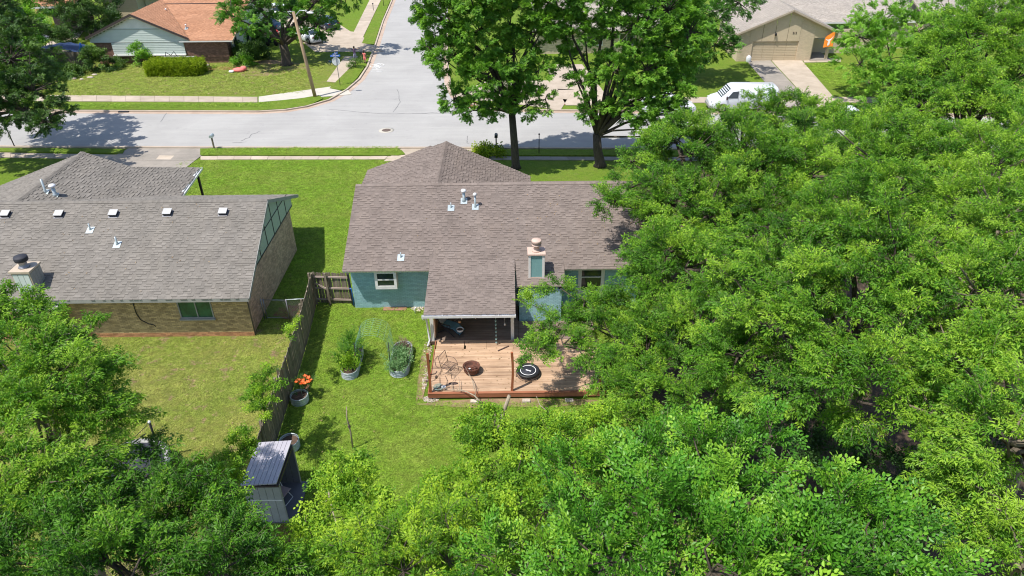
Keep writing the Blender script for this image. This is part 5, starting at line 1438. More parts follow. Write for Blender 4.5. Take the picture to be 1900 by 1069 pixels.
    tree('ornamental_tree', 'rounded bright tree on the lawn to the right of the beige garage house', (q.x, q.y),
         [B(1600, 70, 62, 1.9), B(1640, 40, 63, 2.0), B(1595, 120, 61, 1.6), B(1650, 110, 61, 2.2), B(1700, 60, 62, 2.2), B(1610, 155, 60, 1.2), B(1760, 30, 64, 2.3), B(1720, 120, 61, 2.2), B(1660, 160, 60, 1.8), B(1770, 80, 62, 2.0)],
         'oak', 'leaf_oak', clump=0.8, per=12, sscale=1.1, tr=0.22, seed=108, tshift=0.3)
    # right hand mass
    tree('ash_tree', 'tall light green tree in the right background with pointed drooping shoots', (27, 40),
         [B(1800, 90, 43, 2.4), B(1850, 60, 44, 2.6), B(1760, 150, 42, 2.0), B(1700, 200, 41, 1.9), B(1880, 150, 42, 2.6), B(1800, 220, 40, 2.6), B(1650, 240, 40, 1.8), B(1880, 260, 38, 2.6), B(1745, 100, 43, 1.4), B(1930, 60, 43, 3)],
         'lance', 'leaf_lance', clump=0.85, per=22, sscale=1.4, tr=0.32, seed=109, tshift=0.14, upb=-0.1)
    tree('pecan_tree', 'tall spreading tree leaning over the right end of the teal house roof', (10.5, 31),
         [B(1255, 265, 36, 1.3), B(1300, 240, 37, .8), B(1215, 262, 36.5, .6), B(1165, 350, 34, .8, 0.7), B(1240, 375, 33.5, 1.5), B(1190, 415, 32.5, .8), B(1235, 470, 31.5, 1.5), B(1185, 485, 31, .6), B(1280, 290, 35, 2.2), B(1310, 400, 32, 2.4), B(1375, 285, 35, 1.9), B(1400, 350, 33, 2.4), B(1490, 235, 37, 1.7), B(1550, 270, 36, 2.0), B(1500, 330, 33, 2.6), B(1270, 500, 30, 2.2), B(1230, 560, 29.5, 1.8), B(1430, 430, 30, 2.4), B(1130, 375, 33, 0.7, 0.6), B(1170, 300, 36, 0.6, 0.5), B(1440, 215, 38, 1.3), B(1410,195,38.5,.6), B(1450, 180, 38.5, .8), B(1385, 215, 38, .6), B(1345, 218, 37.5, .45), B(1260, 262, 36.5, 1.0)],
         'lance', 'leaf_lance', clump=0.78, per=26, sscale=1.1, tr=0.36, seed=110, tshift=0.10, twigs=0.3)
    tree('pecan_tree', 'lower spreading tree whose branches hang over the right side of the deck', (6.8, 24.3),
         [B(1125, 580, 29.5, 1.0, 0.8), B(1055, 590, 29, 0.65, 0.5), B(1045, 640, 28.5, 0.75, 0.4), B(1140, 630, 28, 1.2), B(1040, 535, 30, 0.45, 0.4), B(1085, 560, 29.7, .5, .4), B(1005, 610, 28.8, .3, .25), B(1200, 660, 27, 1.5), B(1125, 700, 27, 0.5, 0.5), B(1185, 730, 26, 1.2), B(1150, 780, 25.5, 0.7, 0.6), B(1250, 720, 26, 1.8), B(1230, 640, 27.5, 1.8), B(985, 565, 29.5, 0.4, 0.35), B(990, 650, 28, 0.4, 0.25), B(1300, 620, 27, 1.9), B(1075, 650, 28, 0.6, 0.5), B(1310, 760, 25, 1.6)],
         'lance', 'leaf_lance', clump=0.62, per=23, sscale=0.95, tr=0.22, seed=111, tshift=0.10, twigs=0.35)
    tree('pecan_tree', 'broad tree in the middle of the right side with long layered branches', (12.0, 18.5),
         [B(1560, 440, 23, 2.0), B(1480, 520, 21.5, 1.7), B(1640, 400, 24, 2.1), B(1450, 620, 20.5, 1.6), B(1560, 600, 20, 2.0), B(1660, 520, 21, 2.2), B(1740, 440, 23, 2.2), B(1520, 700, 19, 1.5), B(1630, 690, 18.5, 1.7), B(1390, 560, 23, 1.5), B(1370, 660, 22, 1.3), B(1740, 620, 19, 1.9), B(1640, 310, 28, 2.2), B(1740, 330, 27, 2.2), B(1590, 745, 18.6, .6)],
         'lance', 'leaf_lance', clump=0.74, per=27, sscale=0.95, tr=0.30, seed=112, hol=0.15, tshift=0.13, twigs=0.35)
    tree('pecan_tree', 'bright yellow-green tree along the right edge with pale twigs showing', (16.2, 15.5),
         [B(1850, 420, 22, 2.2), B(1830, 560, 19, 1.8), B(1900, 680, 17, 1.8), B(1810, 700, 17, 1.5), B(1870, 820, 15.5, 1.4), B(1800, 860, 15.5, 1.0), B(1880, 960, 14, 1.2), B(1930, 500, 20, 2.4), B(1850, 320, 26, 2.4), B(1735, 770, 17, .8), B(1770, 950, 15.5, 0.7), B(1900, 1060, 13, 1.2), B(1725, 880, 17.5, 0.35), B(1950, 880, 14, 1.8)],
         'lance', 'leaf_lance', clump=0.66, per=24, sscale=0.85, tr=0.26, seed=113, hol=0.15, tshift=0.22, twigs=0.5, bark='bark_pale')
    # bottom centre: glossy oval leaved trees near the camera
    tree('elm_tree', 'glossy oval-leaved tree top filling the bottom centre right', (2.5, 8.0),
         [B(1180, 890, 12.5, .65), B(1100, 940, 11.8, 0.7), B(1250, 960, 10.8, .75), B(1320, 890, 12, 0.7), B(1395, 860, 12.5, 0.55), B(1150, 1040, 10.3, 0.8), B(1030, 1030, 11.3, 0.7), B(1380, 960, 10.8, 0.7), B(1320, 1060, 9.8, 0.8), B(1450, 1040, 9.8, 0.6), B(1065, 870, 13, 0.4), B(1245, 850, 13.2, 0.5), B(1430, 810, 13.5, 0.28, 0.3), B(1350, 830, 13.2, 0.3, .35), B(1230, 805, 13.8, .22, .3), B(1290,815,13.6,.2,.3), B(930, 1060, 11.5, 0.6), B(1150, 850, 13.4, 0.35), B(1455, 960, 10.5, .3)],
         'oval', 'leaf_oval', clump=0.46, per=19, sscale=0.9, tr=0.16, seed=114, hol=0.15, tshift=0.06, twigs=0.4, flat=0.8, upb=0.5)
    tree('elm_tree', 'glossy oval-leaved treetop at the bottom edge under the dark gap on the right', (5.5, 8.2),
         [B(1540, 1000, 10.8, 0.85), B(1620, 1040, 10.5, 0.75), B(1560, 930, 11.5, 0.5), B(1500, 1080, 9.8, 0.8), B(1700, 1075, 10.8, 0.5), B(1640, 960, 11.5, 0.35)],
         'oval', 'leaf_oval', clump=0.42, per=15, sscale=0.92, tr=0.13, seed=115, tshift=0.08, twigs=0.4, flat=0.8, upb=0.5)
    tree('thicket', 'vine-covered thicket behind the deck with dead grey stems sticking out', (0.3, 18.5),
         [B(930, 850, 22.5, 1.1, 0.9), B(880, 820, 22.8, 0.6, 0.6), B(1000, 870, 21.5, 1.2, 0.9), B(960, 940, 20, 1.2, 0.9), B(870, 930, 20.8, 1.1, 0.9), B(1060, 820, 22, 0.9, 0.7), B(900, 790, 23.3, 0.6, 0.5), B(1020, 800, 23, 0.6, 0.5), B(1100, 810, 22.5, 0.9, 0.7), B(1120, 780, 23, 0.5, 0.5), B(900, 1010, 18.5, 1.3, 1.0), B(1010, 950, 19, 1.1)],
         'bush', 'leaf_bush', clump=0.5, per=14, sscale=0.85, tr=0.10, seed=116, tshift=0.15, cat='shrub', twigs=0.4)
    tree('privet_tree', 'leafy tree with narrow pointed leaves at the bottom centre beside the grass', (-1.8, 14.0),
         [B(790, 985, 17.5, .8, 0.6), B(730, 1000, 17, .75, 0.6), B(830, 1040, 16, 1.0), B(750, 1060, 15.5, 1.1), B(690, 1050, 16, .9), B(850, 990, 17, 0.5), B(710, 965, 17.8, 0.3), B(770, 935, 18.2, .22), B(800, 940, 18.2, .2)],
         'lance', 'leaf_bush', clump=0.5, per=16, sscale=0.9, tr=0.12, seed=117, tshift=0.14, twigs=0.4)
    tree('shrub', 'round vine-covered shrub immediately right of the gray shed', (-5.0, 16.3),
         [B(650, 905, 20.5, 0.75, .8), B(632, 960, 19.3, .75, .8), B(675, 950, 19.5, 0.8), B(600, 1030, 18, .9), B(660, 1040, 17.5, 1.0), B(635, 870, 21, 0.4, 0.4), B(675, 868, 21, .3, .3), B(560, 1060, 17.5, .8), B(575, 1000, 18.6, .5, .5)],
         'bush', 'leaf_bush', clump=0.48, per=15, sscale=0.82, tr=0.10, seed=118, tshift=0.2, cat='shrub', twigs=0.3)
    # left side
    tree('hackberry_tree', 'loose bright green tree at the left edge covering the corner of the tan brick house', (-12.5, 13.5),
         [B(45, 645, 19.3, 1.1), B(20, 690, 18.5, 1.3), B(110, 700, 18.5, 1.1), B(-20, 620, 19.8, 1.2), B(120, 620, 19.8, 0.4, 0.45), B(75, 585, 20, .4, .5), B(160, 615, 19.5, 0.25, 0.2), B(70, 780, 17.5, 1.6), B(170, 750, 18.5, 0.9), B(210, 725, 18.8, 0.35, 0.5), B(150, 830, 17.5, 1.1), B(-10, 850, 16.5, 1.6), B(230, 790, 18.5, 0.5, 0.4), B(50, 562, 20.2, 0.35, .4), B(10, 570, 20.2, .4, .5), B(30, 930, 15.5, 1.4), B(180, 690, 19, .5, .4)],
         'lance', 'leaf_lance', clump=0.55, per=23, sscale=0.85, tr=0.2, seed=119, tshift=0.26, twigs=0.4, bark='bark_pale')
    tree('hackberry_tree', 'shaded leafy tree in the bottom left corner in front of the trampoline', (-7.5, 9.5),
         [B(120, 970, 15.5, 1.2), B(220, 950, 16, 1.0), B(290, 930, 17, 0.8), B(355, 935, 17, 0.8), B(80, 1050, 14, 1.2), B(200, 1040, 14.5, 1.2), B(320, 1000, 15.5, 1.1), B(410, 1000, 16, 0.7), B(400, 1060, 14.5, .9), B(470, 1060, 15.5, 0.6), B(510, 1075, 15, .5), B(290, 832, 18.5, 0.3, .22), B(240, 1080, 13.5, 1.2), B(280,815,18.8,.2,.15), B(345,885,17.5,.4,.3), B(180,890,17,.6,.5)],
         'lance', 'leaf_lance', clump=0.6, per=22, sscale=0.9, tr=0.2, seed=120, tshift=-0.1, twigs=0.4)
    tree('shrub', 'loose green shrub growing against the fence left of the orange flowers', (-10.3, 22.6),
         [B(497, 705, 26, 0.42, 0.4), B(478, 740, 25.5, 0.45, 0.35), B(508, 735, 25.5, 0.25, 0.3), B(505, 680, 26.4, .22, .3), B(462, 765, 25, 0.3, .25), B(485, 770, 25, .25, .25)],
         'bush', 'leaf_bush', clump=0.34, per=13, sscale=0.62, tr=0.05, seed=121, tshift=0.12, cat='shrub', twigs=0.5)
    tree('shrub', 'small bright shrub poking over the fence near the chain link gate', (-10.25, 27.6),
         [B(541, 603, 29.5, 0.2, 0.3), B(537, 620, 29, 0.18, 0.2), B(550, 594, 29.5, 0.12, .2)],
         'bush', 'leaf_bush', clump=0.3, per=12, sscale=0.55, tr=0.03, seed=122, tshift=0.30, cat='shrub')
    tree('shrub', 'yellow-green vine spilling along the fence foot left of the gray shed', (-9.9, 18.9),
         [B(440, 835, 23, 0.35, 0.4), B(462, 808, 23.2, 0.2, 0.3), B(420, 865, 22, 0.4, 0.4), B(405, 900, 21, .45, .4), B(438, 880, 21.5, 0.25, .3), B(440, 930, 19.5, 0.3, .3), B(380, 870, 21.5, .35, .3)],
         'bush', 'leaf_bush', clump=0.34, per=14, sscale=0.65, tr=0.04, seed=123, tshift=0.2, cat='shrub')
    for i, (bs, lb) in enumerate((([B(1330, 620, 29, 1.6, .8), B(1420, 690, 27, 1.4, .7), B(1500, 780, 24.5, 1.2, .6), B(1560, 860, 23, 1.0, .5)], 'dark low undergrowth added to darken the gap between the right-hand tree crowns'),
            ([B(1660, 880, 22.5, 1.2, .5), B(1730, 960, 20.5, 1.2, .5), B(1800, 780, 24, 1.5, .6), B(1640, 960, 21, .9, .4)], 'dark low undergrowth added to darken the gaps round the trunks at the lower right'))):
        tree('undergrowth', lb, (bs[0][0].x, bs[0][0].y), bs, 'bush', 'leaf_dark', clump=0.5, per=10, sscale=0.9, tr=0.04, seed=130+i, cat='shrub', tshift=0.0)  # shrubs added so that holes between the crowns look dark
    # across the street
    def bush(label, px, py, r, h, mat, seed, kind='bush', ts=0.0, ss=1.4, squash=1.0):
        c = P(px, py); n = max(1, int(r/0.7))
        bl = []
        rnd = random.Random(seed)
        if n == 1: bl = [(Vector((c.x, c.y, h*0.55)), r, h*0.5)]
        else:
            for k in range(n*2): bl.append((Vector((c.x+rnd.uniform(-r, r)*0.6, c.y+rnd.uniform(-r, r)*0.5, h*0.5)), r*0.55, h*0.5))
        return tree('bush', label, (c.x, c.y), bl, kind, mat, clump=0.45, per=10, sscale=ss, tr=0.04, seed=seed, tshift=ts, cat='bush', twigs=0.05)
    bush('cone-shaped green bush against the orange-roofed house, left of the clipped hedge', 263, 121, 0.72, 2.1, 'leaf_oak', 201, ts=0.3)
    bush('dark green bush at the left corner of the orange-roofed house by the gray fence', 180, 132, 1.05, 2.2, 'leaf_dark', 202, ts=0.35)
    bush('low dark ground-level bush below the brick wall left of the cone-shaped bush', 215, 126, 1.1, 0.7, 'leaf_dark', 203, ts=0.3)
    bush('loose plants at the foot of the weathered fence on the far left lawn', 110, 136, 2.6, 0.8, 'leaf_dark', 204, ts=0.3)
    bush('dark shrubs along the white-shuttered side of the orange-roofed house', 458, 112, 1.9, 1.6, 'leaf_dark', 205, ts=0.2)
    bush('dark shrub behind the first along the side wall, near the driveway', 478, 80, 1.8, 1.8, 'leaf_dark', 206, ts=0.2)
    bush('brighter low shrub at the house corner beside the mulch bed', 452, 122, 0.9, 0.7, 'leaf_oak', 207, ts=0.3)
    bush('flower-bed plants with pale spots right of the clipped hedge', 390, 128, 0.5, 0.5, 'leaf_bush', 208, ss=.9)
    bush('round bush growing round the black mailbox at the street corner', 661, 127, 0.7, 0.75, 'leaf_dark', 209, ts=0.35, ss=.9)
    bush('low yellow-green ground cover at the front verge by the black mailbox', 900, 286, 1.0, 0.35, 'leaf_hedge', 210, ts=0.1)
    bush('bright plants under the porch in the top left corner', 90, 60, 1.5, 0.7, 'leaf_hedge', 211, ts=0.1)
    bush('dark shrub behind the weathered fence, left of two', 95, 92, 0.9, 2.4, 'leaf_dark', 212, ts=0.1)
    bush('dark shrub behind the weathered fence, right of two', 125, 92, 0.8, 2.4, 'leaf_dark', 213, ts=0.15)
    bush('large dark evergreen at the back right of the beige garage house roof', 1890, 45, 3.0, 4.0, 'leaf_dark', 214, ts=0.2)
    # clipped hedge
    a, b = P(277, 142), P(368, 142)
    hx0, hx1, hy0, hy1, hz = a.x, b.x, a.y, a.y+1.7, 1.15
    rng = np.random.default_rng(77); pts, nr = [], []
    for k in range(2600):
        f = rng.random()
        x, y, z = rng.uniform(hx0, hx1), rng.uniform(hy0, hy1), rng.uniform(0.1, hz)
        if f < 0.45: z = hz; n_ = (0, 0, 1)
        elif f < 0.8: y = hy0; n_ = (0, -1, 0.2)
        elif f < 0.9: x = hx1; n_ = (1, 0, 0.2)
        else: x = hx0; n_ = (-1, 0, 0.2)
        pts.append((x, y, z)); nr.append(n_)
    pts = np.array(pts)+rng.normal(0, 0.06, (len(pts), 3)); nr = np.array(nr)+rng.normal(0, 0.5, (len(pts), 3))
    hd = empty('hedge', ((hx0+hx1)/2, hy0+0.8, 0), 'box-clipped yellow-green hedge in front of the orange-roofed house', 'hedge')
    foliage('crown', pts, euler_from(nr, rng.normal(0, 1, pts.shape), rng.normal(0, 1, len(pts))), rng.uniform(0.6, 1.0, len(pts)), rng.normal(0.55, 0.16, len(pts)), 'bush', 'leaf_hedge', hd)
    mb = MB(); mb.box(hx0+0.15, hx1-0.15, hy0+0.15, hy1-0.15, 0, hz-0.12); mb.build('core', 'bark', hd)
    # grass blades on the lawns
    def grass(name, x0, x1, y0, y1, dens, sc=1.0, z=0.0, excl=(), seed=1):
        rng = np.random.default_rng(seed); n = int((x1-x0)*(y1-y0)*dens)
        p = np.stack([rng.uniform(x0, x1, n), rng.uniform(y0, y1, n), np.full(n, z)], 1)
        for (a, b, c, d) in excl: p = p[~((p[:, 0] > a) & (p[:, 0] < b) & (p[:, 1] > c) & (p[:, 1] < d))]
        n = len(p); rot = np.stack([rng.normal(0, 0.15, n), rng.normal(0, 0.15, n), rng.uniform(0, 6.28, n)], 1)
        # patchy height and tone
        g = np.sin(p[:, 0]*2.3+np.sin(p[:, 1]*1.7)*2)*np.sin(p[:, 1]*2.9+p[:, 0]*0.7)
        for (a, b, c, d) in excl: pass
        return tag(foliage(name, p, rot, rng.uniform(0.7, 1.3, n)*sc*(1+0.15*g), np.clip(rng.normal(1.0, 0.13, n)+0.07*g, 0.6, 1.4), 'grass', 'grass_blades'), 'short mown grass blades covering the lawn '+seed_txt[seed], 'grass', kind='stuff')
    seed_txt = {7: 'verge along the near kerb', 8: 'verge along the far kerb', 5: 'at the street corner in front of the orange-roofed house', 6: 'beside the driveway of the beige garage house', 1: 'between the fence and the deck', 2: 'of the dry yard behind the tan brick house', 3: 'between the two houses', 4: 'below the deck'}
    grass('grass', -9.3, -3.9, 14, 30.2, 230, 1.1, 0.004, seed=1)
    grass('grass', -22, -9.6, 14, 27.8, 170, 1.0, 0.004, seed=2)
    grass('grass', -24.5, -3.0, 28, 50.3, 120, 1.2, 0.004, excl=[(-30, -12.3, 28, 37), (-30, -18.8, 36, 43.5), (-8.1, 0, 28, 43)], seed=3)
    grass('grass', -3.9, 6, 14, 23.0, 200, 1.1, 0.004, seed=4)
    grass('grass', -46, -19.5, 66.8, 77.5, 45, 2.0, 0.0, seed=5)
    grass('grass', -23.2, -8.6, 51.35, 52.55, 130, 1.3, 0.10, seed=7)
    grass('grass', -40, -21.5, 62.7, 63.9, 70, 1.8, 0.10, seed=8)
    grass('grass', 30.5, 36, 62.8, 75.3, 45, 2.0, 0.0, seed=6)
# ------------------------------------------------------------------ further houses
wh = empty('house', (-38, 98, 0), 'white-sided house with a gray carport post beyond the orange-roofed house', 'house')
a, b = PY(196, 20, 97), PY(236, 20, 97)
for k in range(18):
    mb = MB(); mb.box(a.x, b.x+1.5, 97-0.03+0.0, 97, 0.05+k*0.2, 0.05+k*0.2+0.19); mb.build('siding_board', 'paint_beige', wh)
mb = MB(); mb.box(a.x, b.x+1.5, 97.01, 104, 0, 3.7); mb.build('wall', 'white_paint', wh)
mb = MB(); mb.box(b.x+1.6, b.x+7, 99, 104, 0, 3.4); mb.build('wall', 'white_paint', wh)
window(wh, (b.x+2.4, 98.98), (b.x+4.2, 98.98), 1.6, 2.5, (0.5,), ())
q = P(222, 32); mb = MB(); mb.box(q.x-0.18, q.x+0.18, q.y-0.2, q.y+0.2, 0, 3.6); mb.build('carport_post', 'trim_gray', wh)
mb = MB(); mb.prism([(a.x-1, 96.4, 3.75), (b.x+8, 96.4, 3.75), (b.x+8, 105, 5.0), (a.x-1, 105, 5.0)], (0, 0, 0.15)); mb.build('roof', 'shingle_orange', wh)
ph = empty('house', (-60, 100, 0), 'house with orange tiled porch roof and pale porch post in the top left corner', 'house')
l0, l1 = PY(48, 12, 90), PY(120, 14, 90)
ze_ = l0.z
roof_plane(ph, [(l0.x, 90, ze_), (l1.x+1, 90, ze_), (l1.x+1, 100, ze_+3), (l0.x, 100, ze_+3)], (1,0,0), 'shingle_orange', expo=0.25, seed=61, base='trim_tan')
mb = MB(); mb.box(l0.x+0.3, l1.x+0.8, 94, 94.2, 0, ze_+0.2); mb.build('wall', 'trim_dark', ph)
q = P(105, 55); mb = MB(); mb.box(q.x-0.16, q.x+0.16, 90.2, 90.5, 0, ze_); mb.build('porch_post', 'trim_tan', ph)
mb = MB(); mb.box(l0.x-0.1, l1.x+1.1, 89.95, 89.99, ze_-0.25, ze_-0.03); mb.build('fascia', 'white_paint', ph)
nh = empty('house', (9, 84, 0), 'tan brick house mostly hidden behind the two front-lawn trees across the street', 'house')
roof_plane(nh, [(2.5, 80, 2.5), (16.5, 80, 2.5), (16.5, 86, 4.7), (2.5, 86, 4.7)], (1,0,0), 'shingle_tan', expo=0.25, seed=62, base='trim_tan')
brick_wall(nh, (3, 80.6), (16, 80.6), 0, 2.5, 'brick_beige', 'paint_beige', seed=63, holes=[(5.5, 7.2, 0.9, 2.1), (9.0, 10.6, 0.9, 2.1)])
window(nh, (8.5, 80.6), (10.2, 80.6), 0.9, 2.1, (0.5,), ()); window(nh, (12.0, 80.6), (13.6, 80.6), 0.9, 2.1, (0.5,), ())
mb = MB(); mb.box(3.0, 16.0, 80.8, 86, 0, 2.4); mb.build('wall', 'paint_beige', nh)
fh = empty('house', (62, 100, 0), 'gray-roofed house in the far top right corner behind the trees', 'house')
q = PY(1690, 62, 88)
roof_plane(fh, [(q.x, 86, 2.4), (q.x+24, 86, 2.4), (q.x+24, 98, 6.4), (q.x, 98, 6.4)], (1,0,0), 'shingle_tan', expo=0.3, seed=64, base='trim_tan')
mb = MB(); mb.box(q.x+0.4, q.x+23.6, 86.5, 97, 0, 2.35); mb.build('wall', 'paint_beige', fh)
bh = empty('house', (52, 92, 0), 'house with a small dark red gabled roof peeking out beside the satellite dish', 'house')
q = PY(1650, 12, 92)
roof_plane(bh, [(q.x-1.8, 91, q.z-0.2), (q.x+1.6, 91, q.z+0.25), (q.x+1.6, 95, q.z+1.7), (q.x-1.8, 95, q.z+1.2)], (1,0,0.13), 'brick_maroon', expo=0.3, seed=65, base='trim_tan')
mb = MB(); mb.box(q.x-1.4, q.x+3.6, 91.4, 95, 0, q.z-0.15); mb.build('wall', 'trim_gray', bh)
q = PY(1684, 9, 90.5)
dish = MB(); dish.lathe([(0.02, 0), (0.25, 0.03), (0.5, 0.13)], 18, (0,0,0), caps=False)
o = bpy.data.objects.new('satellite_dish', dish.mesh('satellite_dish', 'metal_white')); COL.objects.link(o); o.location = q; o.rotation_euler = (radians(70), 0, radians(20))
tag(o, 'pale round satellite dish beside the small dark red roof at the top right', 'dish')
m_ = MB().tube([(0,0,0), (0,0,-0.3), (0,-0.6,-0.5)], 0.03, 6).build('mast', 'metal_gray', None); m_.parent = o

# weathered fence on the far left lawn
ff = empty('fence', (-47.5, 76.6, 0), 'old gray picket fence on the far left lawn across the street', 'fence')
a, b = P(38, 127), P(166, 131)
pickets(ff, (a.x, a.y), (b.x, b.y), 1.85, 1, 70, rails_side=-1, w=0.16)
# objects behind it
cv = empty('covered_pool', (-48, 80, 0), 'low dark blue cover stretched out behind the old gray fence', 'cover')
q = P(108, 92, 1.0)
mb = MB(); nu, nv = 16, 6
vs = [(q.x-3.3+6.6*i/nu, q.y-1.4+2.8*j/nv, 1.55-0.9*abs(i/nu-0.55)**1.4*1.6-0.25*abs(j/nv-0.5)+0.05*sin(i*2.1+j)) for j in range(nv+1) for i in range(nu+1)]
mb.add(vs, [(j*(nu+1)+i, j*(nu+1)+i+1, (j+1)*(nu+1)+i+1, (j+1)*(nu+1)+i) for j in range(nv) for i in range(nu)], 0, True)
mb.box(q.x-3.2, q.x+3.2, q.y-1.3, q.y+1.3, 0, 0.5); lb = mb.build('sheet', 'navy_cloth', cv)
q = P(148, 93, 1.2); mb = MB(); mb.tube([(q.x-0.6, q.y, 0.75), (q.x, q.y, 1.1), (q.x+0.25, q.y, 1.6), (q.x+0.15, q.y+0.2, 1.9)], [0.12, 0.16, 0.15, 0.08], 8)
tag(mb.build('slide', 'bright_blue'), 'bright blue curved plastic piece behind the right end of the old gray fence', 'toy')
q = P(80, 56); mb = MB(); mb.tube([(q.x, q.y, 0), (q.x+0.05, q.y, 1.6), (q.x-0.1, q.y, 3.2)], [0.16, 0.1, 0.05], 7)
for k in range(5): mb.tube([(q.x, q.y, 1.6+k*0.25), (q.x+cos(k*2.3)*0.7, q.y+sin(k*2.3)*0.4, 1.9+k*0.25)], [0.05, 0.02], 5)
tag(mb.build('palm_stump', 'bamboo'), 'bare yellow-brown palm-like trunk in front of the porch at the top left', 'trunk')

# ------------------------------------------------------------------ vehicles
def loft(mb, st, t=0):
    """st: list of stations, each a list of (y,z) at x"""
    n = len(st[0][1]); vs = []
    for x, ring in st: vs += [(x, y, z) for y, z in ring]
    fs = [(i*n+k, i*n+(k+1) % n, (i+1)*n+(k+1) % n, (i+1)*n+k) for i in range(len(st)-1) for k in range(n)]
    fs.append(tuple(range(n))[::-1]); fs.append(tuple((len(st)-1)*n+k for k in range(n)))
    return mb.add(vs, fs, t, True)
def ring(w, z0, z1, crown=0.03):
    return [(-w*0.9, z0), (w*0.9, z0), (w, z0+0.12), (w*1.0, (z0+z1)/2+0.08), (w*0.97, z1-0.06), (w*0.86, z1), (0, z1+crown), (-w*0.86, z1), (-w*0.97, z1-0.06), (-w*1.0, (z0+z1)/2+0.08), (-w, z0+0.12)]
def wheels(root, xs, w, r=0.33):
    for x in xs:
        for s_ in (-1, 1):
            wb = bpy.data.objects.new('wheel', MB().tube([(0, -0.11, 0), (0, 0.11, 0)], r, 20).mesh('wheel', 'rubber')); COL.objects.link(wb)
            wb.parent = root; wb.location = (x, s_*(w-0.10), r)
            q = MB(); q.tube([(0, s_*0.112, 0), (0, s_*0.125, 0)], r*0.62, 16)
            for k in range(5):
                a = 2*pi*k/5; q.beam((0, s_*0.13, 0), (cos(a)*r*0.58, s_*0.13, sin(a)*r*0.58), 0.05, 0.02, up=(0,1,0))
            lbuild(q, 'rim', 'rim', wb)
            ar = MB().tube([(x+cos(a)*(r+0.06), s_*(w-0.005), r+sin(a)*(r+0.05)) for a in [pi*k/10 for k in range(11)]], 0.035, 5); lbuild(ar, 'wheel_arch', 'trim_dark', root)
def sedan(label, loc, rz, paint, group=None, suv=0.0, cat='car', decor=False):
    root = empty('parked_car', loc, label, cat, group); root.rotation_euler = (0, 0, rz)
    h = suv
    st = [(-2.30, ring(.70, .42, .74)), (-2.22, ring(.82, .26, .98)), (-1.75, ring(.89, .2, 1.05)), (-1.0, ring(.91, .18, 1.0)), (0, ring(.91, .18, .96)), (0.95, ring(.91, .18, .96)), (1.5, ring(.89, .2, .88)), (2.05, ring(.83, .22, .76)), (2.28, ring(.68, .32, .60))]
    lbuild(loft(MB(), st), 'body', paint, root)
    rear = -1.9 - 0.25*suv; rt_ = -1.0-0.9*suv*1.2; top = 1.42+0.32*suv
    g = MB(); b0, b1, t0, t1 = (rear, .76), (1.15, .80), (rt_, .60), (0.30, .63)
    z0 = 0.97
    g.add([(b0[0], -b0[1], z0), (b1[0], -b1[1], z0-.03), (b1[0], b1[1], z0-.03), (b0[0], b0[1], z0), (t0[0], -t0[1], top), (t1[0], -t1[1], top), (t1[0], t1[1], top), (t0[0], t0[1], top)],
          [(4,5,6,7), (0,1,5,4), (1,2,6,5), (2,3,7,6), (3,0,4,7)])
    lbuild(g, 'window', 'glass_car', root)
    p = MB()
    p.add([(t0[0]-.05, -t0[1]-.03, top-.01), (t1[0]+.06, -t1[1]-.03, top-.01), (t1[0]+.06, t1[1]+.03, top-.01), (t0[0]-.05, t0[1]+.03, top-.01), (t0[0]+.05, -t0[1]+.03, top+.05), (t1[0]-.05, -t1[1]+.03, top+.05), (t1[0]-.05, t1[1]-.03, top+.05), (t0[0]+.05, t0[1]-.03, top+.05)],
          [(0,3,2,1), (4,5,6,7), (0,1,5,4), (1,2,6,5), (2,3,7,6), (3,0,4,7)])
    for s_ in (-1, 1):
        p.beam((b0[0]-.02, s_*(b0[1]+.01), z0-.02), (t0[0], s_*(t0[1]+.01), top), 0.10, 0.07); p.beam((b1[0], s_*(b1[1]+.01), z0-.04), (t1[0], s_*(t1[1]+.01), top), 0.06, 0.06)
        p.beam((-0.28, s_*(.79), z0-.03), (-0.30, s_*(.625), top), 0.07, 0.05)
    lbuild(p, 'roof', paint, root)
    for s_ in (-1, 1):
        q = MB(); q.obox((-2.235, s_*0.64, 0.83), (0.035, 0, 0), (0, 0.16, 0), (0, 0, 0.07)); lbuild(q, 'tail_light', 'tail_red', root)
        q = MB(); q.obox((2.10, s_*0.62, 0.66), (0.09, 0, 0), (0, 0.13, 0), (0, 0, 0.055)); lbuild(q, 'headlight', 'lamp_clear', root)
        q = MB(); q.obox((0.85, s_*1.0, 1.0), (0.06, 0, 0), (0, 0.08, 0), (0, 0, 0.06)); lbuild(q, 'mirror', paint, root)
    q = MB(); q.box(-2.31, -2.29, -0.24, 0.24, 0.62, 0.74); lbuild(q, 'number_plate', 'white_paint', root)
    wheels(root, (-1.38, 1.38), 0.90)
    if decor:
        q = MB(); rnd_ = random.Random(3)
        for s_ in (-1, 1):
            for k in range(11):
                c = Vector((rnd_.uniform(-0.2, 1.5), s_*0.925, rnd_.uniform(0.45, 0.85))); rr = rnd_.uniform(0.06, 0.15)
                q.add([c+Vector((cos(a)*rr*rnd_.uniform(0.7, 1.5), 0, sin(a)*rr)) for a in [2*pi*i/7 for i in range(7)]], [tuple(range(7)), tuple(range(7))[::-1]])
        lbuild(q, 'side_graphic', 'black_mat', root)
    return root
hd_ = radians(134)
sedan('white sedan with dark splotches on its side parked in the corner driveway', (-23.7, 87.6, 0.03), hd_, 'car_white', decor=True)
sedan('dark navy sedan with red tail lights parked behind the white sedan', (-23.3, 94.6, 0.03), hd_, 'car_navy')
sedan('blue car half hidden by the twin-trunk tree beside the orange-roofed house', (-30.6, 93.2, 0.03), radians(165), 'car_blue')
sedan('white tall car at the top of the driveway behind the twin-trunk tree', (-31.5, 101.5, 0.03), radians(150), 'car_white', suv=0.8)
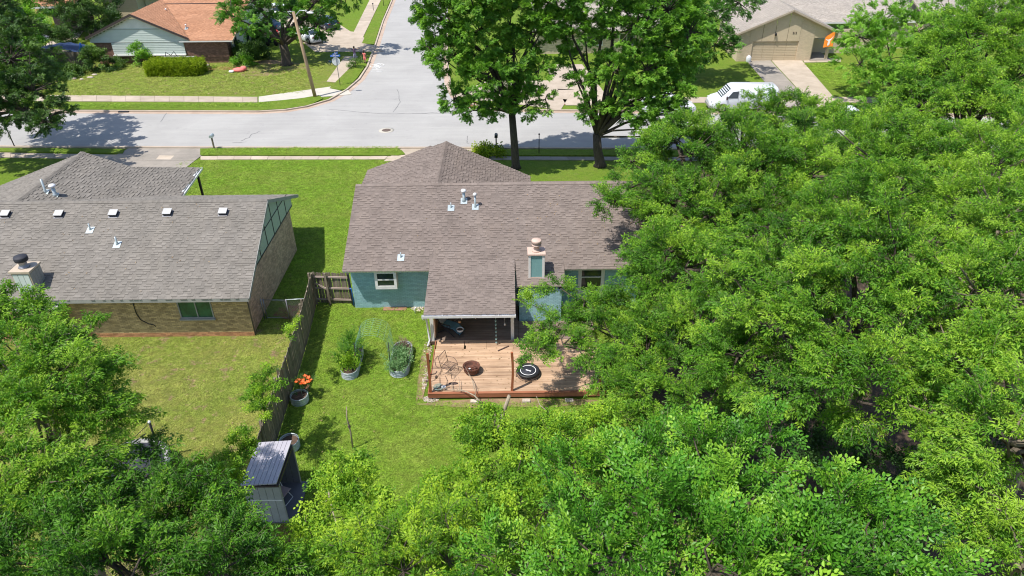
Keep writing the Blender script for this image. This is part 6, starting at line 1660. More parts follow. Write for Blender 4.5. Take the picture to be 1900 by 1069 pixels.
sedan('white car parked at the far kerb with its nose toward the van', (13.5, 60.2, 0.01), 0.02, 'car_white', suv=0.4)
def van(label, loc, rz):
    root = empty('parked_van', loc, label, 'van'); root.rotation_euler = (0, 0, rz)
    st = [(-2.8, ring(.93, .38, 1.95)), (-2.7, ring(.98, .3, 2.1, .05)), (0.85, ring(.98, .3, 2.12, .05)), (1.15, ring(.97, .3, 2.0)), (1.95, ring(.96, .3, 1.24)), (2.5, ring(.94, .3, 1.08)), (2.78, ring(.78, .42, .84))]
    lbuild(loft(MB(), st), 'body', 'car_white', root)
    q = MB(); q.add([(1.93, -.78, 1.30), (1.93, .78, 1.30), (1.20, .72, 2.0), (1.20, -.72, 2.0)], [(0,1,2,3)]); lbuild(q, 'windshield', 'glass_car', root)
    q = MB()
    for k in range(5): q.add([(1.88-0.13*k, -.7, 1.375+0.125*k), (1.88-0.13*k, .7, 1.375+0.125*k), (1.81-0.13*k, .7, 1.44+0.125*k), (1.81-0.13*k, -.7, 1.44+0.125*k)], [(0,1,2,3)])
    lbuild(q, 'sunshade', 'sign_back', root)
    for s_ in (-1, 1):
        q = MB(); q.prism([(0.55, s_*0.985, 1.25), (1.45, s_*0.985, 1.25), (1.05, s_*0.965, 1.80), (0.55, s_*0.965, 1.85)], (0, s_*0.012, 0)); lbuild(q, 'side_window', 'glass_car', root)
        q = MB(); q.obox((1.5, s_*1.1, 1.3), (0.05, 0, 0), (0, 0.1, 0), (0, 0, 0.13)); lbuild(q, 'mirror', 'trim_dark', root)
        q = MB(); q.obox((2.66, s_*0.68, 0.9), (0.07, 0, 0), (0, 0.14, 0), (0, 0, 0.08)); lbuild(q, 'headlight', 'lamp_clear', root)
        q = MB(); q.box(0.50, 0.515, s_*0.99-0.004, s_*0.99+0.004, 0.4, 1.9); q.box(-1.0, -0.985, s_*0.99-0.004, s_*0.99+0.004, 0.4, 1.95); lbuild(q, 'door_seam', 'trim_gray', root)
    q = MB(); q.box(2.6, 2.86, -.85, .85, .38, .58); lbuild(q, 'bumper', 'trim_gray', root)
    wheels(root, (-1.75, 1.75), 0.97, 0.36)
van('white cargo van with a light sunshade in its windshield parked at the far kerb', (19.9, 60.9, 0.01), pi-0.02)
sedan('light car mostly hidden by treetops at the near right side of the main street', (27.5, 56.5, 0.01), 0.0, 'car_white')

# ------------------------------------------------------------------ street furniture
q = P(585, 181)
pl = empty('utility_pole', (q.x, q.y, 0), 'leaning brown wooden street light pole on the far verge', 'pole')
MB().tube([(q.x, q.y, 0), (q.x-0.38, q.y, 3.8), (q.x-0.75, q.y, 7.55)], [0.17, 0.15, 0.12], 12).build('pole', 'pole_wood', pl)
tx, tz = q.x-0.75, 7.5
MB().tube([(tx+0.1, q.y, tz-0.3), (tx+0.6, q.y, tz+0.15), (tx+1.15, q.y, tz+0.1), (tx+1.25, q.y, tz-0.02)], 0.035, 6).build('lamp_arm', 'metal_galv', pl)
MB().ball((tx+1.45, q.y, tz-0.06), (0.32, 0.14, 0.10)).build('lamp_head', 'metal_white', pl)
MB().tube([(tx-0.5, q.y, tz+0.05), (tx+0.05, q.y, tz+0.05)], 0.03, 5).build('bracket', 'metal_galv', pl)
q = P(631.5, 160)
ss = empty('stop_sign', (q.x, q.y, 0), 'back of an octagonal stop sign with blue street name plates on one post', 'sign')
MB().tube([(q.x, q.y, 0), (q.x-0.08, q.y, 3.2)], 0.035, 6).build('post', 'metal_gray', ss)
c = Vector((q.x-0.1, q.y+0.05, 2.35)); R_ = 0.41
mb = MB(); mb.prism([c+Vector((cos(pi/8+k*pi/4)*R_, 0, sin(pi/8+k*pi/4)*R_)) for k in range(8)], (0, 0.012, 0)); mb.build('sign_plate', 'sign_back', ss)
for dz_, an in ((2.88, 0.12), (3.06, 1.2)):
    d = Vector((cos(an), sin(an), 0))*0.46
    cc = Vector((q.x-0.1, q.y, dz_)); mb = MB(); mb.obox(cc, d, Vector((-d.y, d.x, 0))*0.02, (0, 0, 0.085)); pt = mb.build('name_plate', 'blue_sign', ss)
    nn = Vector((d.y, -d.x, 0)).normalized()
    mb = MB()
    for k, (u0, u1) in enumerate(((-0.72, -0.5), (-0.42, -0.1), (0.0, 0.3), (0.42, 0.7))):
        mb.obox(cc+d*((u0+u1)/2)+nn*0.012, d*((u1-u0)/2), nn*0.002, (0, 0, 0.035))
    mb.build('lettering', 'chalk', pt)
def mailbox(px, py, h, mat, label, flag=True):
    q = P(px, py); r = empty('mailbox', (q.x, q.y, 0), label, 'mailbox')
    mb = MB(); mb.box(q.x-0.05, q.x+0.05, q.y-0.05, q.y+0.05, 0, h); mb.build('post', 'picket', r)
    mb = MB(); pr = [(cos(a)*0.12, 0.10+sin(a)*0.12) for a in [pi*k/8 for k in range(9)]]+[(-0.12, 0), (0.12, 0)]
    mb.prism([(q.x+x, q.y-0.2, h+z) for x, z in pr], (0, 0.5, 0)); mb.build('box', mat, r)
    mb = MB(); mb.box(q.x+0.13, q.x+0.14, q.y, q.y+0.03, h+0.05, h+0.3); mb.build('flag', 'metal_galv', r)
mailbox(398, 278, 1.0, 'metal_galv', 'pale gray mailbox on a wooden post at the near kerb by the left lawn')
mailbox(921, 279, 1.05, 'black', 'black mailbox on a post above the ground cover left of the front tree')
mailbox(908, 212, 1.0, 'black', 'dark mailbox at the far kerb under the left front tree')
mailbox(1118 - 446, 117, 1.0, 'black', 'large black mailbox above the round bush at the street corner')
q = P(1000, 286); r = empty('post', (q.x, q.y, 0), 'thin dark post standing on the verge between the two front trees', 'post')
MB().tube([(q.x, q.y, 0), (q.x, q.y, 1.5)], 0.035, 6).build('shaft', 'metal_dark', r); MB().ball((q.x, q.y, 1.55), 0.07).build('knob', 'metal_dark', r)
q = P(28, 274); r = empty('post', (q.x, q.y, 0), 'thin dark pole beside the kerb under the tree at the left edge', 'post')
MB().tube([(q.x, q.y, 0), (q.x-0.15, q.y, 2.8)], 0.04, 6).build('shaft', 'metal_dark', r); MB().ball((q.x-0.15, q.y, 2.85), 0.09).build('lamp', 'metal_dark', r)
for px, py, h, lb in ((625, 21, 0.9, 'small thin post in the lawn beyond the navy sedan'), (712, 12, 1.1, 'dark mailbox-like post on the verge at the top of the side street'), (693, 20, 1.0, 'gray marker on the pavement edge at the top of the side street')):
    q = P(px, py); o = MB().tube([(q.x, q.y, 0), (q.x, q.y, h*0.8), (q.x, q.y, h)], [0.04, 0.04, 0.13], 6).build('marker_post', 'metal_dark'); tag(o, lb, 'post')

# ------------------------------------------------------------------ people
def skin_body(name, joints, edges, mat, root_i=0, sub=1):
    me = bpy.data.meshes.new(name); me.from_pydata([j[0] for j in joints], edges, [])
    o = bpy.data.objects.new(name, me); COL.objects.link(o)
    o.modifiers.new('skin', 'SKIN'); 
    for i, (p, r) in enumerate(joints):
        me.skin_vertices[0].data[i].radius = (r, r)
    me.skin_vertices[0].data[root_i].use_root = True
    sb = o.modifiers.new('sub', 'SUBSURF'); sb.levels = sub; sb.render_levels = sub
    dg = bpy.context.evaluated_depsgraph_get(); m2 = bpy.data.meshes.new_from_object(o.evaluated_get(dg)); m2.materials.clear(); m2.materials.append(MT[mat])
    bpy.data.objects.remove(o); m2.name = name; m2.polygons.foreach_set('use_smooth', [True]*len(m2.polygons))
    return m2
def kid(label, loc, rz, H, top, bottom, arms_up, hair_long=True):
    s_ = H/1.35
    root = empty('person', loc, label, 'person'); root.rotation_euler = (0, 0, rz)
    def V3(x, y, z): return (x*s_, y*s_, z*s_)
    arm = [((0.16,0,1.03), .042), ((0.30,-0.03,1.10) if arms_up else (0.21,0.0,0.86), .034), ((0.46,-0.02,1.16) if arms_up else (0.20,-0.08,0.68), .026), ((0.52,-0.02,1.17) if arms_up else (0.20,-0.11,0.61), .026)]
    J = [((0,0,.66), .10), ((0,0,.80), .092), ((0,0,.98), .10), ((0,0,1.09), .045), ((0,-0.005,1.17), .062), ((0,0,1.27), .085)]
    J += [((s*0.075,0,.62), .075) for s in (-1, 1)] + [((s*0.085,-0.01,.34), .05) for s in (-1, 1)] + [((s*0.09,0.02,.07), .033) for s in (-1, 1)] + [((s*0.095,-0.10,.03), .03) for s in (-1, 1)]
    b_ = len(J)
    for s in (-1, 1): J += [((s*a[0][0], a[0][1], a[0][2]), a[1]) for a in arm]
    E = [(0,1),(1,2),(2,3),(3,4),(4,5),(0,6),(0,7),(6,8),(7,9),(8,10),(9,11),(10,12),(11,13),(2,b_),(b_,b_+1),(b_+1,b_+2),(b_+2,b_+3),(2,b_+4),(b_+4,b_+5),(b_+5,b_+6),(b_+6,b_+7)]
    J = [(V3(*p), r*s_) for p, r in J]
    me = skin_body('body', J, E, 'skin'); o = bpy.data.objects.new('body', me); COL.objects.link(o); o.parent = root
    # fingers as short chains rooted in the palm
    f = MB()
    for s in (-1, 1):
        h_ = Vector(J[b_+3][0] if s < 0 else J[b_+7][0]); d = (h_ - Vector(J[b_+2][0] if s < 0 else J[b_+6][0])).normalized()
        side = d.cross(Vector((0, 1, 0))).normalized()
        for k in range(4): f.tube([h_+side*(k-1.5)*0.014, h_+side*(k-1.5)*0.018+d*(0.04+0.012*(k in (1, 2))), h_+side*(k-1.5)*0.018+d*0.065+Vector((0,-0.01,-0.005))], [0.008, 0.007, 0.005], 5)
        f.tube([h_, h_+side*0.035+d*0.02, h_+side*0.045+d*0.04], [0.009, 0.008, 0.006], 5)
    lbuild(f, 'fingers', 'skin', root)
    sh = MB(); sh.lathe([(0.125, .62), (0.122, .70), (0.112, .82), (0.125, .96), (0.13, 1.02), (0.075, 1.085), (0.05, 1.09)], 16, (0,0,0), sy=0.82, caps=False)
    for q_ in sh.v: pass
    sh.v = [(x*s_, y*s_, z*s_) for x, y, z in sh.v]
    for s in (-1, 1):
        A = Vector(V3(s*0.12, 0, 1.03)); Bp = Vector(J[b_+1][0] if s < 0 else J[b_+5][0]); sh.tube([A, A.lerp(Bp, 0.75)], [0.062*s_, 0.05*s_], 8)
    lbuild(sh, 'shirt', top, root)
    pn = MB(); pn.lathe([(0.128, .52), (0.128, .66), (0.118, .70)], 16, (0,0,0), sy=0.85, caps=False); pn.v = [(x*s_, y*s_, z*s_) for x, y, z in pn.v]
    for s in (-1, 1): pn.tube([V3(s*0.075, 0, .60), V3(s*0.083, -0.01, .36), V3(s*0.088, 0.01, .14 if bottom == 'denim' else .33)], [0.082*s_, 0.062*s_, 0.05*s_], 10)
    lbuild(pn, 'trousers', bottom, root)
    for s in (-1, 1): q_ = MB(); q_.ball(V3(s*0.095, -0.06, .035), (0.045*s_, 0.10*s_, 0.038*s_)); lbuild(q_, 'shoe', 'black', root)
    hr = MB(); hr.ball(V3(0, 0.022, 1.285), (0.098*s_, 0.098*s_, 0.098*s_), 14, 9); hr.ball(V3(0, 0.075, 1.17), (0.075*s_, 0.045*s_, 0.13*s_)); lbuild(hr, 'hair', 'hair', root)
    fc = MB()
    for s in (-1, 1): fc.ball(V3(s*0.032, -0.082, 1.262), 0.011*s_, 6, 4)
    lbuild(fc, 'eyes', 'hair', root); fc = MB(); fc.ball(V3(0, -0.094, 1.235), (0.012*s_, 0.016*s_, 0.02*s_), 6, 4); fc.ball(V3(0, -0.082, 1.20), (0.025*s_, 0.008*s_, 0.007*s_), 6, 4); lbuild(fc, 'nose_and_mouth', 'skin', root)
kid('dark-haired girl in a dark patterned top holding both arms out by the black mailbox', (-16.6, 78.5, 0.05), radians(10), 1.45, 'purple', 'denim', True)
kid('dark-haired child in a pink top seen from behind beside the street corner kerb', (-15.35, 77.3, 0.05), radians(150), 1.35, 'pink', 'pink', False)
# blue bicycle on the lawn
q = P(617, 122)
bk_ = empty('bicycle', (q.x, q.y, 0.05), 'small dark blue bicycle leaning in the shaded lawn beside the stop sign', 'bicycle'); bk_.rotation_euler = (radians(28), 0, radians(-20))
for x in (-0.36, 0.36):
    w = MB().tube([(x+cos(2*pi*k/18)*0.24, 0, 0.25+sin(2*pi*k/18)*0.24) for k in range(19)], 0.022, 6); wo__ = lbuild(w, 'wheel', 'rubber', bk_)
    s_ = MB()
    for k in range(8): s_.tube([(x, 0, 0.25), (x+cos(k*pi/4)*0.23, 0, 0.25+sin(k*pi/4)*0.23)], 0.004, 3)
    lbuild(s_, 'spokes', 'metal_white', wo__)
s_ = MB()
for a, b in (((-0.36,0,.25), (-0.05,0,.25)), ((-0.36,0,.25), (-0.15,0,.52)), ((-0.15,0,.60), (-0.05,0,.25)), ((-0.05,0,.25), (0.26,0,.56)), ((-0.15,0,.52), (0.26,0,.58)), ((0.36,0,.25), (0.24,0,.66))): s_.tube([a, b], 0.02, 6)
lbuild(s_, 'frame', 'blue', bk_)
lbuild(MB().tube([(0.2,-0.25,.70), (0.24,0,.66), (0.2,0.25,.70)], 0.014, 6), 'handlebar', 'black', bk_)
lbuild(MB().ball((-0.16, 0, 0.62), (0.12, 0.06, 0.03)), 'saddle', 'black', bk_)
# red thing by the twin-trunk tree, bag on the flower bed
q = P(507, 84); r = empty('garden_cart', (q.x, q.y, 0), 'red and tan garden cart with a dark underside beside the twin-trunk tree', 'cart')
mb = MB(); mb.prism([(q.x-0.8, q.y-0.35, 1.0), (q.x+0.75, q.y-0.35, 1.0), (q.x+0.95, q.y-0.35, 1.5), (q.x-0.9, q.y-0.35, 1.6)], (0, 0.7, 0)); mb.build('tub', 'terracotta', r)
MB().ball((q.x+0.62, q.y-0.1, 1.35), (0.34, 0.42, 0.42)).build('sack', 'red', r)
mb = MB(); mb.box(q.x-0.7, q.x+0.4, q.y-0.3, q.y+0.3, 0.35, 0.98); mb.build('base', 'black_mat', r)
for s_ in (-0.5, 0.5): MB().tube([(q.x+s_, q.y-0.42, 0.25), (q.x+s_, q.y-0.36, 0.25)], 0.25, 14).build('wheel', 'rubber', r)
q = P(440, 134); r = empty('bag', (q.x, q.y, 0), 'crumpled red bag with a white end lying beside the mulch bed', 'bag')
mb = MB(); mb.ball((q.x+0.15, q.y+0.1, 0.2), (0.62, 0.38, 0.24), 12, 8); mb.ball((q.x+0.6, q.y+0.35, 0.28), (0.35, 0.3, 0.26), 10, 7); mb.build('sack', 'pink', r)
mb = MB(); mb.ball((q.x-0.5, q.y-0.15, 0.12), (0.3, 0.26, 0.14), 10, 6); mb.build('end', 'white_cloth', r)
rnd = random.Random(8)
for i, (px, py) in enumerate(((131, 148), (139, 147), (152, 148.5), (168, 145), (176, 140), (458, 124), (385, 122))):
    q = P(px, py); tag(MB().ball((q.x, q.y, 0.06), (rnd.uniform(.2, .4), rnd.uniform(.15, .25), 0.12), 7, 4).build('edging_stone', 'stone'), ['pale flat edging stone, leftmost under the old fence planting', 'pale edging stone, second from the left under the old fence planting', 'long pale edging stone in the middle of the row under the fence planting', 'pale edging stone, fourth from the left beside the dark corner bush', 'pale edging stone nearest the dark corner bush', 'pale stone beside the red bag at the house corner', 'pale stone in the mulch bed right of the hedge'][i], 'stone', 'edging stones')
q = P(277, 122); r = empty('chair', (q.x+2, q.y+0.2, 0), 'pale bench and dark iron ornament between the hedge and the brick wall', 'bench')
a = PY(300, 98, 76.8); mb = MB(); mb.box(a.x-0.3, a.x+3.4, 76.6, 77.0, 0.95, 1.05); mb.build('seat', 'trim_gray', r)
for x in (0, 3.0): mb = MB(); mb.box(a.x+x-0.1, a.x+x, 76.65, 76.95, 0, 0.94); mb.build('leg', 'trim_gray', r)
mb = MB(); mb.tube([(a.x+0.3, 76.8, 1.1), (a.x+0.4, 76.8, 1.5), (a.x+0.9, 76.8, 1.2), (a.x+1.3, 76.8, 1.6), (a.x+1.5, 76.8, 1.1)], 0.04, 5); mb.build('iron_ornament', 'black', r)

# ------------------------------------------------------------------ back yard
def stadium(cx, cy, hw, hl, n=10):
    pts = []
    for k in range(n+1): a = pi*k/n; pts.append((cx+cos(a)*hw, cy+hl-hw+sin(a)*hw))
    for k in range(n+1): a = pi+pi*k/n; pts.append((cx+cos(a)*hw, cy-hl+hw+sin(a)*hw))
    return pts
def raised_bed(label, cx, cy, hw, hl, h, rot=0.0):
    r = empty('raised_bed', (cx, cy, 0), label, 'planter'); r.rotation_euler = (0, 0, rot)
    mb = MB(); rows = 8
    P0 = stadium(0, 0, hw, hl); n = len(P0)
    ring_ = []
    for j in range(rows+1):
        f = 1+0.035*(1 if j % 2 else -1); ring_.append([(x*f, y*(1+0.011*(1 if j % 2 else -1)), h*j/rows) for x, y in P0])
    vs = [p for rg in ring_ for p in rg]
    for j in range(rows): mb.add(vs[j*n:(j+2)*n], [(k, (k+1) % n, n+(k+1) % n, n+k) for k in range(n)], 0.0)
    mb.add([(x*0.95, y*0.975, z) for x, y, z in vs], [(j*n+k, (j+1)*n+k, (j+1)*n+(k+1) % n, j*n+(k+1) % n) for j in range(rows) for k in range(n)])
    lbuild(mb, 'side_wall', 'metal_galv', r)
    lbuild(MB().tube([(x*0.99, y*0.99, h) for x, y in P0+[P0[0]]], 0.022, 6), 'rim', 'metal_galv', r)
    q = MB(); q.add([(x*0.96, y*0.98, h-0.09) for x, y in P0], [tuple(range(n))]); lbuild(q, 'soil', 'soil', r)
    return r
r1 = raised_bed('oval galvanized raised bed packed with tall green plants, left of two', -7.2, 25.6, 0.36, 1.12, 0.36, 0.02)
r2 = raised_bed('oval galvanized raised bed with low leafy plants, right one nearer the deck', -5.03, 25.75, 0.42, 1.15, 0.36)
r3 = raised_bed('round galvanized bed against the fence under the orange flowers', -8.98, 23.15, 0.36, 0.37, 0.36)
r4 = raised_bed('round galvanized ring of bare soil behind the gray shed', -8.70, 20.45, 0.37, 0.385, 0.38)
# trellis arch
ta = empty('trellis', (-6.3, 25.7, 0), 'green wire mesh arch spanning from one oval raised bed to the other', 'trellis')
ax0, ax1, ay0, ay1, ah = -6.92, -5.40, 25.1, 26.35, 2.0
def archp(t, y):
    # t 0..1 from left foot over to right foot
    if t < 0.33: return Vector((ax0+0.08*t/0.33, y, 0.4+(ah-0.95)*t/0.33))
    if t > 0.67: return Vector((ax1-0.08*(1-t)/0.33, y, 0.4+(ah-0.95)*(1-t)/0.33))
    a = pi*(1-(t-0.33)/0.34); cxm = (ax0+ax1)/2; rx_ = (ax1-ax0)/2-0.08
    return Vector((cxm+cos(a)*rx_, y, ah-0.55+sin(a)*0.55))
mb = MB()
for j in range(9):
    y = ay0+(ay1-ay0)*j/8; mb.tube([archp(t/36, y) for t in range(37)], 0.0055, 4, caps=False)
for t in range(0, 37, 2): mb.tube([archp(t/36, ay0), archp(t/36, ay1)], 0.0055, 4, caps=False)
mb.build('wire_mesh', 'wire_green', ta)
for x, y in ((ax0+0.02, ay0), (ax1-0.02, ay0), (ax0+0.02, ay1)):
    MB().tube([(x, y, 0), (x+0.03, y, 1.6)], 0.018, 5).build('stake', 'metal_dark', ta)
# shed
sh_ = empty('shed', (-8.4, 17.7, 0), 'small lean-to gray plastic shed with open side and folding chair inside', 'shed')
sx0, sx1, sy0, sy1 = -9.05, -7.83, 16.78, 18.6
mb = MB(); mb.box(sx0-0.02, sx1+0.28, sy0-0.02, sy1+0.02, 0, 0.09); mb.build('floor', 'shed_floor', sh_)
for k in range(8):
    a, b = sx0+(sx1-sx0)*k/8, sx0+(sx1-sx0)*(k+1)/8
    mb = MB(); mb.prism([(a+0.006-0.02, sy0-0.07, 1.92+0.08*k/8), (b-0.006-0.02, sy0-0.07, 1.92+0.08*(k+1)/8), (b-0.006, sy1+0.05, 1.98+0.08*(k+1)/8), (a+0.006, sy1+0.05, 1.98+0.08*k/8)], (0, 0, 0.045)); mb.build('roof_panel', 'shed_panel', sh_)
mb = MB(); mb.box(sx0-0.05, sx1+0.01, sy0-0.06, sy1+0.04, 1.84, 1.915); mb.build('roof_edge', 'trim_dark', sh_)
for k in range(5):
    a, b = sx0+(sx1-sx0)*k/5, sx0+(sx1-sx0)*(k+1)/5
    mb = MB(); mb.box(a+0.006, b-0.006, sy0, sy0+0.04, 0.09, 1.14); mb.box(a+0.006, b-0.006, sy0, sy0+0.04, 1.18, 1.84); mb.build('wall_panel', 'shed_wall', sh_)
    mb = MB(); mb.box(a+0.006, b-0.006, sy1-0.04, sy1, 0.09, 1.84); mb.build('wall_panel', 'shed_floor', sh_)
mb = MB(); mb.box(sx0, sx1, sy0-0.012, sy0+0.03, 1.14, 1.18); mb.build('wall_rail', 'white_paint', sh_)
mb = MB(); mb.box(sx0, sx0+0.04, sy0+0.05, sy1-0.05, 0.09, 1.84); mb.build('wall_panel', 'shed_wall', sh_)
mb = MB(); mb.box(sx1, sx1+0.03, sy1-0.06, sy1, 0.09, 1.95); mb.box(sx1, sx1+0.03, sy0, sy0+0.05, 0.09, 1.9); mb.build('door_post', 'trim_gray', sh_)
def fold_chair(label, x, y, z, rz, frame, cloth):
    r = empty('folding_chair', (x, y, z), label, 'chair'); r.rotation_euler = (0, 0, rz)
    f = MB()
    for s_ in (-1, 1):
        f.tube([(-0.2, s_*0.22, 0), (0.18, s_*0.22, 0.44), (0.28, s_*0.22, 0.92)], 0.013, 6); f.tube([(0.25, s_*0.21, 0), (-0.2, s_*0.21, 0.43)], 0.013, 6)
    f.tube([(0.28, -0.22, 0.92), (0.28, 0.22, 0.92)], 0.013, 6); f.tube([(-0.2, -0.22, 0), (-0.2, 0.22, 0)], 0.013, 6)
    lbuild(f, 'frame', frame, r)
    q = MB(); q.obox((-0.01, 0, 0.44), (0.2, 0, 0), (0, 0.2, 0), (0, 0, 0.012)); lbuild(q, 'seat', cloth, r)
    q = MB(); q.obox((0.25, 0, 0.76), (0.02, 0, 0.13), (0, 0.2, 0), (-0.01, 0, 0.002)); lbuild(q, 'backrest', cloth, r)
    return r
fold_chair('white-framed folding chair with pinkish seat standing inside the open gray shed', -8.2, 17.75, 0.09, radians(160), 'metal_white', 'pinkish')
# leaning pale stake
q = P(655, 833); r = empty('stake', (q.x, q.y, 0), 'pale bare tree stake standing alone in the middle of the grass', 'stake')
MB().tube([(q.x, q.y, 0), (q.x+0.02, q.y, 0.9), (q.x-0.03, q.y, 1.6), (q.x+0.03, q.y, 2.15)], [0.035, 0.032, 0.028, 0.018], 7).build('pole', 'wood_dead', r)
mb = MB()
for k in range(8): a = k*0.8; mb.tube([(q.x, q.y, 1.15+0.03*k), (q.x+cos(a)*0.22, q.y+sin(a)*0.15, 1.22+0.03*k)], 0.006, 4)
for k in range(4): mb.tube([(q.x+cos(2*pi*i/10)*0.045, q.y+sin(2*pi*i/10)*0.045, 1.12+0.035*k) for i in range(11)], 0.008, 4)
mb.build('tie', 'iron_wire', r)

# ------------------------------------------------------------------ things on the deck
ZD = 0.306
q = P(876, 690, 0.45); fp = empty('fire_pit', (-1.80, 24.62, ZD), 'round rusty iron fire pit bowl standing on the deck', 'fire pit')
pr = [(0.20, 0.02), (0.30, 0.06), (0.345, 0.15), (0.33, 0.20), (0.345, 0.24), (0.37, 0.34), (0.385, 0.35), (0.365, 0.355), (0.33, 0.25), (0.26, 0.14), (0.02, 0.12)]
lbuild(MB().lathe(pr, 36, caps=False), 'bowl', 'iron_rust', fp)
lbuild(MB().lathe([(0.17, 0.0), (0.20, 0.02), (0.17, 0.04)], 24), 'base', 'iron_wire', fp)
mb = MB(); rnd = random.Random(2)
for k in range(14): a = rnd.uniform(0, 6.28); c = Vector((rnd.uniform(-.2,.2), rnd.uniform(-.2,.2), 0.17)); d = Vector((cos(a), sin(a), rnd.uniform(-.1,.3)))*rnd.uniform(.06,.15); mb.tube([c-d, c+d], rnd.uniform(.008,.02), 5)
lbuild(mb, 'charred_wood', 'iron_rust', fp); lbuild(MB().ball((-0.08, 0.0, 0.19), (0.05, 0.04, 0.03)), 'ash_lump', 'chalk', fp)
tp = empty('mini_trampoline', (0.66, 24.42, ZD), 'small round black mini trampoline with a white ring on the right half of the deck', 'trampoline')
lbuild(MB().lathe([(0.47, 0.17), (0.50, 0.20), (0.50, 0.235), (0.45, 0.25), (0.37, 0.245), (0.365, 0.22), (0.45, 0.2)], 40, caps=False), 'pad', 'black', tp)
lbuild(MB().lathe([(0.372, 0.225), (0.37, 0.232), (0.002, 0.232)], 40, caps=False), 'mat', 'black_mat', tp)
lbuild(MB().lathe([(0.345, 0.234), (0.345, 0.238), (0.318, 0.238), (0.318, 0.234)], 40, caps=False), 'white_ring', 'white_cloth', tp)
mb = MB(); mb.obox((0.01, -0.02, 0.236), Vector((0.11, -0.055, 0)), Vector((0.013, 0.025, 0)), (0, 0, 0.002)); lbuild(mb, 'mark', 'white_cloth', tp)
mb = MB()
for k in range(40): a = 2*pi*k/40; mb.tube([(cos(a)*0.47, sin(a)*0.47, 0.19), (cos(a)*0.52, sin(a)*0.52, 0.12)], 0.006, 4)
mb.tube([(cos(2*pi*k/32)*0.53, sin(2*pi*k/32)*0.53, 0.115) for k in range(33)], 0.012, 6); lbuild(mb, 'frame_ring', 'iron_wire', tp)
for k in range(6): a = 2*pi*k/6+0.3; lbuild(MB().tube([(cos(a)*0.50, sin(a)*0.50, 0.12), (cos(a)*0.55, sin(a)*0.55, 0.0)], 0.015, 6), 'leg', 'metal_dark', tp)
# wire chair
wc = empty('wire_chair', (-2.75, 24.55, ZD), 'rusty open wire patio chair on the deck between the branch and the fire pit', 'chair'); wc.rotation_euler = (0, 0, radians(-28))
mb = MB()
W2 = 0.27
for i in range(9): x = -0.25+0.5*i/8; mb.tube([(x, -W2, 0.42), (x, W2, 0.42)], 0.006, 4)
for i in range(9): y = -W2+2*W2*i/8; mb.tube([(-0.25, y, 0.42), (0.25, y, 0.42)], 0.006, 4)
mb.tube([(-0.25,-W2,.42), (0.25,-W2,.42), (0.25,W2,.42), (-0.25,W2,.42), (-0.25,-W2,.42)], 0.013, 6); lbuild(mb, 'seat', 'iron_wire', wc)
mb = MB(); mb.tube([(-0.25,-W2,.42), (-0.36,-W2,.95), (-0.36,W2,.95), (-0.25,W2,.42)], 0.015, 6)
for i in range(1, 6): y = -W2+2*W2*i/6; mb.tube([(-0.25, y, 0.42), (-0.36, y, 0.95)], 0.006, 4)
lbuild(mb, 'backrest', 'iron_wire', wc)
for x in (-0.24, 0.25):
    for y in (-W2, W2): lbuild(MB().tube([(x, y, 0.42), (x*1.15, y*1.1, 0.0)], 0.012, 5), 'leg', 'iron_wire', wc)
for y in (-W2, W2): lbuild(MB().tube([(-0.3, y, 0.66), (0.05, y*1.15, 0.68), (0.22, y, 0.55), (0.25, y, 0.42)], 0.012, 5), 'arm', 'iron_wire', wc)
# fallen dead branch
br = empty('dead_branch', (-1.6, 23.2, 0.3), 'long pale dead branch with thin twigs lying across the front left of the deck', 'branch')
def poly(pts, r, n=5):
    return MB().tube([P(px, py, z) for px, py, z in pts], r, n)
poly([(897, 750, 0.12), (888, 742, 0.40), (880, 734, 0.50), (866, 727, 0.50), (850, 724, 0.46), (832, 722, 0.42), (812, 720, 0.40)], [.04, .036, .032, .02, .016, .012, .006]).build('stem', 'wood_dead', br)
for pts in ([(882, 735, .5), (881, 715, .62), (872, 697, .7), (865, 684, .72), (861, 678, .7)], [(866, 727, .5), (853, 722, .5), (842, 716, .5), (836, 714, .46)], [(840, 723, .44), (838, 712, .44), (845, 700, .4)],
            [(853, 724, .46), (853, 710, .5), (851, 700, .5)], [(880, 722, .58), (876, 704, .6), (868, 692, .62)]):
    poly(pts, [.016, .011, .008, .006, .004][:len(pts)]).build('twig', 'wood_dead', br)
b2 = empty('dead_twig', (-3.0, 25.0, 0.3), 'thin curved brown twigs scattered at the left side of the deck', 'twig')
for pts in ([(864, 680, .36), (845, 684, .42), (822, 681, .36), (800, 684, .35)], [(822, 682, .36), (814, 695, .35), (806, 705, .33), (800, 708, .33)], [(812, 660, .33), (806, 668, .36), (808, 678, .36), (813, 682, .34)], [(826, 697, .34), (830, 706, .36), (828, 716, .34)], [(816, 700, .33), (816, 712, .36), (818, 720, .34)]):
    poly(pts, .009, 4).build('stem', 'iron_wire', b2)
hs = empty('garden_hose', (-3.15, 23.5, ZD), 'coiled gray-green garden hose in the front left corner of the deck', 'hose')
for k in range(5): lbuild(MB().tube([(cos(a)*(0.09+0.03*k), sin(a)*(0.09+0.028*k), 0.02+0.025*k) for a in [2*pi*i/20 for i in range(21)]], 0.013, 6), 'coil', 'hose_green', hs)
pt_ = MB().lathe([(0.06, 0), (0.09, 0.16), (0.095, 0.17), (0.08, 0.16), (0.05, 0.05), (0.01, 0.04)], 16, (-2.93, 23.45, ZD)); tag(pt_.build('plant_pot', 'metal_white'), 'small white pot beside the coiled hose at the deck corner', 'pot')
mb = MB().lathe([(0.005, 0), (0.2, 0.012), (0.2, 0.02), (0.005, 0.02)], 18, (-2.55, 23.85, ZD), sy=0.4); tag(mb.build('tray', 'iron_wire'), 'dark oval tray lying on the deck in front of the wire chair', 'tray')
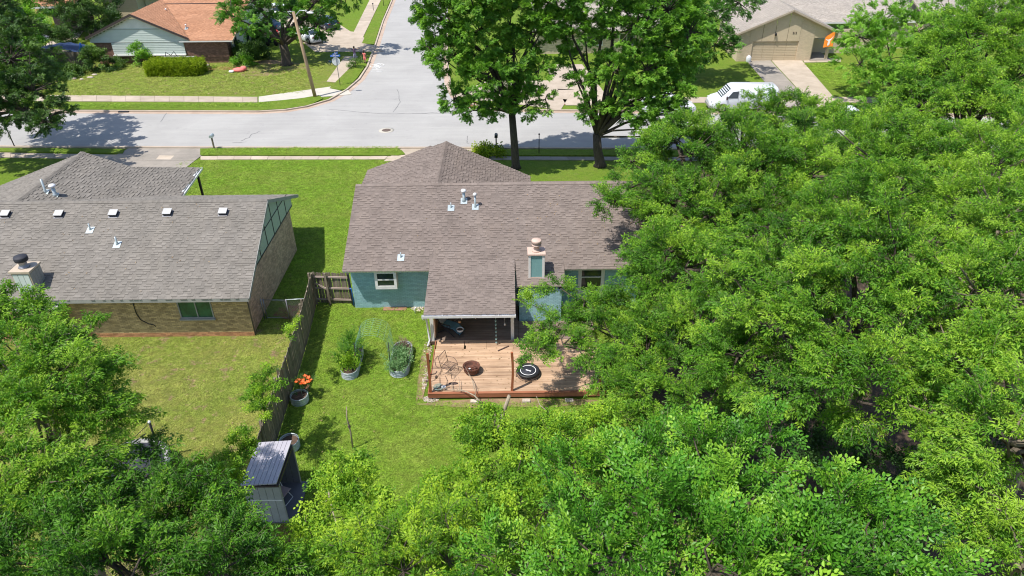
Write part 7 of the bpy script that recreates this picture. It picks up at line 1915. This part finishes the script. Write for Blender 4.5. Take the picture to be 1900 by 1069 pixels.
hk = MB(); hk.tube([(-3.42, 23.3, 1.25), (-3.2, 23.3, 1.30), (-3.14, 23.3, 1.42)], 0.025, 6); hk.ball((-3.18, 23.3, 1.12), (0.06, 0.05, 0.09)); hk.ball((-3.4, 23.3, 1.95), (0.05,0.04,0.06)); hk.ball((-3.60, 23.3, 0.9), 0.05)
tag(hk.build('hook', 'iron_wire'), 'dark iron hooks fixed to the left corner deck post', 'hook')
# patio
bl = empty('bamboo_blind', (-3.7, 28.4, 0.2), 'tan roll-up bamboo blind closing the left side of the patio', 'blind')
for k in range(14):
    mb = MB(); mb.box(-3.62, -3.59, 27.3+k*0.19, 27.3+k*0.19+0.18, 0.22, 2.12); mb.build('slat_strip', 'bamboo', bl)
rc = empty('reclining_chair', (-3.05, 27.85, 0.2), 'dark framed reclining patio chair with gray and teal cloth under the patio roof', 'chair'); rc.rotation_euler = (0, 0, radians(-25))
f = MB()
for s_ in (-1, 1):
    f.tube([(-0.5, s_*0.28, 1.05), (-0.2, s_*0.28, 0.45), (0.4, s_*0.28, 0.40), (0.75, s_*0.28, 0.15)], 0.02, 6); f.tube([(-0.4, s_*0.3, 0), (0.35, s_*0.3, 0.55)], 0.018, 6); f.tube([(0.5, s_*0.3, 0), (-0.3, s_*0.3, 0.62)], 0.018, 6); f.tube([(-0.35, s_*0.33, 0.62), (0.3, s_*0.33, 0.60)], 0.025, 6)
f.tube([(-0.5, -0.28, 1.05), (-0.5, 0.28, 1.05)], 0.02, 6); f.tube([(0.75, -0.28, 0.15), (0.75, 0.28, 0.15)], 0.02, 6)
lbuild(f, 'frame', 'metal_dark', rc)
q = MB(); q.obox((-0.35, 0, 0.77), (0.145, 0, -0.29), (0, 0.26, 0), (0.02, 0, 0.01)); lbuild(q, 'backrest', 'trim_gray', rc)
q = MB(); q.obox((0.1, 0, 0.44), (0.3, 0, -0.02), (0, 0.26, 0), (0, 0, 0.015)); q.obox((0.57, 0, 0.29), (0.18, 0, -0.13), (0, 0.26, 0), (0.01, 0, 0.012)); lbuild(q, 'seat', 'teal_cloth', rc)
pp_ = empty('potted_plant', (-2.45, 27.4, 0.2), 'white bowl planter on a thin dark stand under the patio roof', 'planter')
lbuild(MB().lathe([(0.08, 0.30), (0.15, 0.36), (0.17, 0.46), (0.15, 0.46), (0.13, 0.40)], 20), 'bowl', 'white_paint', pp_); lbuild(MB().lathe([(0.14, 0.42), (0.01, 0.43)], 16, caps=False), 'soil', 'soil', pp_)
for k in range(3): a = 2*pi*k/3; lbuild(MB().tube([(cos(a)*0.13, sin(a)*0.13, 0.0), (cos(a)*0.13, sin(a)*0.13, 0.34)], 0.008, 4), 'leg', 'metal_dark', pp_)
rcn = empty('rain_chain', (-0.75, 26.6, 1.4), 'hanging rain chain of small pale cups at the front of the patio roof', 'rain chain')
for k in range(9):
    z = 2.02-0.2*k
    MB().lathe([(0.015, z-0.05), (0.05, z+0.02), (0.045, z+0.02)], 10, (-0.75, 26.62, 0), caps=False).build('cup', 'cup_teal', rcn)
MB().tube([(-0.75, 26.62, 2.1), (-0.75, 26.62, 0.36)], 0.006, 4).build('chain', 'wire_green', rcn)
wcm = empty('wind_chime', (-2.4, 26.9, 1.9), 'row of tan wind chimes hanging from the patio beam', 'wind chime')
rnd = random.Random(6)
for k in range(9):
    x = -2.95+0.16*k; L_ = rnd.uniform(0.2, 0.5); MB().tube([(x, 26.95, 2.0), (x, 26.95, 2.0-L_)], 0.02, 6).build('tube', rnd.choice(['bamboo', 'terracotta', 'metal_white']), wcm)
o = MB().lathe([(0.005, 0), (0.06, 0.005), (0.06, 0.012), (0.005, 0.015)], 14).mesh('wind_spinner', 'bamboo'); o = bpy.data.objects.new('wind_spinner', o); COL.objects.link(o); o.location = (-2.42, 27.0, 1.33); o.rotation_euler = (pi/2, 0, 0)
tag(o, 'small tan disc hanging in front of the white bowl planter', 'ornament'); m_ = MB().tube([(0,0.7,0), (0,0.06,0)], 0.004, 4).build('string', 'iron_wire', None); m_.parent = o
mb = MB(); mb.box(-2.15, -1.55, 29.6, 30.0, 0.2, 0.95); mb.box(-2.2, -1.5, 29.55, 30.05, 0.95, 1.0); tag(mb.build('cabinet', 'white_paint'), 'pale cabinet against the back wall of the patio', 'cabinet')
gr = empty('grill', (-0.45, 28.9, 0.2), 'black barbecue grill at the right of the covered patio', 'grill')
mb = MB(); mb.box(-0.85, -0.1, 28.7, 29.3, 0.45, 0.95); mb.build('firebox', 'black', gr); MB().tube([(-0.85, 29.0, 0.98), (-0.1, 29.0, 0.98)], 0.28, 14).build('lid', 'black', gr)
for x in (-0.8, -0.15):
    for y in (28.75, 29.25): MB().tube([(x, y, 0.2), (x, y, 0.46)], 0.02, 5).build('leg', 'metal_dark', gr)
wc2 = empty('wind_chime', (-0.35, 27.0, 1.8), 'white hanging ornament with a bell at the right of the patio opening', 'wind chime')
MB().lathe([(0.02, 0.2), (0.10, 0.1), (0.12, 0), (0.1, 0)], 12, (-0.35, 26.98, 1.72), caps=False).build('bell', 'metal_white', wc2); MB().tube([(-0.35, 26.98, 2.05), (-0.35, 26.98, 1.2)], 0.005, 4).build('string', 'metal_white', wc2); MB().lathe([(0.05, 0), (0.01, 0.1)], 8, (-0.35, 26.98, 1.15)).build('clapper', 'metal_white', wc2)
mb = MB(); mb.box(-2.22, -2.15, 26.2, 26.98, 0.307, 0.325)
mb = MB(); q0, q1 = P(924, 651, 0.33), P(944, 642, 0.33); mb.beam(q0, q1, 0.05, 0.035); tag(mb.build('stick', 'iron_wire'), 'short dark stick lying on the deck boards below the right patio post', 'stick')
# gravel by the patio, pavers by the wall
rnd = random.Random(12)
def gravel(label, cs, n, s0, s1, seed):
    rnd = random.Random(seed); mb = MB()
    for k in range(n):
        c, rx_, ry_ = cs[rnd.randrange(len(cs))]; a = rnd.uniform(0, 6.28); rr = sqrt(rnd.random()); s_ = rnd.uniform(s0, s1)
        mb.ball((c.x+cos(a)*rr*rx_, c.y+sin(a)*rr*ry_, s_*0.35), (s_, s_*rnd.uniform(.6, 1), s_*0.5), 6, 3, rnd.uniform(-0.2, 0.2))
    tag(mb.build('gravel', 'stone', kind='stuff'), label, 'gravel')
gravel('pale gravel and rubble along the left edge of the deck and patio', [(P(793, 652), .22, .8), (P(790, 700), .12, .9), (P(800, 741), .35, .2)], 420, .02, .05, 1)
gravel('pale rubble at the wall corner left of the patio', [(P(776, 573), .35, .25)], 110, .02, .06, 2)
for i, px in enumerate((722, 744)):
    q = P(px, 573.5); mb = MB(); mb.box(q.x-0.28, q.x+0.28, q.y-0.16, q.y+0.16, 0, 0.04); tag(mb.build('paver', 'brick_paver'), ['brown paving block on the grass below the bay window', 'brown paving block nearest the patio corner by the teal wall'][i], 'paver', 'brown pavers along the teal wall')
MB_ = MB(); q = P(771, 583); MB_.tube([(q.x, q.y, 0), (q.x, q.y, 0.35), (q.x+0.08, q.y, 0.42)], 0.035, 7); tag(MB_.build('standpipe', 'metal_white'), 'short white standpipe against the teal wall near the patio', 'pipe')
rnd = random.Random(21)
for lbl, area, n, zf in (('small brown fallen leaves and bits scattered over the deck boards', (-3.4, 3.8, 23.3, 26.9), 170, lambda x, y: 0.312),
                         ('scattered dead leaves and twigs lying on the brown shingle roof', (-7.8, 6.2, 29.9, 34.6), 150, lambda x, y: mainz(y)+0.02),
                         ('scattered dead leaves lying on the gray shingle roof', (-27, -12.6, 27.7, 32.8), 110, lambda x, y: lmz(y)+0.02),
                         ('dry leaves and pale bits scattered in the grass of both back yards', (-20, 3, 17, 29.5), 420, lambda x, y: 0.05)):
    mb = MB()
    for k in range(n):
        x = rnd.uniform(area[0], area[1]); y = rnd.uniform(area[2], area[3])
        if area[1] == 6.2: x = 6.2-abs(rnd.gauss(0, 5))
        if not (area[0] < x < area[1]): continue
        if n > 400 and -3.7 < x and y > 23: continue
        z = zf(x, y); a = rnd.uniform(0, 6.28); L_ = rnd.uniform(0.02, 0.055); d = Vector((cos(a), sin(a), rnd.uniform(-.1, .4)))*L_; s_ = Vector((-sin(a), cos(a), rnd.uniform(-.3, .3)))*L_*0.45; c = Vector((x, y, z+0.012))
        mb.add([c-d, c+s_, c+d, c-s_], [(0,1,2,3)], rnd.uniform(-0.3, 0.5))
    tag(mb.build('fallen_leaves', 'dead_leaf', kind='stuff'), lbl, 'leaves')
# dead stems in the thicket
def dead(label, lines, cat='stump', mat='wood_dead'):
    q = P(*lines[0][0][0]); r = empty('dead_branch', (q.x, q.y, 0), label, cat)
    for pts, rr in lines:
        n = len(pts); MB().tube([P(*p) for p in pts], [rr*(1-0.75*i/max(1, n-1)) if rr < 0.06 else rr*(1-0.3*i/max(1, n-1)) for i in range(n)], 7).build('stem', mat, r)
dead('thick broken gray trunk rising out of the thicket in front of the deck', [([(926, 800, 0.0), (929, 780, 0.5), (937, 757, 1.1), (945, 734, 1.7)], 0.10), ([(918, 792, 0.1), (919, 772, 0.7), (917, 760, 1.0)], 0.05)])
dead('curved pale forked stem bending over the thicket below the trampoline', [([(1004, 830, 1.0), (1008, 800, 1.6), (1022, 792, 1.8), (1036, 780, 2.0), (1048, 762, 2.3)], 0.05), ([(1014, 797, 1.7), (1020, 780, 1.9), (1018, 765, 2.1), (1002, 752, 2.3), (995, 735, 2.5)], 0.035)], 'branch')
dead('short upright pale stick in the middle of the thicket', [([(984, 814, 1.2), (982, 788, 1.9)], 0.035)], 'branch')
dead('tangle of dead brown branches at the right side of the thicket', [([(1060, 817, 2.2), (1080, 818, 2.3), (1095, 812, 2.4), (1110, 795, 2.7), (1125, 805, 2.5)], 0.05), ([(1092, 815, 2.3), (1098, 835, 1.9), (1099, 855, 1.6)], 0.04), ([(1095, 812, 2.4), (1105, 830, 2.0), (1110, 840, 1.8)], 0.02), ([(1068, 815, 2.3), (1058, 808, 2.4)], 0.02), ([(1110, 797, 2.7), (1118, 815, 2.4)], 0.02)], 'branch')
dead('brown leaning trunk piece among the leaves below the thicket', [([(902, 978, 1.6), (915, 945, 2.2), (925, 915, 2.8)], 0.10), ([(890, 985, 1.8), (885, 965, 2.3)], 0.03), ([(872, 892, 2.2), (880, 905, 2.3), (900, 915, 2.3), (935, 930, 2.2)], 0.03)])
dead('crooked pale vine stem on the round shrub right of the shed', [([(608, 905, 2.6), (612, 925, 2.3), (620, 960, 2.0), (628, 980, 1.9), (640, 982, 1.9)], 0.03), ([(610, 922, 2.4), (602, 935, 2.2)], 0.015)], 'branch')
# trampoline with poles in the neighbour's yard
tr_ = empty('trampoline', (-14.0, 18.9, 0), 'large pale-edged trampoline under the leaves in the left yard', 'trampoline')
lbuild(MB().lathe([(1.30, 0.70), (1.36, 0.74), (1.33, 0.77), (1.15, 0.77), (1.13, 0.74)], 40, caps=False), 'edge_pad', 'trim_gray', tr_); lbuild(MB().lathe([(1.15, 0.74), (0.01, 0.72)], 40, caps=False), 'mat', 'black_mat', tr_)
for k in range(6): a = 2*pi*k/6+0.4; lbuild(MB().tube([(cos(a)*1.25, sin(a)*1.25, 0.0), (cos(a)*1.3, sin(a)*1.3, 0.72)], 0.03, 6), 'leg', 'metal_dark', tr_)
q = P(299, 847); t_ = P(277, 783, 2.0)
r = empty('clothes_pole', (q.x, q.y, 0), 'leaning black pole with a thin line standing in the dry grass on the left', 'pole')
MB().tube([(q.x, q.y, 0), t_], 0.04, 6).build('pole', 'black', r); MB().ball(t_, 0.06, 8, 5).build('cap', 'metal_white', r)
MB().tube([t_, P(262, 800, 1.6), P(235, 825, 1.1), P(222, 838, 0.9)], 0.012, 5).build('line', 'black', r)
MB().tube([P(225, 838, 0.9), P(270, 805, 1.5)], 0.02, 5).build('strut', 'metal_dark', r)
MT_extra = None
# plants in the beds
if DO_TREES:
    def plants(name, label, pts_, rr, kind, mat, n, ss, ts, seed, lift=0.45, spread=0.35, cat='plant'):
        rng = np.random.default_rng(seed); c = np.array(pts_); idx = rng.integers(0, len(c), n)
        p = c[idx]+rng.normal(0, 1, (n, 3))*np.array([rr, rr, rr*0.6]); p[:, 2] = np.maximum(p[:, 2], 0.3)
        d = rng.normal(0, spread, (n, 3)); d[:, 2] = lift+rng.uniform(0, 0.5, n)
        d += (p-c[idx])*1.5
        root = empty(name, tuple(c[0][:2])+(0,), label, cat)
        foliage('leaves', p, euler_from(d, np.tile([0, 0, 1.], (n, 1))+rng.normal(0, .3, (n, 3)), rng.normal(0, .6, n)), rng.uniform(.7, 1.2, n)*ss, rng.normal(ts, .12, n), kind, mat, root)
        mb = MB()
        for k in range(10):
            i = rng.integers(0, n); mb.tube([(p[i][0], p[i][1], 0.3), tuple(p[i])], 0.008, 4, caps=False)
        mb.build('stems', 'wire_green', root); return root
    plants('vegetable_plant', 'low yellow-green leafy plants in the near end of the left oval bed', [(-7.2, 24.9, .55), (-7.2, 25.2, .6), (-7.15, 25.0, .6)], .16, 'bush', 'leaf_bush', 60, .75, .62, 301)
    plants('vegetable_plant', 'tall feathery dark green plant at the far end of the left oval bed', [(-7.25, 25.9, .9), (-7.3, 26.2, 1.1), (-7.35, 25.6, .8), (-7.4, 26.0, .7)], .24, 'fine', 'leaf_oak', 70, .8, .45, 302, lift=.8)
    plants('climbing_plant', 'leafy vine climbing the left foot of the wire arch', [(-6.95, 25.2, .6), (-6.92, 25.3, .9), (-6.9, 25.5, 1.2)], .10, 'bush', 'leaf_bush', 30, .6, .5, 303)
    plants('vegetable_plant', 'gray-green leafy plants filling the right oval bed', [(-5.1, 25.0, .42), (-5.0, 25.3, .45), (-5.1, 25.6, .45), (-4.95, 25.9, .42), (-4.85, 25.4, .42), (-5.15, 24.85, .4)], .16, 'bush', 'leaf_sage', 140, .66, .72, 304)
    plants('dry_plant', 'small brownish dried plant at the far end of the right oval bed', [(-5.1, 26.4, .5), (-4.95, 26.5, .5)], .14, 'fine', 'leaf_brown', 22, .45, .5, 305)
    r5 = plants('flowering_plant', 'tall plant with bright orange blossoms beside the fence', [(-8.9, 23.3, .7), (-8.8, 23.3, .85), (-9.0, 23.4, .6)], .18, 'fine', 'leaf_dark', 34, .6, .5, 306, lift=.9)
    rng = np.random.default_rng(5)
    for k in range(16):
        px, py = rng.uniform(548, 576), 0; py = 706+abs(px-562)*-0.2+rng.uniform(-8, 8)
        c = P(px, py, 0.95+rng.uniform(-.1, .1)); mb = MB()
        for j in range(6):
            a = 2*pi*j/6; d = Vector((cos(a), sin(a), 0.55)); s_ = Vector((-sin(a), cos(a), 0))*0.028
            mb.add([c, c+d*0.05+s_, c+d*0.11, c+d*0.05-s_], [(0,1,2,3)], rng.uniform(-.15, .15))
        mb.build('blossom', 'orange_petal', r5)
    q = P(571, 727); tag(MB().lathe([(0.09, 0), (0.13, 0.28), (0.14, 0.3), (0.11, 0.28)], 16, (q.x, q.y, 0)).build('plant_pot', 'terracotta_dark'), 'brown pot on the grass right of the orange blossoms', 'pot')
